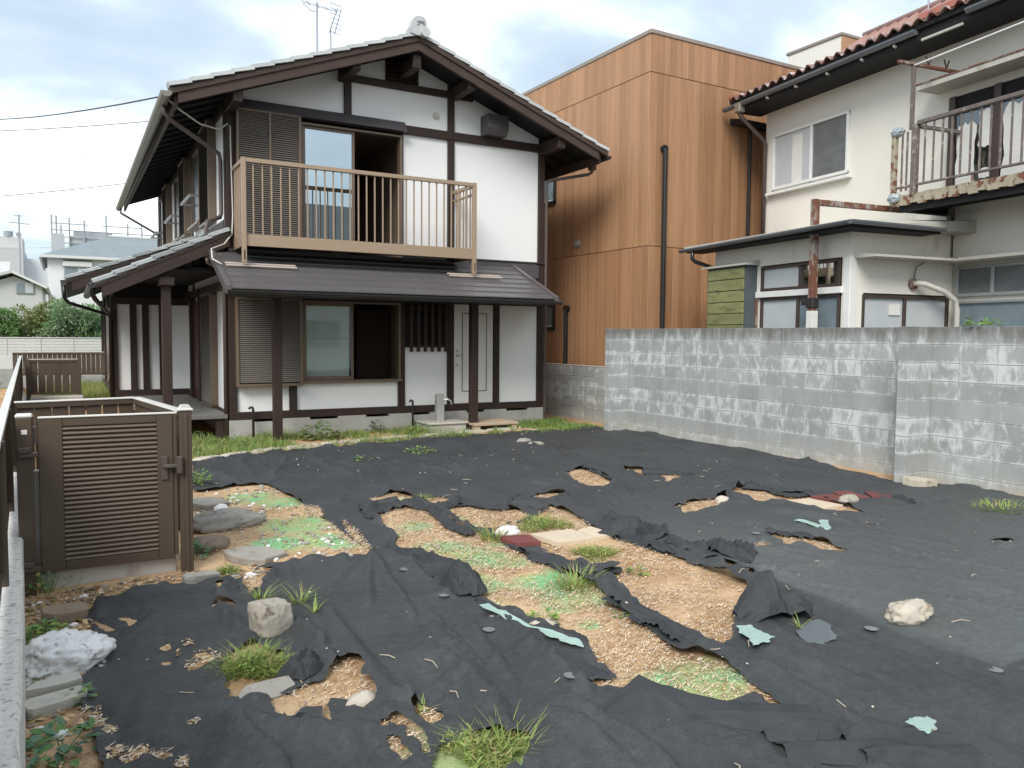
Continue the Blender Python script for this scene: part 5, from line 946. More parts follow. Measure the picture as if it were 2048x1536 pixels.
rp('downpipe', MB().tube([(xe, 4.02, ze-0.14), (xe, 4.02, ze-0.30), (xe+0.08, 4.02, ze-0.38), (XM-0.10, 3.99, ze-0.72), (XM-0.055, 3.98, ze-0.80), (XM-0.055, 3.98, 3.4)], 0.04, 8), 'pipe_brown', ro, smooth=True)
rp('rainhead', MB().cbox((xe-0.07, 3.94, ze-0.28), (xe+0.07, 4.10, ze-0.10), 0.02), 'gutter_bronze', ro)
ra = thing('tv_antenna', 'thin aerial mast poking up behind the red tile roof at top right', 'antenna', (RHO[0]+3.5*math.cos(R(6.8))+1.95*math.sin(R(6.8)), RHO[1]-3.5*math.sin(R(6.8))+1.95*math.cos(R(6.8)), 7.1))
MB().tube([(0, 0, 0), (0, 0, 1.2)], 0.014, 6).link('mast', 'antenna_metal', ra); MB().tube([(-0.25, -0.1, 0.66), (-0.1, 0, 0.60), (0.02, 0.05, 0.70), (-0.30, 0.15, 0.72)], 0.008, 5).link('loop_element', 'antenna_metal', ra)
def rl(x, y, z): a = R(6.8); return (RHO[0]+x*math.cos(a)+y*math.sin(a), RHO[1]-x*math.sin(a)+y*math.cos(a), z)
cp = thing('laundry_rack', 'rusty laundry rack with cross arm clamped to the old balcony', 'laundry rack', rl(1.0, 0, 4.5), R(-6.8))
MB().cbox((-0.02, -0.03, -0.05), (0.025, 0.02, 0.80), 0.004).link('post', 'rail_worn', cp)
MB().cbox((-0.28, -0.025, 0.80), (1.08, 0.02, 0.84), 0.004).link('cross_arm', 'rust', cp)
for x in (0.28, 0.62):
    for s_ in (-1, 1): MB().bar((x, 0, 0.84), (x+0.05*s_, 0, 0.96), 0.014, 0.014, (0, 1, 0)).link('hook', 'sash_brown', cp)
tag(MB().tube([rl(1.0, 0.02, 5.30), rl(1.0, -2.3, 5.36), rl(1.0, -4.5, 5.42)], 0.013, 8).link('laundry_pole', 'sash_white'), 'thin white laundry pole resting on the rusty cross arm', 'pole')
ru = thing('rusty_bracket', 'rusty square steel post with an arm reaching to the old balcony', 'post', rl(-0.2, 0.46, 0), R(-6.8))
MB().cbox((-0.045, -0.045, 0.0), (0.045, 0.045, 3.50), 0.006).link('post', 'rust', ru)
MB().cbox((0.046, -0.04, 3.42), (1.60, 0.04, 3.495), 0.006).link('arm', 'rust', ru)
MB().cbox((-0.055, -0.055, 1.62), (0.055, 0.055, 1.98), 0.004).link('paper_wrap', 'paper', ru)
MB().cbox((-0.06, -0.065, 2.02), (0.06, 0.065, 2.16), 0.008).cbox((-0.05, 0.065, 2.06), (0.05, 0.17, 2.13), 0.006).link('clamp', 'dark_metal', ru)

# ================================================================== BLOCK WALLS
wall = thing('block_wall', 'tall pale grey concrete block wall with lime stains and buttresses', 'wall', (6.12, -1.78, 0))
TOP = 1.745
cm_ = MB().cbox((-0.004, -0.1965, -0.0955), (0.12, 0.1965, 0.0955), 0.003).mesh('block', 'block')
core = MB().box((-0.0005, 0.12, -0.2), (0.118, -8.6, TOP-0.004)); core.link('mortar_core', 'mortar', wall)
for c in range(10):
    for k in range(20):
        y = -0.2-WPH-0.4*k+0.4
        if y > 0.1-0.0: continue
        inst('block', cm_, wall, (random.uniform(-0.0015, 0.0015), y, TOP-0.1-0.2*c))
bt = MB().cbox((-0.205, -0.062, -0.0955), (0.205, 0.062, 0.0955), 0.003).mesh('block', 'block')
for (yb) in (0.0, -5.415):
    MB().box((-0.4165, yb-0.059, -0.2), (-0.008, yb+0.059, TOP-0.004)).link('mortar_core', 'mortar', wall)
    for c in range(10): inst('block', bt, wall, (-0.215, yb, TOP-0.1-0.2*c))
lowall = thing('block_wall', 'lower weathered block wall with vent holes between the houses', 'wall', (6.45, -1.60, 0))
MB().box((0.004, 0, -0.2), (0.118, 6.0, 1.036)).link('mortar_core', 'mortar', lowall)
vb = MB(); vb.cbox((-0.006, -0.1965, 0.05), (0.0, 0.1965, 0.0955), 0.002).cbox((-0.006, -0.1965, -0.0955), (0.0, 0.1965, -0.05), 0.002)
for y in (-0.165, -0.065, 0.0, 0.065, 0.165): vb.cbox((-0.006, y-(0.03 if abs(y) > 0.1 else 0.014), -0.05), (0.0, y+(0.03 if abs(y) > 0.1 else 0.014), 0.05), 0.002)
vbm = vb.mesh('vent_block', 'block')
for c in range(6):
    for k in range(13):
        loc = (0, 0.2+0.4*k, 0.94-0.2*c)
        if k == 5 and c in (3, 4):
            inst('block', cm_, lowall, (loc[0]+0.03, loc[1], loc[2])); inst('vent_block', vbm, lowall, loc); 
        else: inst('block', cm_, lowall, loc)
MB().cbox((-0.012, 0.0, 1.037), (0.125, 6.0, 1.05), 0.003).link('coping', 'concrete_pale', lowall)

# ================================================================== GATE AND FENCES ON THE LEFT
gt = thing('garden_gate', 'dark bronze louvred garden gate, closed, in the left foreground', 'gate', (-1.98, -6.70, 0.04))
MB().cbox((-0.40, -0.02, 0.0), (-0.262, 0.02, 1.01), 0.004).link('stile', 'gate_brown', gt)
MB().cbox((0.302, -0.02, 0.0), (0.402, 0.02, 1.01), 0.004).cbox((0.404, -0.016, 0.02), (0.43, 0.016, 1.0), 0.003).link('stile', 'gate_brown', gt)
MB().cbox((-0.2615, -0.018, 0.955), (0.3015, 0.018, 1.008), 0.004).link('rail', 'gate_brown', gt); MB().cbox((-0.2615, -0.018, 0.002), (0.3015, 0.018, 0.062), 0.004).link('rail', 'gate_brown', gt)
NSL = 29; pz_ = (0.955-0.062)/NSL
sl = MB()
prof = [(0.0, -0.014, -0.013), (0.0, -0.021, -0.004), (0.0, -0.016, 0.006), (0.0, 0.006, 0.0165), (0.0, 0.014, 0.015), (0.0, -0.004, -0.012)]
sl.prism([(-0.2612, y, z) for _, y, z in prof], (-0.2612, 0, 0), (0.3012, 0, 0))
slm = sl.mesh('slat', 'gate_slat')
for k in range(NSL): inst('slat', slm, gt, (0, 0, 0.062+pz_*(k+0.5)))
MB().cbox((-0.40, 0.016, 0.03), (0.40, 0.019, 0.99), 0.001).link('back_panel', 'shutter_dark', gt)
MB().cbox((-0.40, -0.024, 1.0105), (0.432, 0.024, 1.022), 0.003).link('cap', 'gate_cap', gt)
MB().cbox((0.325, -0.034, 0.555), (0.368, -0.02, 0.72), 0.004).cbox((0.335, -0.075, 0.640), (0.455, -0.034, 0.666), 0.006).cbox((0.418, -0.085, 0.60), (0.455, -0.045, 0.72), 0.005).link('latch', 'gate_latch', gt)
for z0, z1 in ((0.855, 0.96), (0.06, 0.16)): MB().cbox((-0.435, -0.018, z0), (-0.401, 0.01, z1), 0.003).link('hinge', 'gate_latch', gt)
gp = thing('gate_post', 'square bronze gate post with hinges left of the louvred gate', 'post', (-2.455, -6.70, 0))
MB().cbox((-0.045, -0.045, -0.15), (0.045, 0.045, 1.06), 0.005).link('post', 'gate_brown', gp)
MB().cbox((-0.048, -0.048, 1.06), (0.048, 0.048, 1.085), 0.008).link('cap', 'gate_cap', gp)
MB().cbox((-0.015, -0.049, 0.955), (0.018, -0.044, 0.985), 0.002).link('sticker', 'sash_white', gp)
for z in (0.84, 0.10): MB().cbox((-0.035, -0.085, z), (0.035, -0.045, z+0.035), 0.004).cbox((-0.035, -0.075, z-0.03), (0.075, -0.045, z+0.0), 0.004).link('hinge', 'gate_latch', gp)
gp2 = thing('gate_post', 'fluted bronze gate post with latch keeper right of the louvred gate', 'post', (-1.495, -6.70, 0))
MB().cbox((-0.04, -0.035, -0.12), (0.04, 0.035, 1.07), 0.006).cbox((-0.012, -0.045, -0.10), (0.012, -0.034, 1.05), 0.003).link('post', 'gate_brown', gp2)
MB().cbox((-0.05, -0.045, 1.07), (0.05, 0.045, 1.085), 0.004).prism([(-0.04, -0.035, 1.085), (0.04, -0.035, 1.085), (0.025, -0.035, 1.11), (-0.025, -0.035, 1.11)], (0, -0.035, 0), (0, 0.035, 0)).link('cap', 'gate_cap', gp2)
tag(MB().cbox((-2.39, -6.66, -0.30), (-1.56, -6.55, 0.05), 0.008).link('concrete_kerb', 'concrete_pale'), 'pale concrete kerb running under the louvred gate', 'kerb')
tag(MB().cbox((-2.44, -6.62, 0.06), (-2.35, -6.56, 0.70), 0.004).link('meter_pillar', 'concrete_pale'), 'narrow pale pillar between the left gate post and the louvred gate', 'pillar')
def board_fence(name, label, a, b_, z0, z1, n, gap, group=None, mat='fence_brown', caps=True):
    a, b_ = Vector((*a, 0)), Vector((*b_, 0)); L = (b_-a).length; d = (b_-a).normalized()
    t = thing(name, label, 'fence', (a.x, a.y, 0), math.atan2(d.y, d.x), group)
    p = L/n; m = MB().cbox((gap/2, -0.012, z0+0.04), (p-gap/2, 0.012, z1-0.05), 0.004).mesh('board', mat)
    for k in range(n): inst('board', m, t, (k*p, 0, 0))
    MB().cbox((0, -0.03, z1-0.05), (L, 0.03, z1-0.006), 0.004).link('rail', mat, t); MB().cbox((0, -0.025, z0), (L, 0.025, z0+0.04), 0.004).link('rail', mat, t)
    if caps: MB().cbox((-0.01, -0.036, z1-0.006), (L+0.01, 0.036, z1+0.006), 0.003).link('cap', 'gate_cap', t)
    return t, L
board_fence('fence_panel', 'bronze board panel with thin gaps just behind the louvred gate', (-2.56, -5.37), (-1.72, -5.22), 0.25, 1.06, 7, 0.012)
board_fence('fence_panel', 'plain bronze side panel joining the louvred gate to the panel behind it', (-1.51, -6.62), (-1.70, -5.24), 0.20, 1.06, 6, 0.003)
fg, L = board_fence('garden_gate', 'small open board gate far back by the entry wing', (-2.83, 5.0), (-2.03, 5.0), 0.42, 1.09, 6, 0.02); fg['category'] = 'gate'
for x, nm in ((-0.02, 'post'), (0.82, 'post')): MB().cbox((x-0.04, -0.03, 0.1), (x+0.04, 0.05, 1.10), 0.004).link(nm, 'gate_brown', fg)
tag(MB().cbox((-2.80, 4.2, 0.0), (-1.95, 4.6, 0.42), 0.01).link('concrete_step', 'concrete_pale'), 'pale concrete landing in front of the small far gate', 'step')
board_fence('board_fence', 'brown board fence across the yard in front of the long white fence', (-3.3, 9.0), (-0.9, 9.0), 0.60, 1.14, 24, 0.008)
tag(MB().cbox((-3.3, 8.94, 0.1), (-1.2, 9.08, 0.58), 0.01).link('concrete_kerb', 'concrete_grey'), 'grey concrete footing under the far brown board fence', 'kerb')
# boundary wall with long fence
fx = lambda y: -2.53-0.036*(y+7.65)
wl_ = thing('boundary_wall', 'low rough pale concrete wall along the far left edge of the lot', 'wall', (0, 0, 0))
m = MB(); ny = 90; vs = []; ys = [-13.5+k*(25.0/ny) for k in range(ny+1)]
for y in ys:
    xr_ = fx(y)+0.088; j = (vnoise(np.array([y*3.0]), np.array([0.3]))[0]-0.5)*0.02
    vs += [(xr_+j, y, -0.3), (xr_+j, y, 0.28), (xr_-0.012+j, y, 0.30+j), (xr_-0.26, y, 0.30), (xr_-0.26, y, -0.3)]
fs = []
for k in range(ny):
    for q in range(4): fs.append((5*k+q, 5*k+q+1, 5*k+5+q+1, 5*k+5+q))
fs += [(4, 3, 2, 1, 0), tuple(5*ny+q for q in range(5))]
m.add(vs, fs).link('wall', 'wall_cap', wl_)
lf = thing('boundary_fence', 'long bronze fence standing on the low wall at the left edge', 'fence', (0, 0, 0))
for y in (-11.81, -9.84, -7.86, -5.88, -3.9, -1.92, 0.06, 2.04, 4.02, 6.0, 8.0): MB().cbox((fx(y)-0.03, y-0.02, 0.28), (fx(y)+0.03, y+0.02, 1.05), 0.004).link('post', 'gate_brown', lf)
for k in range(6):
    y0, y1 = -12.5+k*3.6, -12.5+(k+1)*3.6
    MB().bar((fx(y0)-0.01, y0, 1.05), (fx(y1)-0.01, y1, 1.05), 0.05, 0.03).link('top_rail', 'gate_cap', lf); MB().bar((fx(y0)-0.01, y0, 0.36), (fx(y1)-0.01, y1, 0.36), 0.03, 0.03).link('bottom_rail', 'gate_brown', lf)
sm_ = MB().cbox((-0.012, -0.035, 0.375), (0.004, 0.035, 1.035), 0.003).mesh('slat', 'fence_brown')
k = 0; y = -11.7
while y < 8.5:
    inst('slat', sm_, lf, (fx(y)-0.015, y, 0)); y += 0.085; k += 1
# ================================================================== FAR BACKGROUND ON THE LEFT
wf = thing('siding_fence', 'long white fence of horizontal boards in front of the shrubs', 'fence', (-6.0, 12.5, 0))
for k in range(5): MB().cbox((0, 0, 1.02+k*0.085), (6.5, 0.03, 1.02+k*0.085+0.079), 0.004).link('board', 'fence_white', wf)
for k in range(9): MB().cbox((k*0.78+0.05, -0.012, 1.0), (k*0.78+0.075, 0.0, 1.46), 0.003).link('joint_strip', 'far_grey', wf)
MB().cbox((0, -0.02, 1.447), (6.5, 0.05, 1.47), 0.004).link('cap', 'fence_white', wf); MB().box((0, -0.02, 0), (6.5, 0.12, 0.62)).link('base_wall', 'concrete_grey', wf)
MB().cbox((0, 0.0, 0.62), (6.5, 0.03, 1.015), 0.004).link('lower_panel', 'fence_white', wf)
wh = thing('white_house', 'distant white house with slate grey hip roof and one shuttered window', 'house', (-2.85, 28.0, 0))
MB().box((0, 0, 0), (9.5, 8, 4.90)).link('wall', 'far_wall', wh)
rfh = MB().add([(-0.25, -0.25, 4.98), (9.7, -0.25, 4.98), (9.7, 8.2, 4.98), (-0.25, 8.2, 4.98), (2.6, 3.9, 6.35), (7.0, 3.9, 6.35)], [(0, 1, 5, 4), (1, 2, 5), (2, 3, 4, 5), (3, 0, 4), (0, 3, 2, 1)])
rwh = rfh.link('roof', 'far_roof', wh); MB().cbox((-0.30, -0.32, 4.86), (9.75, -0.22, 4.98), 0.01).cbox((-0.32, -0.22, 4.86), (-0.22, 8.2, 4.98), 0.01).link('gutter', 'fence_white', rwh)
MB().tube([(2.6, 3.9, 6.38), (7.0, 3.9, 6.38)], 0.06, 6).link('ridge_cap', 'far_grey', rwh)
wn = MB().cbox((0.62, -0.06, 3.78), (1.70, 0.0, 4.55), 0.01).link('window', 'sash_grey', wh); MB().box((0.67, -0.075, 3.83), (1.14, -0.062, 4.48)).link('pane', 'frosted_blue', wn); MB().box((1.18, -0.075, 3.83), (1.65, -0.062, 4.48)).link('pane', 'frosted', wn)
MB().cbox((0.58, -0.18, 4.52), (1.74, 0.0, 4.76), 0.02).link('shutter_case', 'fence_white', wh); MB().box((0.62, -0.10, 4.765), (1.70, 0.0, 4.80)).link('case_top', 'sash_brown', wh)
sh = thing('solar_house', 'distant pale house with blue solar panels on its gable roof', 'house', (-4.2, 22.0, 0))
MB().prism([(-2.6, 0, 0), (1.25, 0, 0), (1.25, 0, 3.30), (0.35, 0, 3.66), (-2.6, 0, 2.6)], (0, 0, 0), (0, 6, 0)).link('wall', 'far_grey', sh)
MB().prism([(1.40, -0.3, 3.22), (0.30, -0.3, 3.76), (-2.7, -0.3, 2.75), (-2.7, -0.3, 2.85), (0.30, -0.3, 3.86), (1.46, -0.3, 3.30)], (0, -0.3, 0), (0, 6.2, 0)).link('roof', 'far_grey', sh)
MB().prism([(1.43, -0.31, 3.28), (0.32, -0.31, 3.84), (0.32, -0.31, 3.78), (1.40, -0.31, 3.22)], (0, -0.31, 0), (0, -0.305, 0)).link('verge', 'far_wall', sh)
MB().prism([(-2.6, 0.3, 3.05), (0.2, 0.3, 3.72), (0.2, 1.6, 4.30), (-2.6, 1.6, 4.25)], (0, 0, 0), (0, 0.06, -0.05)).link('rear_slope', 'far_grey', sh)
for i in range(5):
    for j in range(2):
        MB().obox((-1.85+i*0.44, 0.62+j*0.56, 3.62+j*0.26), (0.21, 0, 0.03), (0, 0.26, 0.118), (0, -0.008, 0.016)).link('solar_panel', 'solar_blue', sh)
wn = MB().cbox((0.42, -0.05, 3.02), (1.0, 0.0, 3.46), 0.01).link('window', 'sash_grey', sh); MB().box((0.46, -0.065, 3.06), (0.70, -0.052, 3.42)).link('pane', 'frosted_blue', wn); MB().box((0.72, -0.065, 3.06), (0.96, -0.052, 3.42)).link('pane', 'frosted', wn)
tb = thing('flat_building', 'hazy flat block with a round water tank on its roof', 'building', (-9.0, 45.0, 0))
MB().box((0, 0, 0), (4.6, 6, 6.75)).link('wall', 'far_grey', tb); MB().box((2.8, 1, 6.75), (4.55, 4, 7.5)).link('roof_room', 'far_grey', tb); MB().tube([(3.8, 1.2, 7.5), (3.8, 1.2, 7.85)], 0.25, 12).link('tank', 'scaffold_grey', tb); MB().box((4.6, 1, 0), (6.2, 6, 6.2)).link('annex', 'far_wall', tb)
scb = thing('building_under_works', 'grey building wrapped in dustsheets inside the scaffold', 'building', (-2.2, 51.0, 0))
MB().box((0, 0, 0), (8, 6, 7.4)).link('wall', 'mesh_sheet', scb); MB().box((0.6, -0.5, 7.4), (3.0, 3, 8.6)).link('sheeting', 'mesh_sheet', scb); MB().box((3.2, -0.3, 7.4), (6.2, 3, 8.0)).link('sheeting', 'far_grey', scb)
scf = thing('scaffolding', 'tube scaffold standing round the distant grey building', 'scaffold', (-2.9, 50.0, 0))
for i, (x, zt_) in enumerate(((0, 9.55), (0.28, 9.5), (0.55, 8.9), (1.05, 9.4), (1.95, 9.3), (3.3, 9.75), (4.65, 9.25), (5.55, 9.2), (6.3, 8.9), (7.6, 8.8))): MB().tube([(x, 0, 0), (x, 0, zt_)], 0.05, 6).link('standard', 'scaffold_grey', scf)
for z, x0, x1 in ((9.0, 0, 2.2), (8.55, 0, 7.6), (8.1, 0.4, 7.6), (7.7, 0, 7.6), (9.0, 3.0, 5.6), (7.3, 0, 7.6), (6.9, 0, 7.6)): MB().tube([(x0, 0, z), (x1, 0, z)], 0.035, 6).link('ledger', 'scaffold_grey', scf)
MB().box((-0.05, -0.1, 0), (0.75, -0.05, 8.3)).box((1.05, 0.1, 7.0), (3.2, 0.15, 8.2)).link('dust_sheet', 'mesh_sheet', scf)
fa = thing('tv_antenna', 'small distant television aerial beside the scaffold against the pale sky', 'antenna', (-3.95, 30.0, 3.0))
MB().tube([(0, 0, 0), (0, 0, 3.9)], 0.03, 6).link('mast', 'scaffold_grey', fa); MB().tube([(-0.4, 0, 3.55), (0.4, 0, 3.5)], 0.02, 5).tube([(-0.2, 0, 3.85), (0.15, 0, 3.85)], 0.015, 5).link('element', 'scaffold_grey', fa); MB().disc((-0.02, -0.05, 3.0), 0.11, (0.2, 1, 0.2), 0.03, 14).link('dish', 'scaffold_grey', fa)
oh = thing('street_house', 'dark roofed house mirrored in the upstairs window pane of the white house', 'house', (9.0, -25.0, 0))
MB().box((-5.0, -7, 0), (5.0, 0, 6.0)).link('wall', 'far_grey', oh)
MB().prism([(-5.5, 0.6, 5.9), (-5.5, -3.5, 8.3), (-5.5, -7.6, 5.9), (-5.5, -7.6, 5.75), (-5.5, 0.6, 5.75)], (0, 0, 0), (11.0, 0, 0)).link('roof', 'slate_board', oh)
for x in (-3.5, -0.5, 2.5):
    for z in (1.0, 3.8):
        wn = MB().cbox((x-0.85, 0.0, z), (x+0.85, 0.06, z+1.3), 0.01).link('window', 'sash_grey', oh); MB().box((x-0.8, 0.062, z+0.05), (x-0.02, 0.07, z+1.25)).link('pane', 'frosted_dark', wn); MB().box((x+0.02, 0.062, z+0.05), (x+0.8, 0.07, z+1.25)).link('pane', 'frosted_dark', wn)
# wires
def wire(label, pts, r, mat='wire'): 
    P = []
    for i in range(len(pts)-1):
        a, b_ = Vector(pts[i]), Vector(pts[i+1])
        for k in range(8):
            t = k/8; p = a.lerp(b_, t); p.z -= 0.06*(b_-a).length*0.12*4*t*(1-t); P.append(p)
    P.append(Vector(pts[-1])); tag(MB().tube(P, r, 5).link('power_line', mat, smooth=True), label, 'wire')
for lab, p0, p1, r in WIRES: wire(lab, [p0, p1], r, 'wire' if r > 0.0099 else 'wire_pale')

# ================================================================== GROUND
big = MB(); n_ = 24; L_ = 420.0
big.add([(-L_, -L_, -0.42), (L_, -L_, -0.42), (L_, L_, -0.42), (-L_, L_, -0.42)], [(0, 1, 2, 3)])
struct(big.link('ground', 'asphalt'))
struct(MB().box((6.3, -14, -0.40), (16, 12, -0.06)).link('neighbour_ground', 'concrete_grey'))
struct(MB().box((-14, 9.2, -0.40), (30, 30, 0.12)).link('far_ground', 'lawn'))
def np_mesh(name, V, F, mats, smooth=True):
    me = bpy.data.meshes.new(name)
    me.from_pydata([tuple(v) for v in V], [], F)
    for m in mats: me.materials.append(MATS[m])
    if smooth: me.polygons.foreach_set('use_smooth', [True]*len(me.polygons))
    me.update(); return me
def seg_dist(X, Y, pts):
    d = np.full(X.shape, 1e9)
    for a, b_ in zip(pts[:-1], pts[1:]):
        a = np.array(a); b_ = np.array(b_); e_ = b_-a; t = np.clip(((X-a[0])*e_[0]+(Y-a[1])*e_[1])/max(e_@e_, 1e-9), 0, 1)
        d = np.minimum(d, np.hypot(X-a[0]-e_[0]*t, Y-a[1]-e_[1]*t))
    return d
def swell(X, Y): return 0.045*(fbm(X*1.1, Y*1.1, 2, 9)-0.5)
def soil_h(X, Y): return g(X, Y)+swell(X, Y)-0.004+0.014*(fbm(X*5, Y*5, 4, 3)-0.5)
def soil_patch(name, x0, x1, y0, y1, st):
    xs = np.arange(x0, x1+st/2, st); ys = np.arange(y0, y1+st/2, st); X, Y = np.meshgrid(xs, ys); Z = soil_h(X, Y)
    nx = len(xs); V = np.stack([X.ravel(), Y.ravel(), Z.ravel()], 1); F = []
    for j in range(len(ys)-1):
        F += [(j*nx+i, j*nx+i+1, (j+1)*nx+i+1, (j+1)*nx+i) for i in range(nx-1)]
    me = np_mesh(name, V, F, ['soil'])
    ms = np.zeros(X.shape)
    for (mx_, my_, r) in MOSS: ms = np.maximum(ms, np.exp(-((X-mx_)**2+(Y-my_)**2)/(r*r)*1.25))
    a = me.attributes.new('moss', 'FLOAT', 'POINT'); a.data.foreach_set('value', ms.ravel().astype(np.float32))
    st_ = np.clip(1.5*fbm(X*1.7, Y*1.7, 3, 21)-0.15, 0, 1)*(Y < -1.7)
    a = me.attributes.new('straw', 'FLOAT', 'POINT'); a.data.foreach_set('value', st_.ravel().astype(np.float32))
    o = bpy.data.objects.new(name, me); COL.objects.link(o); return struct(o)
soil_patch('soil', -3.4, 6.4, -13.6, -1.0, 0.045)
soil_patch('soil_yard', -3.6, 6.6, -1.0, 9.2, 0.12)

# ================================================================== FABRIC
ST = 0.025
xs = np.arange(-2.55, 6.2, ST); ys = np.arange(-12.9, -1.2, ST); X, Y = np.meshgrid(xs, ys)
rag = 0.036*(fbm(X*9, Y*9, 3, 5)-0.5)+0.050*(fbm(X*19, Y*19, 2, 8)-0.5)
OUT2 = [((x+0.14, y) if 9 < i < 19 else (x, y)) for i, (x, y) in enumerate(OUTER)]
D = sdf(X, Y, OUT2)+rag*0.7
DB = D.copy(); DS = np.full(X.shape, 9.0)           # negative inside the sheet
for k_, poly in HOLES.items():
    P_ = np.array(poly); mnx, mny = P_.min(0)-0.35; mxx, mxy = P_.max(0)+0.35
    i0, i1 = np.searchsorted(xs, [mnx, mxx]); j0, j1 = np.searchsorted(ys, [mny, mxy])
    if i1 <= i0 or j1 <= j0: continue
    sl_ = (slice(j0, j1), slice(i0, i1)); small = k_[0] in 'swp'
    h = sdf(X[sl_], Y[sl_], poly)+rag[sl_]*(0.6 if small else 1.0)
    D[sl_] = np.maximum(D[sl_], -h)
    if small: DS[sl_] = np.minimum(DS[sl_], h)
    else: DB[sl_] = np.maximum(DB[sl_], -h)
H = g(X, Y)+swell(X, Y)+0.009
# long tension wrinkles along the run of the sheets, and finer cross creases
def ridged(n, p=2.0): return np.clip(1-np.abs(2*n-1)*1.6, 0, 1)**p
U1 = X-0.16*Y; wp = fbm(X*1.3, Y*1.3, 2, 3); amp = np.clip(fbm(X*0.8, Y*0.8, 2, 43)*2.4-0.7, 0.05, 1.3)
H = H+0.030*amp*ridged(fbm(U1*2.2+0.7*wp, Y*0.42, 2, 41), 4.0)
H = H+0.014*amp*ridged(fbm(U1*5.5+0.6*wp, Y*1.1, 2, 47), 3.5)
amp2 = np.clip(fbm(X*0.9, Y*0.9, 2, 44)*2.6-1.1, 0, 1.2)
H = H+0.026*amp2*ridged(fbm((X+0.9*Y)*2.0+wp, (Y-0.9*X)*0.55, 2, 49), 4.0)
H = H+0.0035*ridged(fbm(X*11, Y*11, 2, 57), 2.0)
for pts, hh, ww in FOLDS:
    d = seg_dist(X, Y, pts); sharp = np.exp(-(d/ww)**2); a = np.array(pts[0]); b_ = np.array(pts[-1])
    side = (X-a[0])*(b_[1]-a[1])-(Y-a[1])*(b_[0]-a[0]); asym = np.where(side > 0, np.exp(-(d/(ww*3.2))**2), np.exp(-(d/(ww*0.45))**2))
    H = H+hh*3.0*(0.6+0.8*fbm(X*3, Y*3, 2, 53))*asym
rc = random.Random(99)
for _ in range(210):          # short tension creases, steep on one side
    cx_, cy_ = rc.uniform(-2.0, 6.0), rc.uniform(-11.5, -1.8); L_ = rc.uniform(0.25, 1.3); a_ = (-1.73 if rc.random() < 0.7 else rc.uniform(-3.1, 0))+rc.gauss(0, 0.22); hh = rc.uniform(0.009, 0.032); ww = rc.uniform(0.010, 0.022)
    pl = [(cx_, cy_)]; aa = a_
    for q in range(4): aa += rc.gauss(0, 0.16); pl.append((pl[-1][0]+math.cos(aa)*L_/4, pl[-1][1]+math.sin(aa)*L_/4))
    pa = np.array(pl); mn_, mx3 = pa.min(0)-0.15, pa.max(0)+0.15; i0, i1 = np.searchsorted(xs, [mn_[0], mx3[0]]); j0, j1 = np.searchsorted(ys, [mn_[1], mx3[1]])
    if i1-i0 < 3 or j1-j0 < 3: continue
    s2_ = (slice(j0, j1), slice(i0, i1)); dd_ = seg_dist(X[s2_], Y[s2_], pl); sd2 = (X[s2_]-pl[0][0])*(pl[-1][1]-pl[0][1])-(Y[s2_]-pl[0][1])*(pl[-1][0]-pl[0][0])
    tt = ((X[s2_]-pl[0][0])*(pl[-1][0]-pl[0][0])+(Y[s2_]-pl[0][1])*(pl[-1][1]-pl[0][1]))/(L_*L_); tp = np.clip(np.minimum(tt, 1-tt)*4+0.15, 0, 1)
    H[s2_] = H[s2_]+hh*tp*np.where(sd2 > 0, np.exp(-(dd_/(ww*3.5))**2), np.exp(-(dd_/(ww*0.5))**2))
edge = np.clip(-DB, 0, 1)
H = H+0.042*np.exp(-(edge/0.040)**2)*np.clip(fbm(X*4, Y*4, 3, 61)*4.2-2.1, 0, 1)
flat_ = np.exp(-(np.clip(DS, 0, 1)/0.05)**2); H = H*(1-flat_)+(soil_h(X, Y)+0.002)*flat_
# the faded upper sheet ends along an overlapped edge; painted sheen fades out behind it
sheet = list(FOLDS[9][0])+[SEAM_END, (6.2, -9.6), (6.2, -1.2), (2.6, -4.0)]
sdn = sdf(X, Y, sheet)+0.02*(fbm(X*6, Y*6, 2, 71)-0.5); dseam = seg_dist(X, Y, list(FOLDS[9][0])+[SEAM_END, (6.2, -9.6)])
sheen_fade = np.where(sdn < 0, np.clip(1.05-dseam/2.4, 0, 1), 0.0)*np.clip((X-1.7)/0.25, 0, 1)
H = H+np.where(sheen_fade > 0.02, 0.004, 0)
# ---- marching squares: keep the inside of the level set
ins = D < 0; nx = len(xs); ny = len(ys)
idx = -np.ones(X.shape, np.int64); VV = []; DU = []
jj, ii = np.nonzero(ins); idx[jj, ii] = np.arange(len(jj))
VV = np.stack([X[jj, ii], Y[jj, ii], H[jj, ii]], 1).tolist(); DU = sheen_fade[jj, ii].tolist()
full = ins[:-1, :-1] & ins[1:, :-1] & ins[:-1, 1:] & ins[1:, 1:]; anyi = ins[:-1, :-1] | ins[1:, :-1] | ins[:-1, 1:] | ins[1:, 1:]
fj, fi = np.nonzero(full)
FF = np.stack([idx[fj, fi], idx[fj, fi+1], idx[fj+1, fi+1], idx[fj+1, fi]], 1).tolist()
ecache = {}
def ept(a, b_):
    key = (a, b_) if a < b_ else (b_, a)
    if key in ecache: return ecache[key]
    (ja, ia), (jb, ib) = key; t = D[ja, ia]/(D[ja, ia]-D[jb, ib]); t = min(max(t, 0.02), 0.98)
    VV.append([X[ja, ia]+t*(X[jb, ib]-X[ja, ia]), Y[ja, ia]+t*(Y[jb, ib]-Y[ja, ia]), H[ja, ia]+t*(H[jb, ib]-H[ja, ia])]); DU.append(sheen_fade[ja, ia])
    ecache[key] = len(VV)-1; return ecache[key]
mj, mi_ = np.nonzero(anyi & ~full)
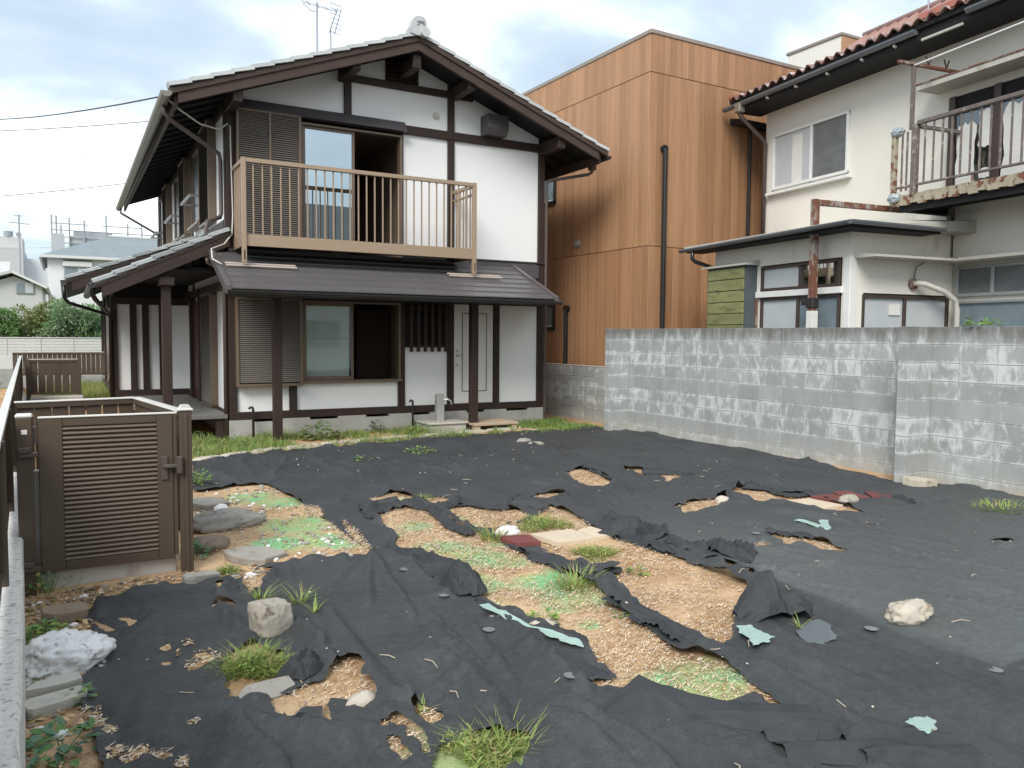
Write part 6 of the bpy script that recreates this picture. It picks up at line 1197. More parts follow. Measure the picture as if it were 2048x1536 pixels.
for j, i in zip(mj.tolist(), mi_.tolist()):
    c = [(j, i), (j, i+1), (j+1, i+1), (j+1, i)]; poly = []
    for q in range(4):
        a, b_ = c[q], c[(q+1) % 4]
        if ins[a]: poly.append(int(idx[a]))
        if ins[a] != ins[b_]: poly.append(ept(a, b_))
    if len(poly) >= 3: FF.append(poly)
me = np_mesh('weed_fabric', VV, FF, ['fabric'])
at_ = me.attributes.new('sheen_fade', 'FLOAT', 'POINT'); at_.data.foreach_set('value', np.array(DU, np.float32))
fo = bpy.data.objects.new('weed_fabric', me); COL.objects.link(fo)
tag(fo, 'large torn black weed control fabric spread over the whole vacant lot', 'ground fabric')
def fabric_top(x, y):
    i = int(round((x-xs[0])/ST)); j = int(round((y-ys[0])/ST)); i = min(max(i, 0), nx-1); j = min(max(j, 0), ny-1)
    return float(H[j, i]) if ins[j, i] else float(soil_h(np.array([x]), np.array([y]))[0])

# ---- torn strips and crumpled heaps of fabric
def flap(label, poly, lift, lip, seed, mat='torn_fabric', st=0.014):
    P = np.array(poly); mn = P.min(0)-0.04; mx2 = P.max(0)+0.04; gx = np.arange(mn[0], mx2[0], st); gy = np.arange(mn[1], mx2[1], st); GX, GY = np.meshgrid(gx, gy)
    rg_ = 0.028*(fbm(GX*11+seed, GY*11, 3, seed)-0.5)+0.016*(fbm(GX*32, GY*32+seed, 2, seed+1)-0.5)
    d = -(sdf(GX, GY, poly)+rg_); inn = d > 0
    c = P-P.mean(0); ev, evec = np.linalg.eigh(c.T@c); ax_ = evec[:, 1]; sx_ = GX*ax_[0]+GY*ax_[1]; ty_ = -GX*ax_[1]+GY*ax_[0]      # along and across the flap
    n1 = fbm(sx_*1.6+seed*3+0.8*fbm(GX*4, GY*4, 2, seed), ty_*8.0, 2, seed+2); n2 = fbm(sx_*5.0+ty_*4, ty_*9.0-sx_*4+seed, 2, seed+3); n3 = fbm(GX*5+seed, GY*5, 2, seed+4)
    r1 = np.clip(1-np.abs(2*n1-1)*2.4, 0, 1); r2 = np.clip(1-np.abs(2*n2-1)*2.2, 0, 1)
    body = np.clip(d/0.035, 0, 1)**0.7
    Z = lift*body*(0.10+1.05*r1**1.6*np.clip(n3*2.4-0.4, 0.1, 1.3)+0.35*r2**2)
    Z = Z+lip*0.8*np.exp(-(d/0.03)**2)*np.clip(fbm(GX*3+seed, GY*3, 2, seed+5)*4-2.1, 0, 1)
    Z = Z+g(GX, GY)+swell(GX, GY)+0.016
    dx = 0.012*(fbm(GX*9, GY*9, 2, seed+6)-0.5)
    idx = -np.ones(GX.shape, int); jj, ii = np.nonzero(inn); idx[jj, ii] = np.arange(len(jj)); V = [(GX[a, b_]+dx[a, b_], GY[a, b_]-dx[a, b_], Z[a, b_]) for a, b_ in zip(jj, ii)]; F = []
    for a, b_ in zip(*np.nonzero(inn[:-1, :-1] | inn[1:, :-1] | inn[:-1, 1:] | inn[1:, 1:])):
        q = [idx[a, b_], idx[a, b_+1], idx[a+1, b_+1], idx[a+1, b_]]; q = [int(v) for v in q if v >= 0]
        if len(q) >= 3: F.append(q)
    me = np_mesh('fabric_flap', V, F, [mat]); o = bpy.data.objects.new('fabric_flap', me); COL.objects.link(o)
    return tag(o, label, 'torn fabric')
for lab, key, li, lp in (
    ('upper part of the torn flap along the left edge of the bare strip', 'A1', 0.06, 0.03), ('broad torn flap pointing at the lower end of the bare strip', 'A2', 0.04, 0.03),
    ('narrow torn tongue above the long pale green band', 'A3', 0.04, 0.05), ('short curled flap beside the flat cream stone', 'A4', 0.06, 0.05), ('torn flap dividing the bare strip from the large straw patch', 'E', 0.05, 0.03),
    ('torn flap starting at the red paver and ending in a loose tail', 'C', 0.05, 0.03), ('folded fabric border right of the cream pavers', 'D', 0.06, 0.03), ('pleated crumpled fabric at the right of the straw patch', 'D2', 0.07, 0.03),
    
    ('wrinkled fabric roll above the mossy strip', 'B1', 0.06, 0.03), ('second fabric roll running right from the tiny green gap', 'B2', 0.06, 0.03), ('narrow rolled flap beside the bright green line', 'G', 0.05, 0.02),
    ('curled dark lip over the oval straw hole', 'L1', 0.05, 0.03), ('curled dark lip over the pointed straw hole near the wall', 'L2', 0.04, 0.02), ('curled fabric lip along the hole with the red pavers', 'L4', 0.05, 0.03),
    ('curled fabric lip above the long thin straw hole at right', 'L5', 0.05, 0.03), ('small ragged fabric curl right of the red pavers', 'L6', 0.05, 0.03), ('small torn tongue of fabric near the concrete slabs by the gate', 'T', 0.05, 0.03)):
    flap(lab, FLAPS[key], li, lp, 10+len(lab) % 37)
def heap(label, c, rx, ry, h, rot, seed, peak=0.0, mat='torn_fabric', rough=1.0, n=44):
    V = []; keep = {}; F = []; ca, sa_ = math.cos(rot), math.sin(rot)
    for j in range(n+1):
        for i in range(n+1):
            u, v = i/n*2-1, j/n*2-1; r = math.hypot(u, v); a = math.atan2(v, u)
            lim = 0.82+0.16*mnoise.noise(Vector((math.cos(a)*1.6+seed, math.sin(a)*1.6, seed)))+0.05*mnoise.noise(Vector((math.cos(a)*6, math.sin(a)*6+seed, 2)))
            if r > lim: continue
            q = r/lim; p1 = Vector((u*1.7+seed*2.7, v*1.7, seed))
            rid = 1-2*abs(mnoise.noise(p1)); rid2 = 1-2*abs(mnoise.noise(p1*2.3+Vector((3, 1, 0)))); rid3 = 1-2*abs(mnoise.noise(p1*5+Vector((9, 1, 0))))
            dome = (1-q**2.2)
            z = h*(dome*(0.45+peak*max(0, 1-abs(u-0.2)*1.4))+rough*(0.30*rid+0.20*rid2+0.06*rid3)*(0.25+0.75*dome))
            x_ = u*rx+0.10*rx*mnoise.noise(p1*2+Vector((0, 7, 0))); y_ = v*ry+0.10*ry*mnoise.noise(p1*2+Vector((5, 0, 0)))
            wx, wy = c[0]+x_*ca-y_*sa_, c[1]+x_*sa_+y_*ca
            keep[(i, j)] = len(V); V.append((wx, wy, max(gz(wx, wy)+0.006, gz(wx, wy)+0.012+z)))
    for j in range(n):
        for i in range(n):
            q = [(i, j), (i+1, j), (i+1, j+1), (i, j+1)]; f_ = [keep[k] for k in q if k in keep]
            if len(f_) >= 3: F.append(f_)
    me = np_mesh('fabric_heap', V, F, [mat]); o = bpy.data.objects.new('fabric_heap', me); COL.objects.link(o)
    return tag(o, label, 'torn fabric')
heap('tall bunched heap of black fabric left of the mossy strip', PT['heapA'], 0.24, 0.14, 0.17, 2.0, 1, 0.3)
heap('peaked fold of black fabric at the corner of the cream pavers', PT['heapB'], 0.30, 0.12, 0.12, -0.4, 2, 0.6)
def sheet_form(label, key, rows, seed, amp=0.012):
    # rows of hand placed points (right, toward the camera, up) refined into a creased cloth
    x0, y0 = PT[key]; rv = np.array([math.cos(YAW), -math.sin(YAW)]); fv = -np.array([math.sin(YAW), math.cos(YAW)])
    A = np.array(rows, float); sub = 9; nr, nc, _ = A.shape; V = []
    ru = np.linspace(0, nr-1, (nr-1)*sub+1); cu = np.linspace(0, nc-1, (nc-1)*sub+1)
    def lerp_s(a, b_, t): s_ = t*t*(3-2*t)*0.35+t*0.65; return a*(1-s_)+b_*s_
    for r_ in ru:
        i_ = min(int(r_), nr-2); t = r_-i_
        for c_ in cu:
            j_ = min(int(c_), nc-2); w_ = c_-j_
            p = lerp_s(lerp_s(A[i_, j_], A[i_, j_+1], w_), lerp_s(A[i_+1, j_], A[i_+1, j_+1], w_), t)
            n1 = 1-2*abs(mnoise.noise(Vector((c_*0.9+seed, r_*0.9, seed)))); n2 = 1-2*abs(mnoise.noise(Vector((c_*2.3+seed, r_*2.1, 3))))
            d = amp*(n1+0.5*n2); q = np.array([x0, y0])+rv*(p[0]+d*0.5)+fv*(p[1]+d*0.6); V.append((q[0], q[1], gz(*q)+0.012+max(0, p[2]+d*0.8 if p[2] > 0.01 else p[2])))
    m_ = len(cu); F = [(a*m_+b_, a*m_+b_+1, (a+1)*m_+b_+1, (a+1)*m_+b_) for a in range(len(ru)-1) for b_ in range(m_-1)]
    me = np_mesh('fabric_fold', V, F, ['torn_fabric']); o = bpy.data.objects.new('fabric_fold', me); COL.objects.link(o)
    return tag(o, label, 'torn fabric')
sheet_form('upstanding hood of black fabric at the right end of the straw patch', 'hood', [
    [(-0.21, 0.00, 0.0), (-0.16, -0.08, 0.0), (-0.08, -0.14, 0.0), (0.02, -0.17, 0.0), (0.10, -0.16, 0.0), (0.18, -0.12, 0.0), (0.28, -0.05, 0.0)],
    [(-0.21, 0.05, 0.05), (-0.15, -0.01, 0.13), (-0.08, -0.06, 0.19), (0.015, -0.10, 0.25), (0.06, -0.07, 0.16), (0.15, -0.04, 0.14), (0.27, 0.0, 0.06)],
    [(-0.205, 0.09, 0.055), (-0.14, 0.05, 0.13), (-0.05, 0.02, 0.17), (0.045, -0.05, 0.255), (0.075, 0.01, 0.13), (0.17, 0.02, 0.15), (0.26, 0.03, 0.085)],
    [(-0.195, 0.12, 0.03), (-0.12, 0.10, 0.055), (-0.03, 0.09, 0.10), (0.05, 0.06, 0.125), (0.11, 0.05, 0.075), (0.18, 0.075, 0.11), (0.25, 0.06, 0.06)],
    [(-0.185, 0.13, 0.0), (-0.10, 0.125, 0.015), (-0.02, 0.11, 0.045), (0.06, 0.085, 0.06), (0.12, 0.08, 0.04), (0.19, 0.085, 0.065), (0.25, 0.08, 0.02)]], 3, 0.011)
sheet_form('ragged fold of fabric with a dusty hollow at the lower right', 'flapG', [
    [(-0.24, -0.08, 0.0), (-0.06, -0.12, 0.01), (0.08, -0.12, 0.01), (0.22, -0.06, 0.0)], [(-0.24, -0.02, 0.035), (-0.05, -0.06, 0.065), (0.09, -0.06, 0.05), (0.23, -0.01, 0.045)],
    [(-0.22, 0.03, 0.015), (-0.04, 0.02, 0.012), (0.10, 0.02, 0.012), (0.24, 0.03, 0.03)], [(-0.20, 0.09, 0.04), (-0.02, 0.10, 0.055), (0.12, 0.09, 0.05), (0.26, 0.09, 0.05)],
    [(-0.18, 0.13, 0.0), (0.0, 0.16, 0.0), (0.14, 0.16, 0.0), (0.28, 0.14, 0.0)]], 8, 0.013)
sheet_form('crumpled fabric end holding the lower right green scrap', 'flapH', [
    [(-0.22, -0.06, 0.0), (-0.12, -0.12, 0.01), (0.05, -0.10, 0.01), (0.24, -0.04, 0.0)], [(-0.22, -0.02, 0.05), (-0.11, -0.06, 0.10), (0.05, -0.04, 0.07), (0.25, 0.02, 0.055)],
    [(-0.20, 0.03, 0.03), (-0.08, 0.01, 0.05), (0.07, 0.04, 0.03), (0.26, 0.07, 0.05)], [(-0.18, 0.08, 0.045), (-0.04, 0.09, 0.06), (0.10, 0.11, 0.06), (0.27, 0.14, 0.035)],
    [(-0.16, 0.12, 0.0), (-0.02, 0.14, 0.0), (0.12, 0.16, 0.0), (0.28, 0.18, 0.0)]], 9, 0.014)
sheet_form('big folded flap under the lower end of the bare strip', 'flapF', [
    [(-0.44, -0.02, 0.0), (-0.26, -0.10, 0.015), (-0.05, -0.06, 0.01), (0.16, -0.02, 0.005), (0.50, 0.02, 0.0)],
    [(-0.43, 0.01, 0.02), (-0.245, -0.04, 0.155), (-0.08, 0.015, 0.105), (0.12, 0.05, 0.075), (0.48, 0.07, 0.06)],
    [(-0.425, 0.04, 0.02), (-0.235, 0.03, 0.13), (-0.05, 0.09, 0.055), (0.14, 0.13, 0.07), (0.46, 0.16, 0.075)],
    [(-0.42, 0.06, 0.012), (-0.22, 0.11, 0.060), (-0.02, 0.13, 0.015), (0.18, 0.19, 0.012), (0.45, 0.25, 0.04)],
    [(-0.40, 0.07, 0.0), (-0.20, 0.15, 0.012), (0.00, 0.17, 0.004), (0.20, 0.25, 0.004), (0.42, 0.31, 0.004)]], 6, 0.011)
heap('small dark fabric crumple beside the weedy patch and boulder', PT['heapE'], 0.17, 0.11, 0.11, 0.5, 7, 0.3)

# ---- dry straw, gravel and litter on the bare soil
def scatter_pts(polys, n, seed, thr=0.0, fq=2.0):
    out = []; r = np.random.default_rng(seed); areas = []
    for p in polys:
        p = np.array(p); areas.append(np.prod(p.max(0)-p.min(0)))
    areas = np.array(areas)/sum(areas)
    for p, a in zip(polys, areas):
        p = np.array(p); m = int(n*a*1.9)+20; q = r.uniform(p.min(0), p.max(0), (m, 2)); d = sdf(q[:, 0], q[:, 1], p)
        ok = (d < 0.03) & (fbm(q[:, 0]*fq, q[:, 1]*fq, 3, 77)+r.uniform(-0.12, 0.12, m) > thr); out.append(q[ok])
    return np.concatenate(out)
LEFTSOIL = [(-2.42, -10.2)]+[(x, y) for x, y in OUTER[24:44]]+[(-1.45, -6.75), (-2.45, -6.8), (-2.48, -8.6)]
PATCHA = [p for p in OUTER[40:54]]
bare = [HOLES[k] for k in HOLES if k not in ('F2', 'G1')]
def straws(name, pts, lmin, lmax, wmin, wmax, mats, seed, zoff=0.004):
    r = np.random.default_rng(seed); m = MB(); H0 = soil_h(pts[:, 0], pts[:, 1]); A = r.uniform(0, math.pi, len(pts)); Ls = r.uniform(lmin, lmax, len(pts)); Ws = r.uniform(wmin, wmax, len(pts)); B = r.normal(0, 0.16, len(pts)); MI = r.integers(0, len(mats), len(pts)); ZO = r.uniform(0, 0.014, len(pts)); C = r.normal(0, 0.25, len(pts))
    for (x, y), h, a, l, w_, b_, k, zo, cv in zip(pts, H0, A, Ls, Ws, B, MI, ZO, C):
        dx, dy = math.cos(a)*l/2, math.sin(a)*l/2; sx, sy = -math.sin(a)*w_/2, math.cos(a)*w_/2; z = h+zoff+zo; dz = b_*l/2; mx_, my_ = -math.sin(a)*l*cv*0.4, math.cos(a)*l*cv*0.4
        m.add([(x-dx-sx, y-dy-sy, z-dz), (x-dx+sx, y-dy+sy, z-dz+0.001), (x+mx_+sx, y+my_+sy, z+0.004), (x+mx_-sx, y+my_-sy, z+0.003), (x+dx+sx, y+dy+sy, z+dz), (x+dx-sx, y+dy-sy, z+dz)], [(0, 3, 2, 1), (3, 5, 4, 2)], int(k))
    return stuff(m.link(name, mats))
straws('dry_straw', scatter_pts(bare, 24000, 1, 0.44), 0.015, 0.06, 0.002, 0.0042, ['straw_pale', 'straw_tan', 'straw_pale', 'straw_brown'], 5)
straws('wood_chips', scatter_pts(bare+[PATCHA, LEFTSOIL], 6000, 2, 0.4), 0.008, 0.03, 0.005, 0.011, ['straw_tan', 'straw_brown', 'straw_pale', 'ivory_chip'], 6)
straws('leaf_litter', scatter_pts([LEFTSOIL], 1500, 3, 0.35, 4), 0.02, 0.06, 0.012, 0.028, ['straw_tan', 'straw_brown', 'stone_brown', 'grass_dry'], 7)
def pebbles(name, pts, rmin, rmax, mats, seed, on_fabric):
    r = np.random.default_rng(seed); m = MB(); base = MB(); blob(base, (0, 0, 0), 1.0, 1, 0.25, 1.5)
    for x, y in pts:
        rr = r.uniform(rmin, rmax); z = (fabric_top(x, y) if on_fabric else float(soil_h(np.array([x]), np.array([y]))[0])); a = r.uniform(0, 6.28); ca, sa_ = math.cos(a), math.sin(a); fx_, fy_, fz_ = r.uniform(0.7, 1.5), r.uniform(0.6, 1.0), r.uniform(0.35, 0.7)
        m.add([(x+rr*(vx*fx_*ca-vy*fy_*sa_), y+rr*(vx*fx_*sa_+vy*fy_*ca), z+rr*fz_*(vz+0.5)) for vx, vy, vz in base.v], base.f, int(r.integers(0, len(mats))))
    return stuff(m.link(name, mats))
pebbles('gravel', scatter_pts([LEFTSOIL, PATCHA], 620, 11, 0.42, 3), 0.006, 0.028, ['stone_tan', 'stone_white', 'stone_brown', 'slab_grey'], 12, False)
pebbles('gravel_yard', np.stack([rng.uniform(-0.9, 5.8, 420), rng.uniform(-1.55, -0.12, 420)], 1), 0.008, 0.035, ['stone_tan', 'stone_kerb', 'stone_brown'], 15, False)
q = np.stack([rng.uniform(-2.1, 5.9, 760), rng.uniform(-11.5, -1.9, 760)], 1); dq = sdf(q[:, 0], q[:, 1], OUTER); q = q[dq < -0.05]; q = q[rng.random(len(q)) < np.clip(0.12+0.75*(fbm(q[:, 0]*1.1, q[:, 1]*1.1, 2, 5) > 0.56), 0, 1)]
pebbles('debris_specks', q, 0.003, 0.010, ['ivory_chip', 'stone_tan', 'ivory_chip', 'straw_pale'], 13, True)
tw = MB(); r9 = np.random.default_rng(19)
pool = [PT[k] for k in ('twA', 'twB', 'twC', 'twD', 'twE', 'twF', 'twG', 'twH', 'twI', 'twJ', 'twK', 'twL')]+[tuple(p) for p in np.stack([r9.uniform(-1.5, 4.5, 46), r9.uniform(-10.5, -2.6, 46)], 1)]
for x, y in pool:
    a = r9.uniform(0, 6.28); l = r9.uniform(0.025, 0.07); z = fabric_top(x, y)+0.006; b_ = a+r9.normal(0, 0.7)
    tw.tube([(x, y, z), (x+l*math.cos(a), y+l*math.sin(a), z+r9.uniform(0, 0.012)), (x+l*(math.cos(a)+math.cos(b_)), y+l*(math.sin(a)+math.sin(b_)), z)], [0.0035, 0.003, 0.002], 5)
stuff(tw.link('twigs', 'twig'))

# ---- rocks, slabs, pavers
def rock(label, key, r, sq, mat, seed, name='rock', cat='rock', amp=0.3, fr=1.6, rot=0.0, up_=0.35, sub=3, boxy=0.0):
    x, y = PT[key]; m = blob(MB(), (0, 0, 0), r, sub, amp, fr, sq, seed, boxy)
    o = m.link(name, mat, loc=(x, y, fabric_top(x, y)+r*sq[2]*up_), smooth=True); o.rotation_euler = (0, 0, rot); return tag(o, label, cat)
rock('large crusty white lump of rubble beside the left boundary wall', 'white', 0.21, (1.0, 0.72, 0.55), 'stone_white', 1, amp=0.6, fr=1.6, rot=0.4, sub=5)
rock('rounded tan boulder standing behind the green weed clump', 'boulder', 0.112, (0.98, 0.8, 1.0), 'stone_tan', 2, amp=0.16, fr=1.0, up_=0.7, sub=5, boxy=0.6, rot=0.3)
rock('pale jagged rock alone on the black fabric at right', 'rockr', 0.125, (1.2, 0.7, 0.55), 'stone_kerb', 3, amp=0.6, fr=1.4, sub=4)
rock('small white rock at the end of the straw tear near the boulder', 'chip', 0.062, (1.2, 0.8, 0.7), 'stone_kerb', 4, amp=0.4)
rock('small pale rock on the thin pointed straw hole', 'rk1', 0.07, (1.2, 0.8, 0.7), 'stone_kerb', 5, amp=0.5)
rock('grey stone lying on the red pavers', 'rk2', 0.085, (1.3, 0.8, 0.6), 'stone_tan', 6, amp=0.4)
rock('white stone by the tufts left of the red paver', 'rk3', 0.085, (1.3, 0.9, 0.6), 'stone_white', 7, amp=0.4)
rock('flat cream stone beside the long pale green scrap', 'rk4', 0.07, (1.3, 0.8, 0.55), 'stone_kerb', 8, amp=0.3)
rock('round white stone on the rubble right of the gate', 'rk5', 0.06, (1.1, 0.9, 0.8), 'stone_white', 9, amp=0.25)
rock('left one of two grey lumps on the far fabric near the door', 'rk6', 0.085, (1.3, 0.8, 0.5), 'slab_grey', 10, amp=0.4)
rock('right one of two grey lumps on the far fabric near the door', 'rk7', 0.085, (1.3, 0.7, 0.5), 'slab_grey', 11, amp=0.4, rot=-0.6)
rock('dark rough mound of old concrete right of the gate', 'roughA', 0.24, (1.25, 0.62, 0.42), 'slab_grey', 12, amp=0.45, fr=2.2, sub=4, name='rubble')
rock('crumbly brown rubble below the dark concrete mound', 'rubA', 0.15, (0.9, 0.8, 0.45), 'stone_brown', 13, amp=0.5, fr=2.4, name='rubble')
rock('rubble lump against the right gate post', 'rubB', 0.12, (0.9, 0.8, 0.5), 'slab_grey', 14, amp=0.5, fr=2.2, name='rubble')
def slab(label, key, size, mat, seed, rot=(0, 0, 0), zo=0.0, name='concrete_slab', cat='slab'):
    x, y = PT[key]; r = random.Random(seed); n = 9; pts = []
    for k in range(n):
        a = 2*math.pi*(k+r.uniform(-0.2, 0.2))/n; sx = max(-1, min(1, 1.3*math.cos(a))); sy = max(-1, min(1, 1.3*math.sin(a))); pts.append((sx*size[0]/2*r.uniform(0.85, 1.05), sy*size[1]/2*r.uniform(0.85, 1.05)))
    top = [(px_*0.97, py_*0.97, size[2]/2+r.uniform(-0.006, 0.006)) for px_, py_ in pts]; mid = [(px_, py_, size[2]*0.3) for px_, py_ in pts]; bot = [(px_*0.95, py_*0.95, -size[2]/2) for px_, py_ in pts]
    m = MB(); vs = top+mid+bot; fs = [tuple(range(n)), tuple(range(2*n, 3*n))[::-1]]
    for k in range(n): fs += [(k, n+k, n+(k+1) % n, (k+1) % n), (n+k, 2*n+k, 2*n+(k+1) % n, n+(k+1) % n)]
    m.add(vs, fs); o = m.link(name, mat, loc=(x, y, fabric_top(x, y)+size[2]/2-0.01+zo)); o.rotation_euler = rot; return tag(o, label, cat)
slab('tilted grey slab holding down the front of the weed clump', 'slabt', (0.30, 0.12, 0.035), 'slab_grey', 1, (0.5, 0.05, 0.3), 0.02)
slab('grey flat stone between the fabric and the gate kerb', 'slabA', (0.26, 0.12, 0.07), 'slab_grey', 2, (0.1, 0.1, 0.5))
slab('brown slab of stone above the white rubble lump', 'slabB', (0.26, 0.14, 0.09), 'stone_brown', 3, (0.15, 0.1, 0.3))
slab('upper broken concrete block below the white rubble lump', 'slabC', (0.26, 0.08, 0.07), 'concrete_pale', 4, (0.2, 0, 0.25), 0.02)
slab('lower broken concrete block below the white rubble lump', 'slabD', (0.28, 0.10, 0.07), 'concrete_pale', 5, (0.2, 0, 0.3))
slab('flat weathered concrete slab at the foot of the mossy patch', 'flatA', (0.34, 0.38, 0.06), 'slab_grey', 6, (0.05, 0.03, 0.6))
slab('flat concrete slab just right of the gate post', 'flatB', (0.40, 0.42, 0.07), 'slab_grey', 7, (0.0, 0.06, 0.4))
slab('broken cream block lying at the foot of the near buttress', 'brk', (0.36, 0.16, 0.09), 'stone_kerb', 8, (0.05, 0.1, -0.35))
def piece(name, label, cat, poly, th, mat, zo, tilt=0.0, group=None, top=True):
    if 'scrap' in name:
        rj = random.Random(len(label)); q_ = []
        for a, b_ in zip(poly, poly[1:]+poly[:1]):
            for k in range(4): t = k/4; q_.append((a[0]*(1-t)+b_[0]*t+rj.gauss(0, 0.0055), a[1]*(1-t)+b_[1]*t+rj.gauss(0, 0.0055)))
        poly = q_
    P = np.array(poly); c = P.mean(0); n = len(poly); base = max(fabric_top(*c) if top else gz(*c), gz(*c)+float(swell(c[0], c[1])))
    pts = [(x-c[0], y-c[1], tilt*mnoise.noise(Vector((x*5, y*5, 1)))) for x, y in poly]; m = MB()
    up3 = [(x*0.985, y*0.985, z+th/2) for x, y, z in pts]; mid = [(x, y, z+th/2-min(0.006, th/3)) for x, y, z in pts]; bot = [(x, y, z-th/2) for x, y, z in pts]
    fs = [tuple(range(n)), tuple(range(2*n, 3*n))[::-1]]
    for a in (0, n): fs += [(a+k, a+n+k, a+n+(k+1) % n, a+(k+1) % n) for k in range(n)]
    area = sum(P[k][0]*P[(k+1) % n][1]-P[(k+1) % n][0]*P[k][1] for k in range(n))
    if area < 0: fs = [f_[::-1] for f_ in fs]
    m.add(up3+mid+bot, fs); return tag(m.link(name, mat, loc=(c[0], c[1], base+zo)), label, cat, group)
for lab, key, mat, zo in (('dark red paver left of the two cream pavers', 'red', 'paver_red', 0.012), ('larger cream paver next to the red one', 'cream1', 'paver_cream', 0.008), ('cream paver touching the peaked fabric fold', 'cream2', 'paver_cream', 0.009),
    ('front red paver under the grey stone', 'red2', 'paver_red', 0.014), ('back left red paver behind the grey stone', 'red3', 'paver_red', 0.010), ('rightmost red paver toward the block wall', 'red4', 'paver_red', 0.012), ('long cream slab in front of the red pavers', 'cream3', 'paver_cream', 0.007)):
    piece('paver', lab, 'paver', PIECES[key], 0.04, mat, zo, 0.004, 'pavers laid in the lot', False)
for lab, key, mat in (('ragged pale green scrap below the fabric hood', 'g1', 'scrap_green'), ('bent L shaped green scrap lying alone on the right', 'g2', 'scrap_green'), ('long pale green band along the torn fabric flap', 'g3', 'scrap_green'), ('green scrap on the ragged fabric near the lower right', 'g4', 'scrap_green'), ('flat grey fabric scrap right of the fabric hood', 'gs', 'scrap_grey')):
    piece('fabric_scrap', lab, 'scrap', PIECES[key], 0.004, mat, 0.022 if key == 'g3' else (0.05 if key == 'g4' else 0.014), 0.02)
o = MB().cbox((-0.14, -0.010, -0.006), (0.14, 0.010, 0.006), 0.002).link('wood_lath', 'stone_kerb', loc=(*PT['slat'], gz(*PT['slat'])+0.02)); o.rotation_euler = (0, 0, -0.1); tag(o, 'pale thin lath on the edge of the mossy patch', 'lath')
for i, (k, lab) in enumerate((('wa1', 'clear plastic washer left of the long green band'), ('wa2', 'clear plastic washer on the faded sheet seam right of the hood'), ('wa3', 'plastic washer at the right end of the faded sheet seam'), ('wa4', 'plastic washer left of the long thin straw hole'), ('wa5', 'plastic washer near the gathered creases'), ('wa6', 'plastic washer at the lower tip of the bare strip'), ('wa7', 'plastic washer beside the tall bunched fabric heap'))):
    x, y = PT[k]; z = fabric_top(x, y)+0.006; m = MB().disc((0, 0, 0), 0.036, (0.05, 0.03, 1), 0.003, 24).disc((0, 0, 0.002), 0.028, (0.05, 0.03, 1), 0.003, 20).tube([(0, 0, 0), (0, 0, 0.008)], 0.008, 8); tag(m.link('plastic_washer', 'film_clear', loc=(x, y, z)), lab, 'washer', 'washers pinning the fabric')

# ---- kerb stones
kb = struct(MB().box((-0.7, -1.52, -0.3), (4.2, -1.40, -0.02)).link('kerb', 'soil'))
for a, b_ in zip(KERB[:-1], KERB[1:]):
    a = Vector((*a, 0)); b_ = Vector((*b_, 0)); d = (b_-a); L = d.length; m = blob(MB(), (0, 0, 0), 1.0, 3, 0.16, 1.4, (L*0.56, 0.085, 0.06), random.randint(0, 99))
    m.v = [(max(-L*0.49, min(L*0.49, x)), max(-0.075, min(0.075, y)), min(z, 0.045)) for x, y, z in m.v]
    o = m.link('stone', 'stone_kerb', kb, loc=tuple((a+b_)/2+Vector((0, 0, gz(*((a+b_)/2).xy)+0.005)))); o.rotation_euler = (0, 0, math.atan2(d.y, d.x))

# ================================================================== PLANTS
def blade(m, x, y, z, h, w_, az, lean, curve, mi=0, seg=3):
    pts = []; dx, dy = math.cos(az), math.sin(az)
    for k in range(seg+1):
        t = k/seg; r_ = h*(lean*t+curve*t*t); pts.append((x+dx*r_, y+dy*r_, z+h*(t-0.35*curve*t*t)))
    sx, sy = -dy, dx; vs = []
    for k, p in enumerate(pts):
        ww = w_*(1-(k/seg)**1.5)*0.5+0.0004; vs += [(p[0]-sx*ww, p[1]-sy*ww, p[2]), (p[0]+sx*ww, p[1]+sy*ww, p[2])]
    m.add(vs, [(2*k, 2*k+1, 2*k+3, 2*k+2) for k in range(seg)], mi)
def tuft_mesh(seed, n, rad, h, w_, lean, curve, mats):
    r = random.Random(seed); m = MB()
    for _ in range(n):
        a = r.uniform(0, 6.28); q = rad*math.sqrt(r.random()); hh = h*r.uniform(0.5, 1.1)*(1-0.35*q/max(rad, 1e-3)); blade(m, q*math.cos(a), q*math.sin(a), 0, hh, w_*r.uniform(0.7, 1.2), a+r.uniform(-0.9, 0.9), lean*r.uniform(0.3, 1.3), curve*r.uniform(0.2, 1.2), r.choice(range(len(mats))))
    return m.mesh('grass_tuft', mats)
def leaf_quad(m, c, d, up_, L, w_, mi=0):
    d = Vector(d).normalized(); s_ = d.cross(Vector(up_)); s_ = s_.normalized() if s_.length > 1e-3 else Vector((1, 0, 0)); c = Vector(c); n = s_.cross(d)
    m.add([c, c+d*L*0.35+s_*w_*0.5+n*0.04*L, c+d*L*0.75+s_*w_*0.38, c+d*L-n*0.08*L, c+d*L*0.75-s_*w_*0.38, c+d*L*0.35-s_*w_*0.5+n*0.04*L], [(0, 1, 2, 3), (0, 3, 4, 5)], mi)
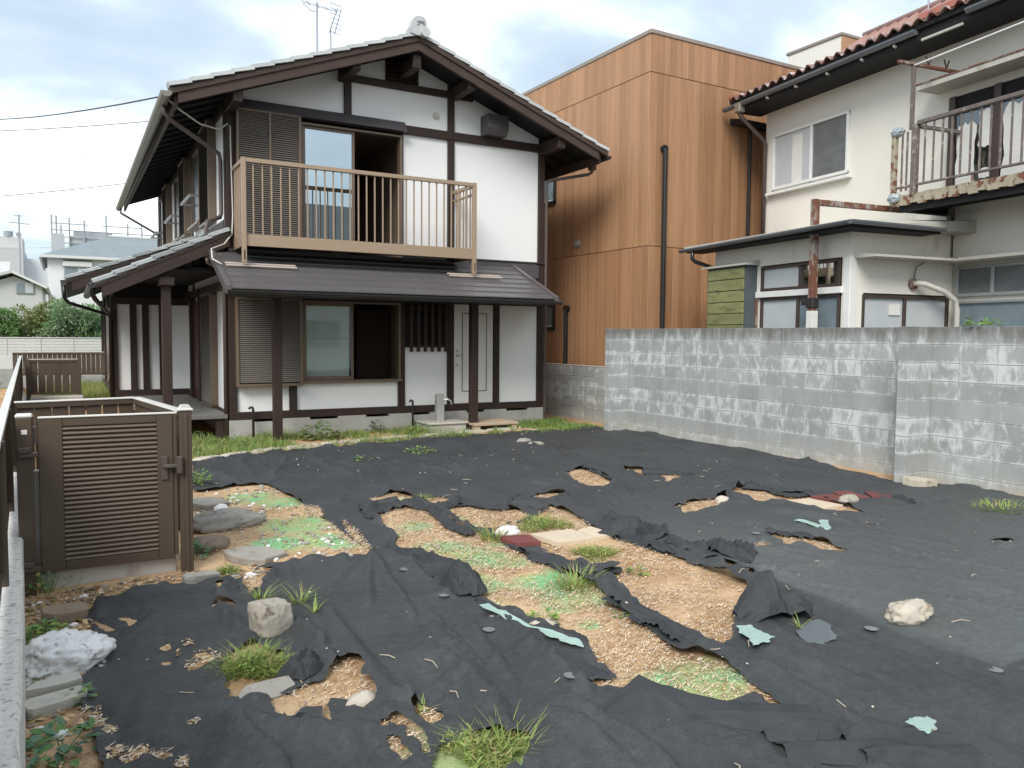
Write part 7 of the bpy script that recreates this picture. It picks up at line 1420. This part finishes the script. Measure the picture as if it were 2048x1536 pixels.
def leafy_mesh(seed, n, rad, h, L, w_, mats):
    r = random.Random(seed); m = MB()
    for _ in range(n):
        a = r.uniform(0, 6.28); q = rad*math.sqrt(r.random()); z = h*(0.15+0.85*r.random())*(1-0.5*(q/rad)**2); c = (q*math.cos(a), q*math.sin(a), z); b_ = a+r.uniform(-1, 1)
        leaf_quad(m, c, (math.cos(b_), math.sin(b_), r.uniform(-0.3, 0.5)), (r.uniform(-.3, .3), r.uniform(-.3, .3), 1), L*r.uniform(0.6, 1.2), w_*r.uniform(0.7, 1.2), r.choice(range(len(mats))))
    for _ in range(max(3, n//14)):
        a = r.uniform(0, 6.28); q = rad*0.6*r.random(); m.tube([(q*0.3*math.cos(a), q*0.3*math.sin(a), 0), (q*math.cos(a), q*math.sin(a), h*0.7)], 0.0025, 4)
    return m.mesh('leafy_weed', mats)
def mixed_mesh(seed, n, rad, h, mats):
    r = random.Random(seed); m = MB()
    for _ in range(n):
        a = r.uniform(0, 6.28); q = rad*math.sqrt(r.random())*(0.75+0.25*math.sin(a*3+seed)); x, y = q*math.cos(a), q*math.sin(a); hh = h*r.uniform(0.25, 1.1)*(1-0.5*q/rad)
        if r.random() < 0.55: blade(m, x, y, 0, hh*1.1, r.uniform(0.0025, 0.006), r.uniform(0, 6.28), r.uniform(0.1, 0.9), r.uniform(0.2, 1.3), r.choice(range(len(mats))))
        else:
            b_ = r.uniform(0, 6.28); leaf_quad(m, (x, y, hh*0.8*r.random()), (math.cos(b_), math.sin(b_), r.uniform(-0.2, 0.9)), (r.uniform(-.4, .4), r.uniform(-.4, .4), 1), r.uniform(0.02, 0.05), r.uniform(0.006, 0.014), r.choice(range(len(mats))))
    return m.mesh('mixed_weed', mats)
def plant(key, label, me, sc=1.0, name='weed', cat='weed', dx=0, dy=0):
    x, y = PT[key]; x += dx; y += dy; o = inst(name, me, None, (x, y, fabric_top(x, y)-0.004), (0, 0, random.uniform(0, 6.28))); o.scale = (sc, sc, sc); return tag(o, label, cat)
GB, GD = ['grass_bright', 'grass_bright', 'grass_dry'], ['grass_bright', 'grass_dry']
for key, lab, seed, n, rad, h, w_, le, cu, mats in (
    ('t2', 'dense bright weed clump in front of the tan boulder', 1, 420, 0.16, 0.16, 0.006, 0.5, 0.7, GB), ('t37', 'straggling grass spilling over the tilted slab', 2, 120, 0.10, 0.10, 0.006, 0.7, 0.8, GD),
    ('t3', 'wide grass patch on the soil above the cream pavers', 3, 420, 0.28, 0.11, 0.007, 0.6, 0.7, GB), ('t4', 'low bright grass patch just below the cream pavers', 4, 300, 0.20, 0.09, 0.007, 0.6, 0.7, GB),
    ('t5', 'long bladed grass tuft at the lower edge of the mossy strip', 5, 120, 0.12, 0.19, 0.009, 0.7, 0.9, GB), ('t6', 'upright long bladed tuft left of the red paver', 6, 70, 0.08, 0.24, 0.009, 0.4, 0.7, GB),
    ('t7', 'small tuft in the bright green gap beyond the rolled fabric', 7, 90, 0.09, 0.08, 0.007, 0.7, 0.7, GB), ('t8', 'thin sedge tuft just left of the tan boulder top', 8, 34, 0.04, 0.17, 0.008, 0.6, 0.9, GB),
    ('t9', 'thin sedge tuft behind the tan boulder', 9, 40, 0.05, 0.15, 0.008, 0.6, 0.9, GB), ('t10', 'small lone sedge right of the tan boulder', 10, 18, 0.02, 0.15, 0.008, 0.5, 0.9, GB),
    ('t11', 'tall feathery grass clump at the bottom edge of the lot', 11, 330, 0.20, 0.10, 0.007, 0.5, 0.8, GD), ('t36', 'upright seeding grass at the right of the bottom clump', 12, 40, 0.08, 0.22, 0.005, 0.5, 0.8, GB),
    ('t12', 'spreading grass patch on the far right of the fabric', 13, 150, 0.26, 0.11, 0.010, 0.9, 0.8, GB), ('t17', 'grass tuft beside the torn fabric tongue', 14, 110, 0.10, 0.09, 0.007, 0.6, 0.7, GB),
    ('t27', 'tiny tuft beside the small straw hole at the bottom', 15, 26, 0.03, 0.08, 0.008, 0.6, 0.7, GB), ('t25', 'curled yellow shoot poking out beside the hood', 16, 10, 0.02, 0.12, 0.010, 0.3, 1.0, GB)):
    plant(key, lab, mixed_mesh(seed, n*3, rad, h, mats) if key in ('t2', 't3', 't4', 't11', 't37', 't17') else tuft_mesh(seed, n, rad, h, w_, le, cu, mats), name='grass_tuft', cat='grass tuft')
for key, lab, seed, n, rad, h, L_w, mats in (
    ('t1', 'leafy weed beside the right gate post', 1, 90, 0.11, 0.17, (0.055, 0.022), ['grass_bright', 'leaf_green']), ('t13', 'broad leaved weed in the bottom left corner', 2, 60, 0.15, 0.075, (0.075, 0.034), ['leaf_blue', 'leaf_green']),
    ('t14', 'clover like weed above the white rubble lump', 3, 110, 0.13, 0.09, (0.045, 0.035), ['leaf_green', 'grass_bright']), ('t15', 'feathery weed against the gate kerb', 4, 150, 0.17, 0.20, (0.035, 0.014), ['leaf_green', 'grass_dry']),
    ('t35', 'leafy weed at the foot of the left gate post', 5, 70, 0.08, 0.16, (0.05, 0.022), ['leaf_green', 'grass_bright']), ('t16', 'bluish weed in the rubble right of the gate', 6, 70, 0.10, 0.12, (0.05, 0.03), ['leaf_blue', 'leaf_green']),
    ('t18', 'dark broad leaved creeper against the foundation near the left porch post', 7, 110, 0.26, 0.30, (0.11, 0.075), ['leaf_green', 'shrub_olive']), ('t19', 'darker leafy weed against the middle of the foundation', 8, 60, 0.16, 0.22, (0.09, 0.06), ['leaf_green', 'shrub_olive']),
    ('t20', 'fern like weed left of the wash basin', 9, 240, 0.36, 0.20, (0.07, 0.02), ['grass_bright', 'leaf_green']), ('t21', 'tiny pale weed on the far fabric', 10, 26, 0.10, 0.06, (0.05, 0.025), ['leaf_blue', 'grass_bright']),
    ('t22', 'small weed growing through the kerb stones', 11, 60, 0.16, 0.10, (0.05, 0.02), ['grass_bright', 'leaf_green']), ('t23', 'yellow green leaves above the flat cream stone', 12, 30, 0.09, 0.07, (0.06, 0.035), ['grass_bright', 'leaf_green']),
    ('t24', 'small pale weed on the upper part of the straw patch', 13, 26, 0.07, 0.05, (0.05, 0.02), ['grass_bright', 'leaf_blue']), ('t26', 'bright leafy weed by the broken concrete blocks', 14, 40, 0.06, 0.09, (0.05, 0.025), ['grass_bright', 'leaf_blue']),
    ('t28', 'tiny seedling beside the torn fabric bunch', 15, 14, 0.04, 0.06, (0.035, 0.018), ['grass_bright', 'leaf_blue']), ('t29', 'leafy weeds in the yard left of the porch post', 16, 220, 0.34, 0.16, (0.06, 0.025), ['grass_bright', 'leaf_green']),
    ('t30', 'bluish weeds under the dark deck edge', 17, 90, 0.22, 0.16, (0.06, 0.03), ['leaf_blue', 'leaf_green']), ('t31', 'small dark weed at the foot of the right porch post', 18, 40, 0.12, 0.12, (0.06, 0.03), ['leaf_green', 'leaf_blue']),
    ('t32', 'little dark weed at the foot of the far buttress', 19, 26, 0.08, 0.12, (0.05, 0.03), ['leaf_green', 'shrub_olive']), ('t33', 'little dark weed midway along the tall block wall', 20, 30, 0.08, 0.16, (0.05, 0.03), ['leaf_green', 'shrub_olive']),
    ('t34', 'small weed by the block wall next to the far buttress', 21, 22, 0.06, 0.09, (0.05, 0.03), ['leaf_green', 'shrub_olive']), ('t38', 'flat leafy weed on the kerb edge of the fabric', 22, 60, 0.22, 0.07, (0.06, 0.03), ['grass_bright', 'leaf_green']),
    ('t40', 'low weed squeezed between boundary wall and white rubble', 23, 40, 0.06, 0.07, (0.045, 0.025), ['leaf_green', 'leaf_blue'])):
    plant(key, lab, leafy_mesh(seed, n, rad, h, L_w[0], L_w[1], mats))
o = inst('weed', leafy_mesh(40, 26, 0.14, 0.10, 0.12, 0.045, ['grass_bright', 'leaf_green']), None, (6.22, -7.75, 1.74)); tag(o, 'small leafy weed showing over the top of the tall block wall', 'weed')
# ground cover grass by the house
def grass_cover(name, n, xr_, yr_, thr, h, seed, fq=2.2, mats=('grass_bright', 'grass_bright', 'grass_dry', 'leaf_green'), wd=0.010):
    r = np.random.default_rng(seed); m = MB(); x = r.uniform(*xr_, n); y = r.uniform(*yr_, n); k = fbm(x*fq, y*fq, 3, seed); ok = k > thr; x, y, k = x[ok], y[ok], k[ok]; z = soil_h(x, y)
    for a, b_, c, q in zip(x, y, z, k): blade(m, a, b_, c, h*r.uniform(0.4, 1.1)*(0.5+1.6*(q-thr)/(1-thr)), wd*r.uniform(0.6, 1.2), r.uniform(0, 6.28), r.uniform(0.1, 0.8), r.uniform(0.1, 0.8), int(r.integers(0, len(mats))), 2)
    return stuff(m.link(name, list(mats)))
grass_cover('grass', 9500, (-0.9, 4.0), (-1.45, 0.0), 0.44, 0.15, 5); grass_cover('grass_corner', 6000, (4.3, 6.05), (-1.5, 0.3), 0.30, 0.10, 6, mats=('grass_bright', 'grass_bright', 'leaf_green')); grass_cover('grass_yard', 5000, (-2.6, -1.2), (5.4, 9.0), 0.2, 0.22, 7, mats=('grass_dry', 'grass_bright'))
grass_cover('grass_patch', 1500, (-1.5, -0.2), (-6.0, -2.4), 0.60, 0.05, 8, 3.0, ('grass_dry', 'grass_bright'), 0.006); grass_cover('grass_left', 2600, (-1.2, 0.4), (-1.75, -0.2), 0.36, 0.13, 9)
# shrubs beyond the white fence
def shrub(label, c, rx, ry, h, n, mats, L, seed):
    t = thing('shrub', label, 'shrub', (c[0], c[1], 0)); r = random.Random(seed); m = MB(); st_ = MB()
    cl = [(r.uniform(-0.75, 0.75)*rx, r.uniform(-0.7, 0.7)*ry, r.uniform(0.45, 0.86)*h, r.uniform(0.22, 0.42)*min(rx, h*0.6)) for _ in range(26)]
    for _ in range(n):
        cx_, cy_, cz_, cr_ = r.choice(cl); v = Vector((r.gauss(0, 1), r.gauss(0, 1), r.gauss(0, 1))).normalized()*cr_*r.uniform(0.55, 1.08); p = Vector((cx_, cy_, cz_))+v
        if p.z < 0.15*h: continue
        leaf_quad(m, p, v+Vector((r.uniform(-.6, .6), r.uniform(-.6, .6), r.uniform(-.4, .8)))*cr_, (r.uniform(-1, 1), r.uniform(-1, 1), 1), L*r.uniform(0.6, 1.3), L*0.45*r.uniform(0.7, 1.2), r.choice(range(len(mats))))
    for cx_, cy_, cz_, cr_ in cl[:12]: st_.tube([(cx_*0.1, cy_*0.1, 0), (cx_*0.5, cy_*0.5, cz_*0.55), (cx_, cy_, cz_)], [0.05, 0.03, 0.012], 6)
    m.link('foliage', mats, t); st_.link('stems', 'bark', t)
shrub('dark glossy shrub at the left edge behind the white fence', (-4.0, 14.6), 0.75, 0.7, 2.45, 5200, ['shrub_dark', 'shrub_dark', 'leaf_green'], 0.10, 1)
shrub('olive green shrub in the middle behind the white fence', (-2.95, 15.6), 0.75, 0.7, 2.75, 5200, ['shrub_olive', 'shrub_dark', 'grass_dry'], 0.10, 2)
shrub('big grey green willowy shrub beside the house wing', (-1.95, 14.4), 0.95, 0.8, 2.62, 7500, ['shrub_grey', 'shrub_grey', 'leaf_green'], 0.11, 3)
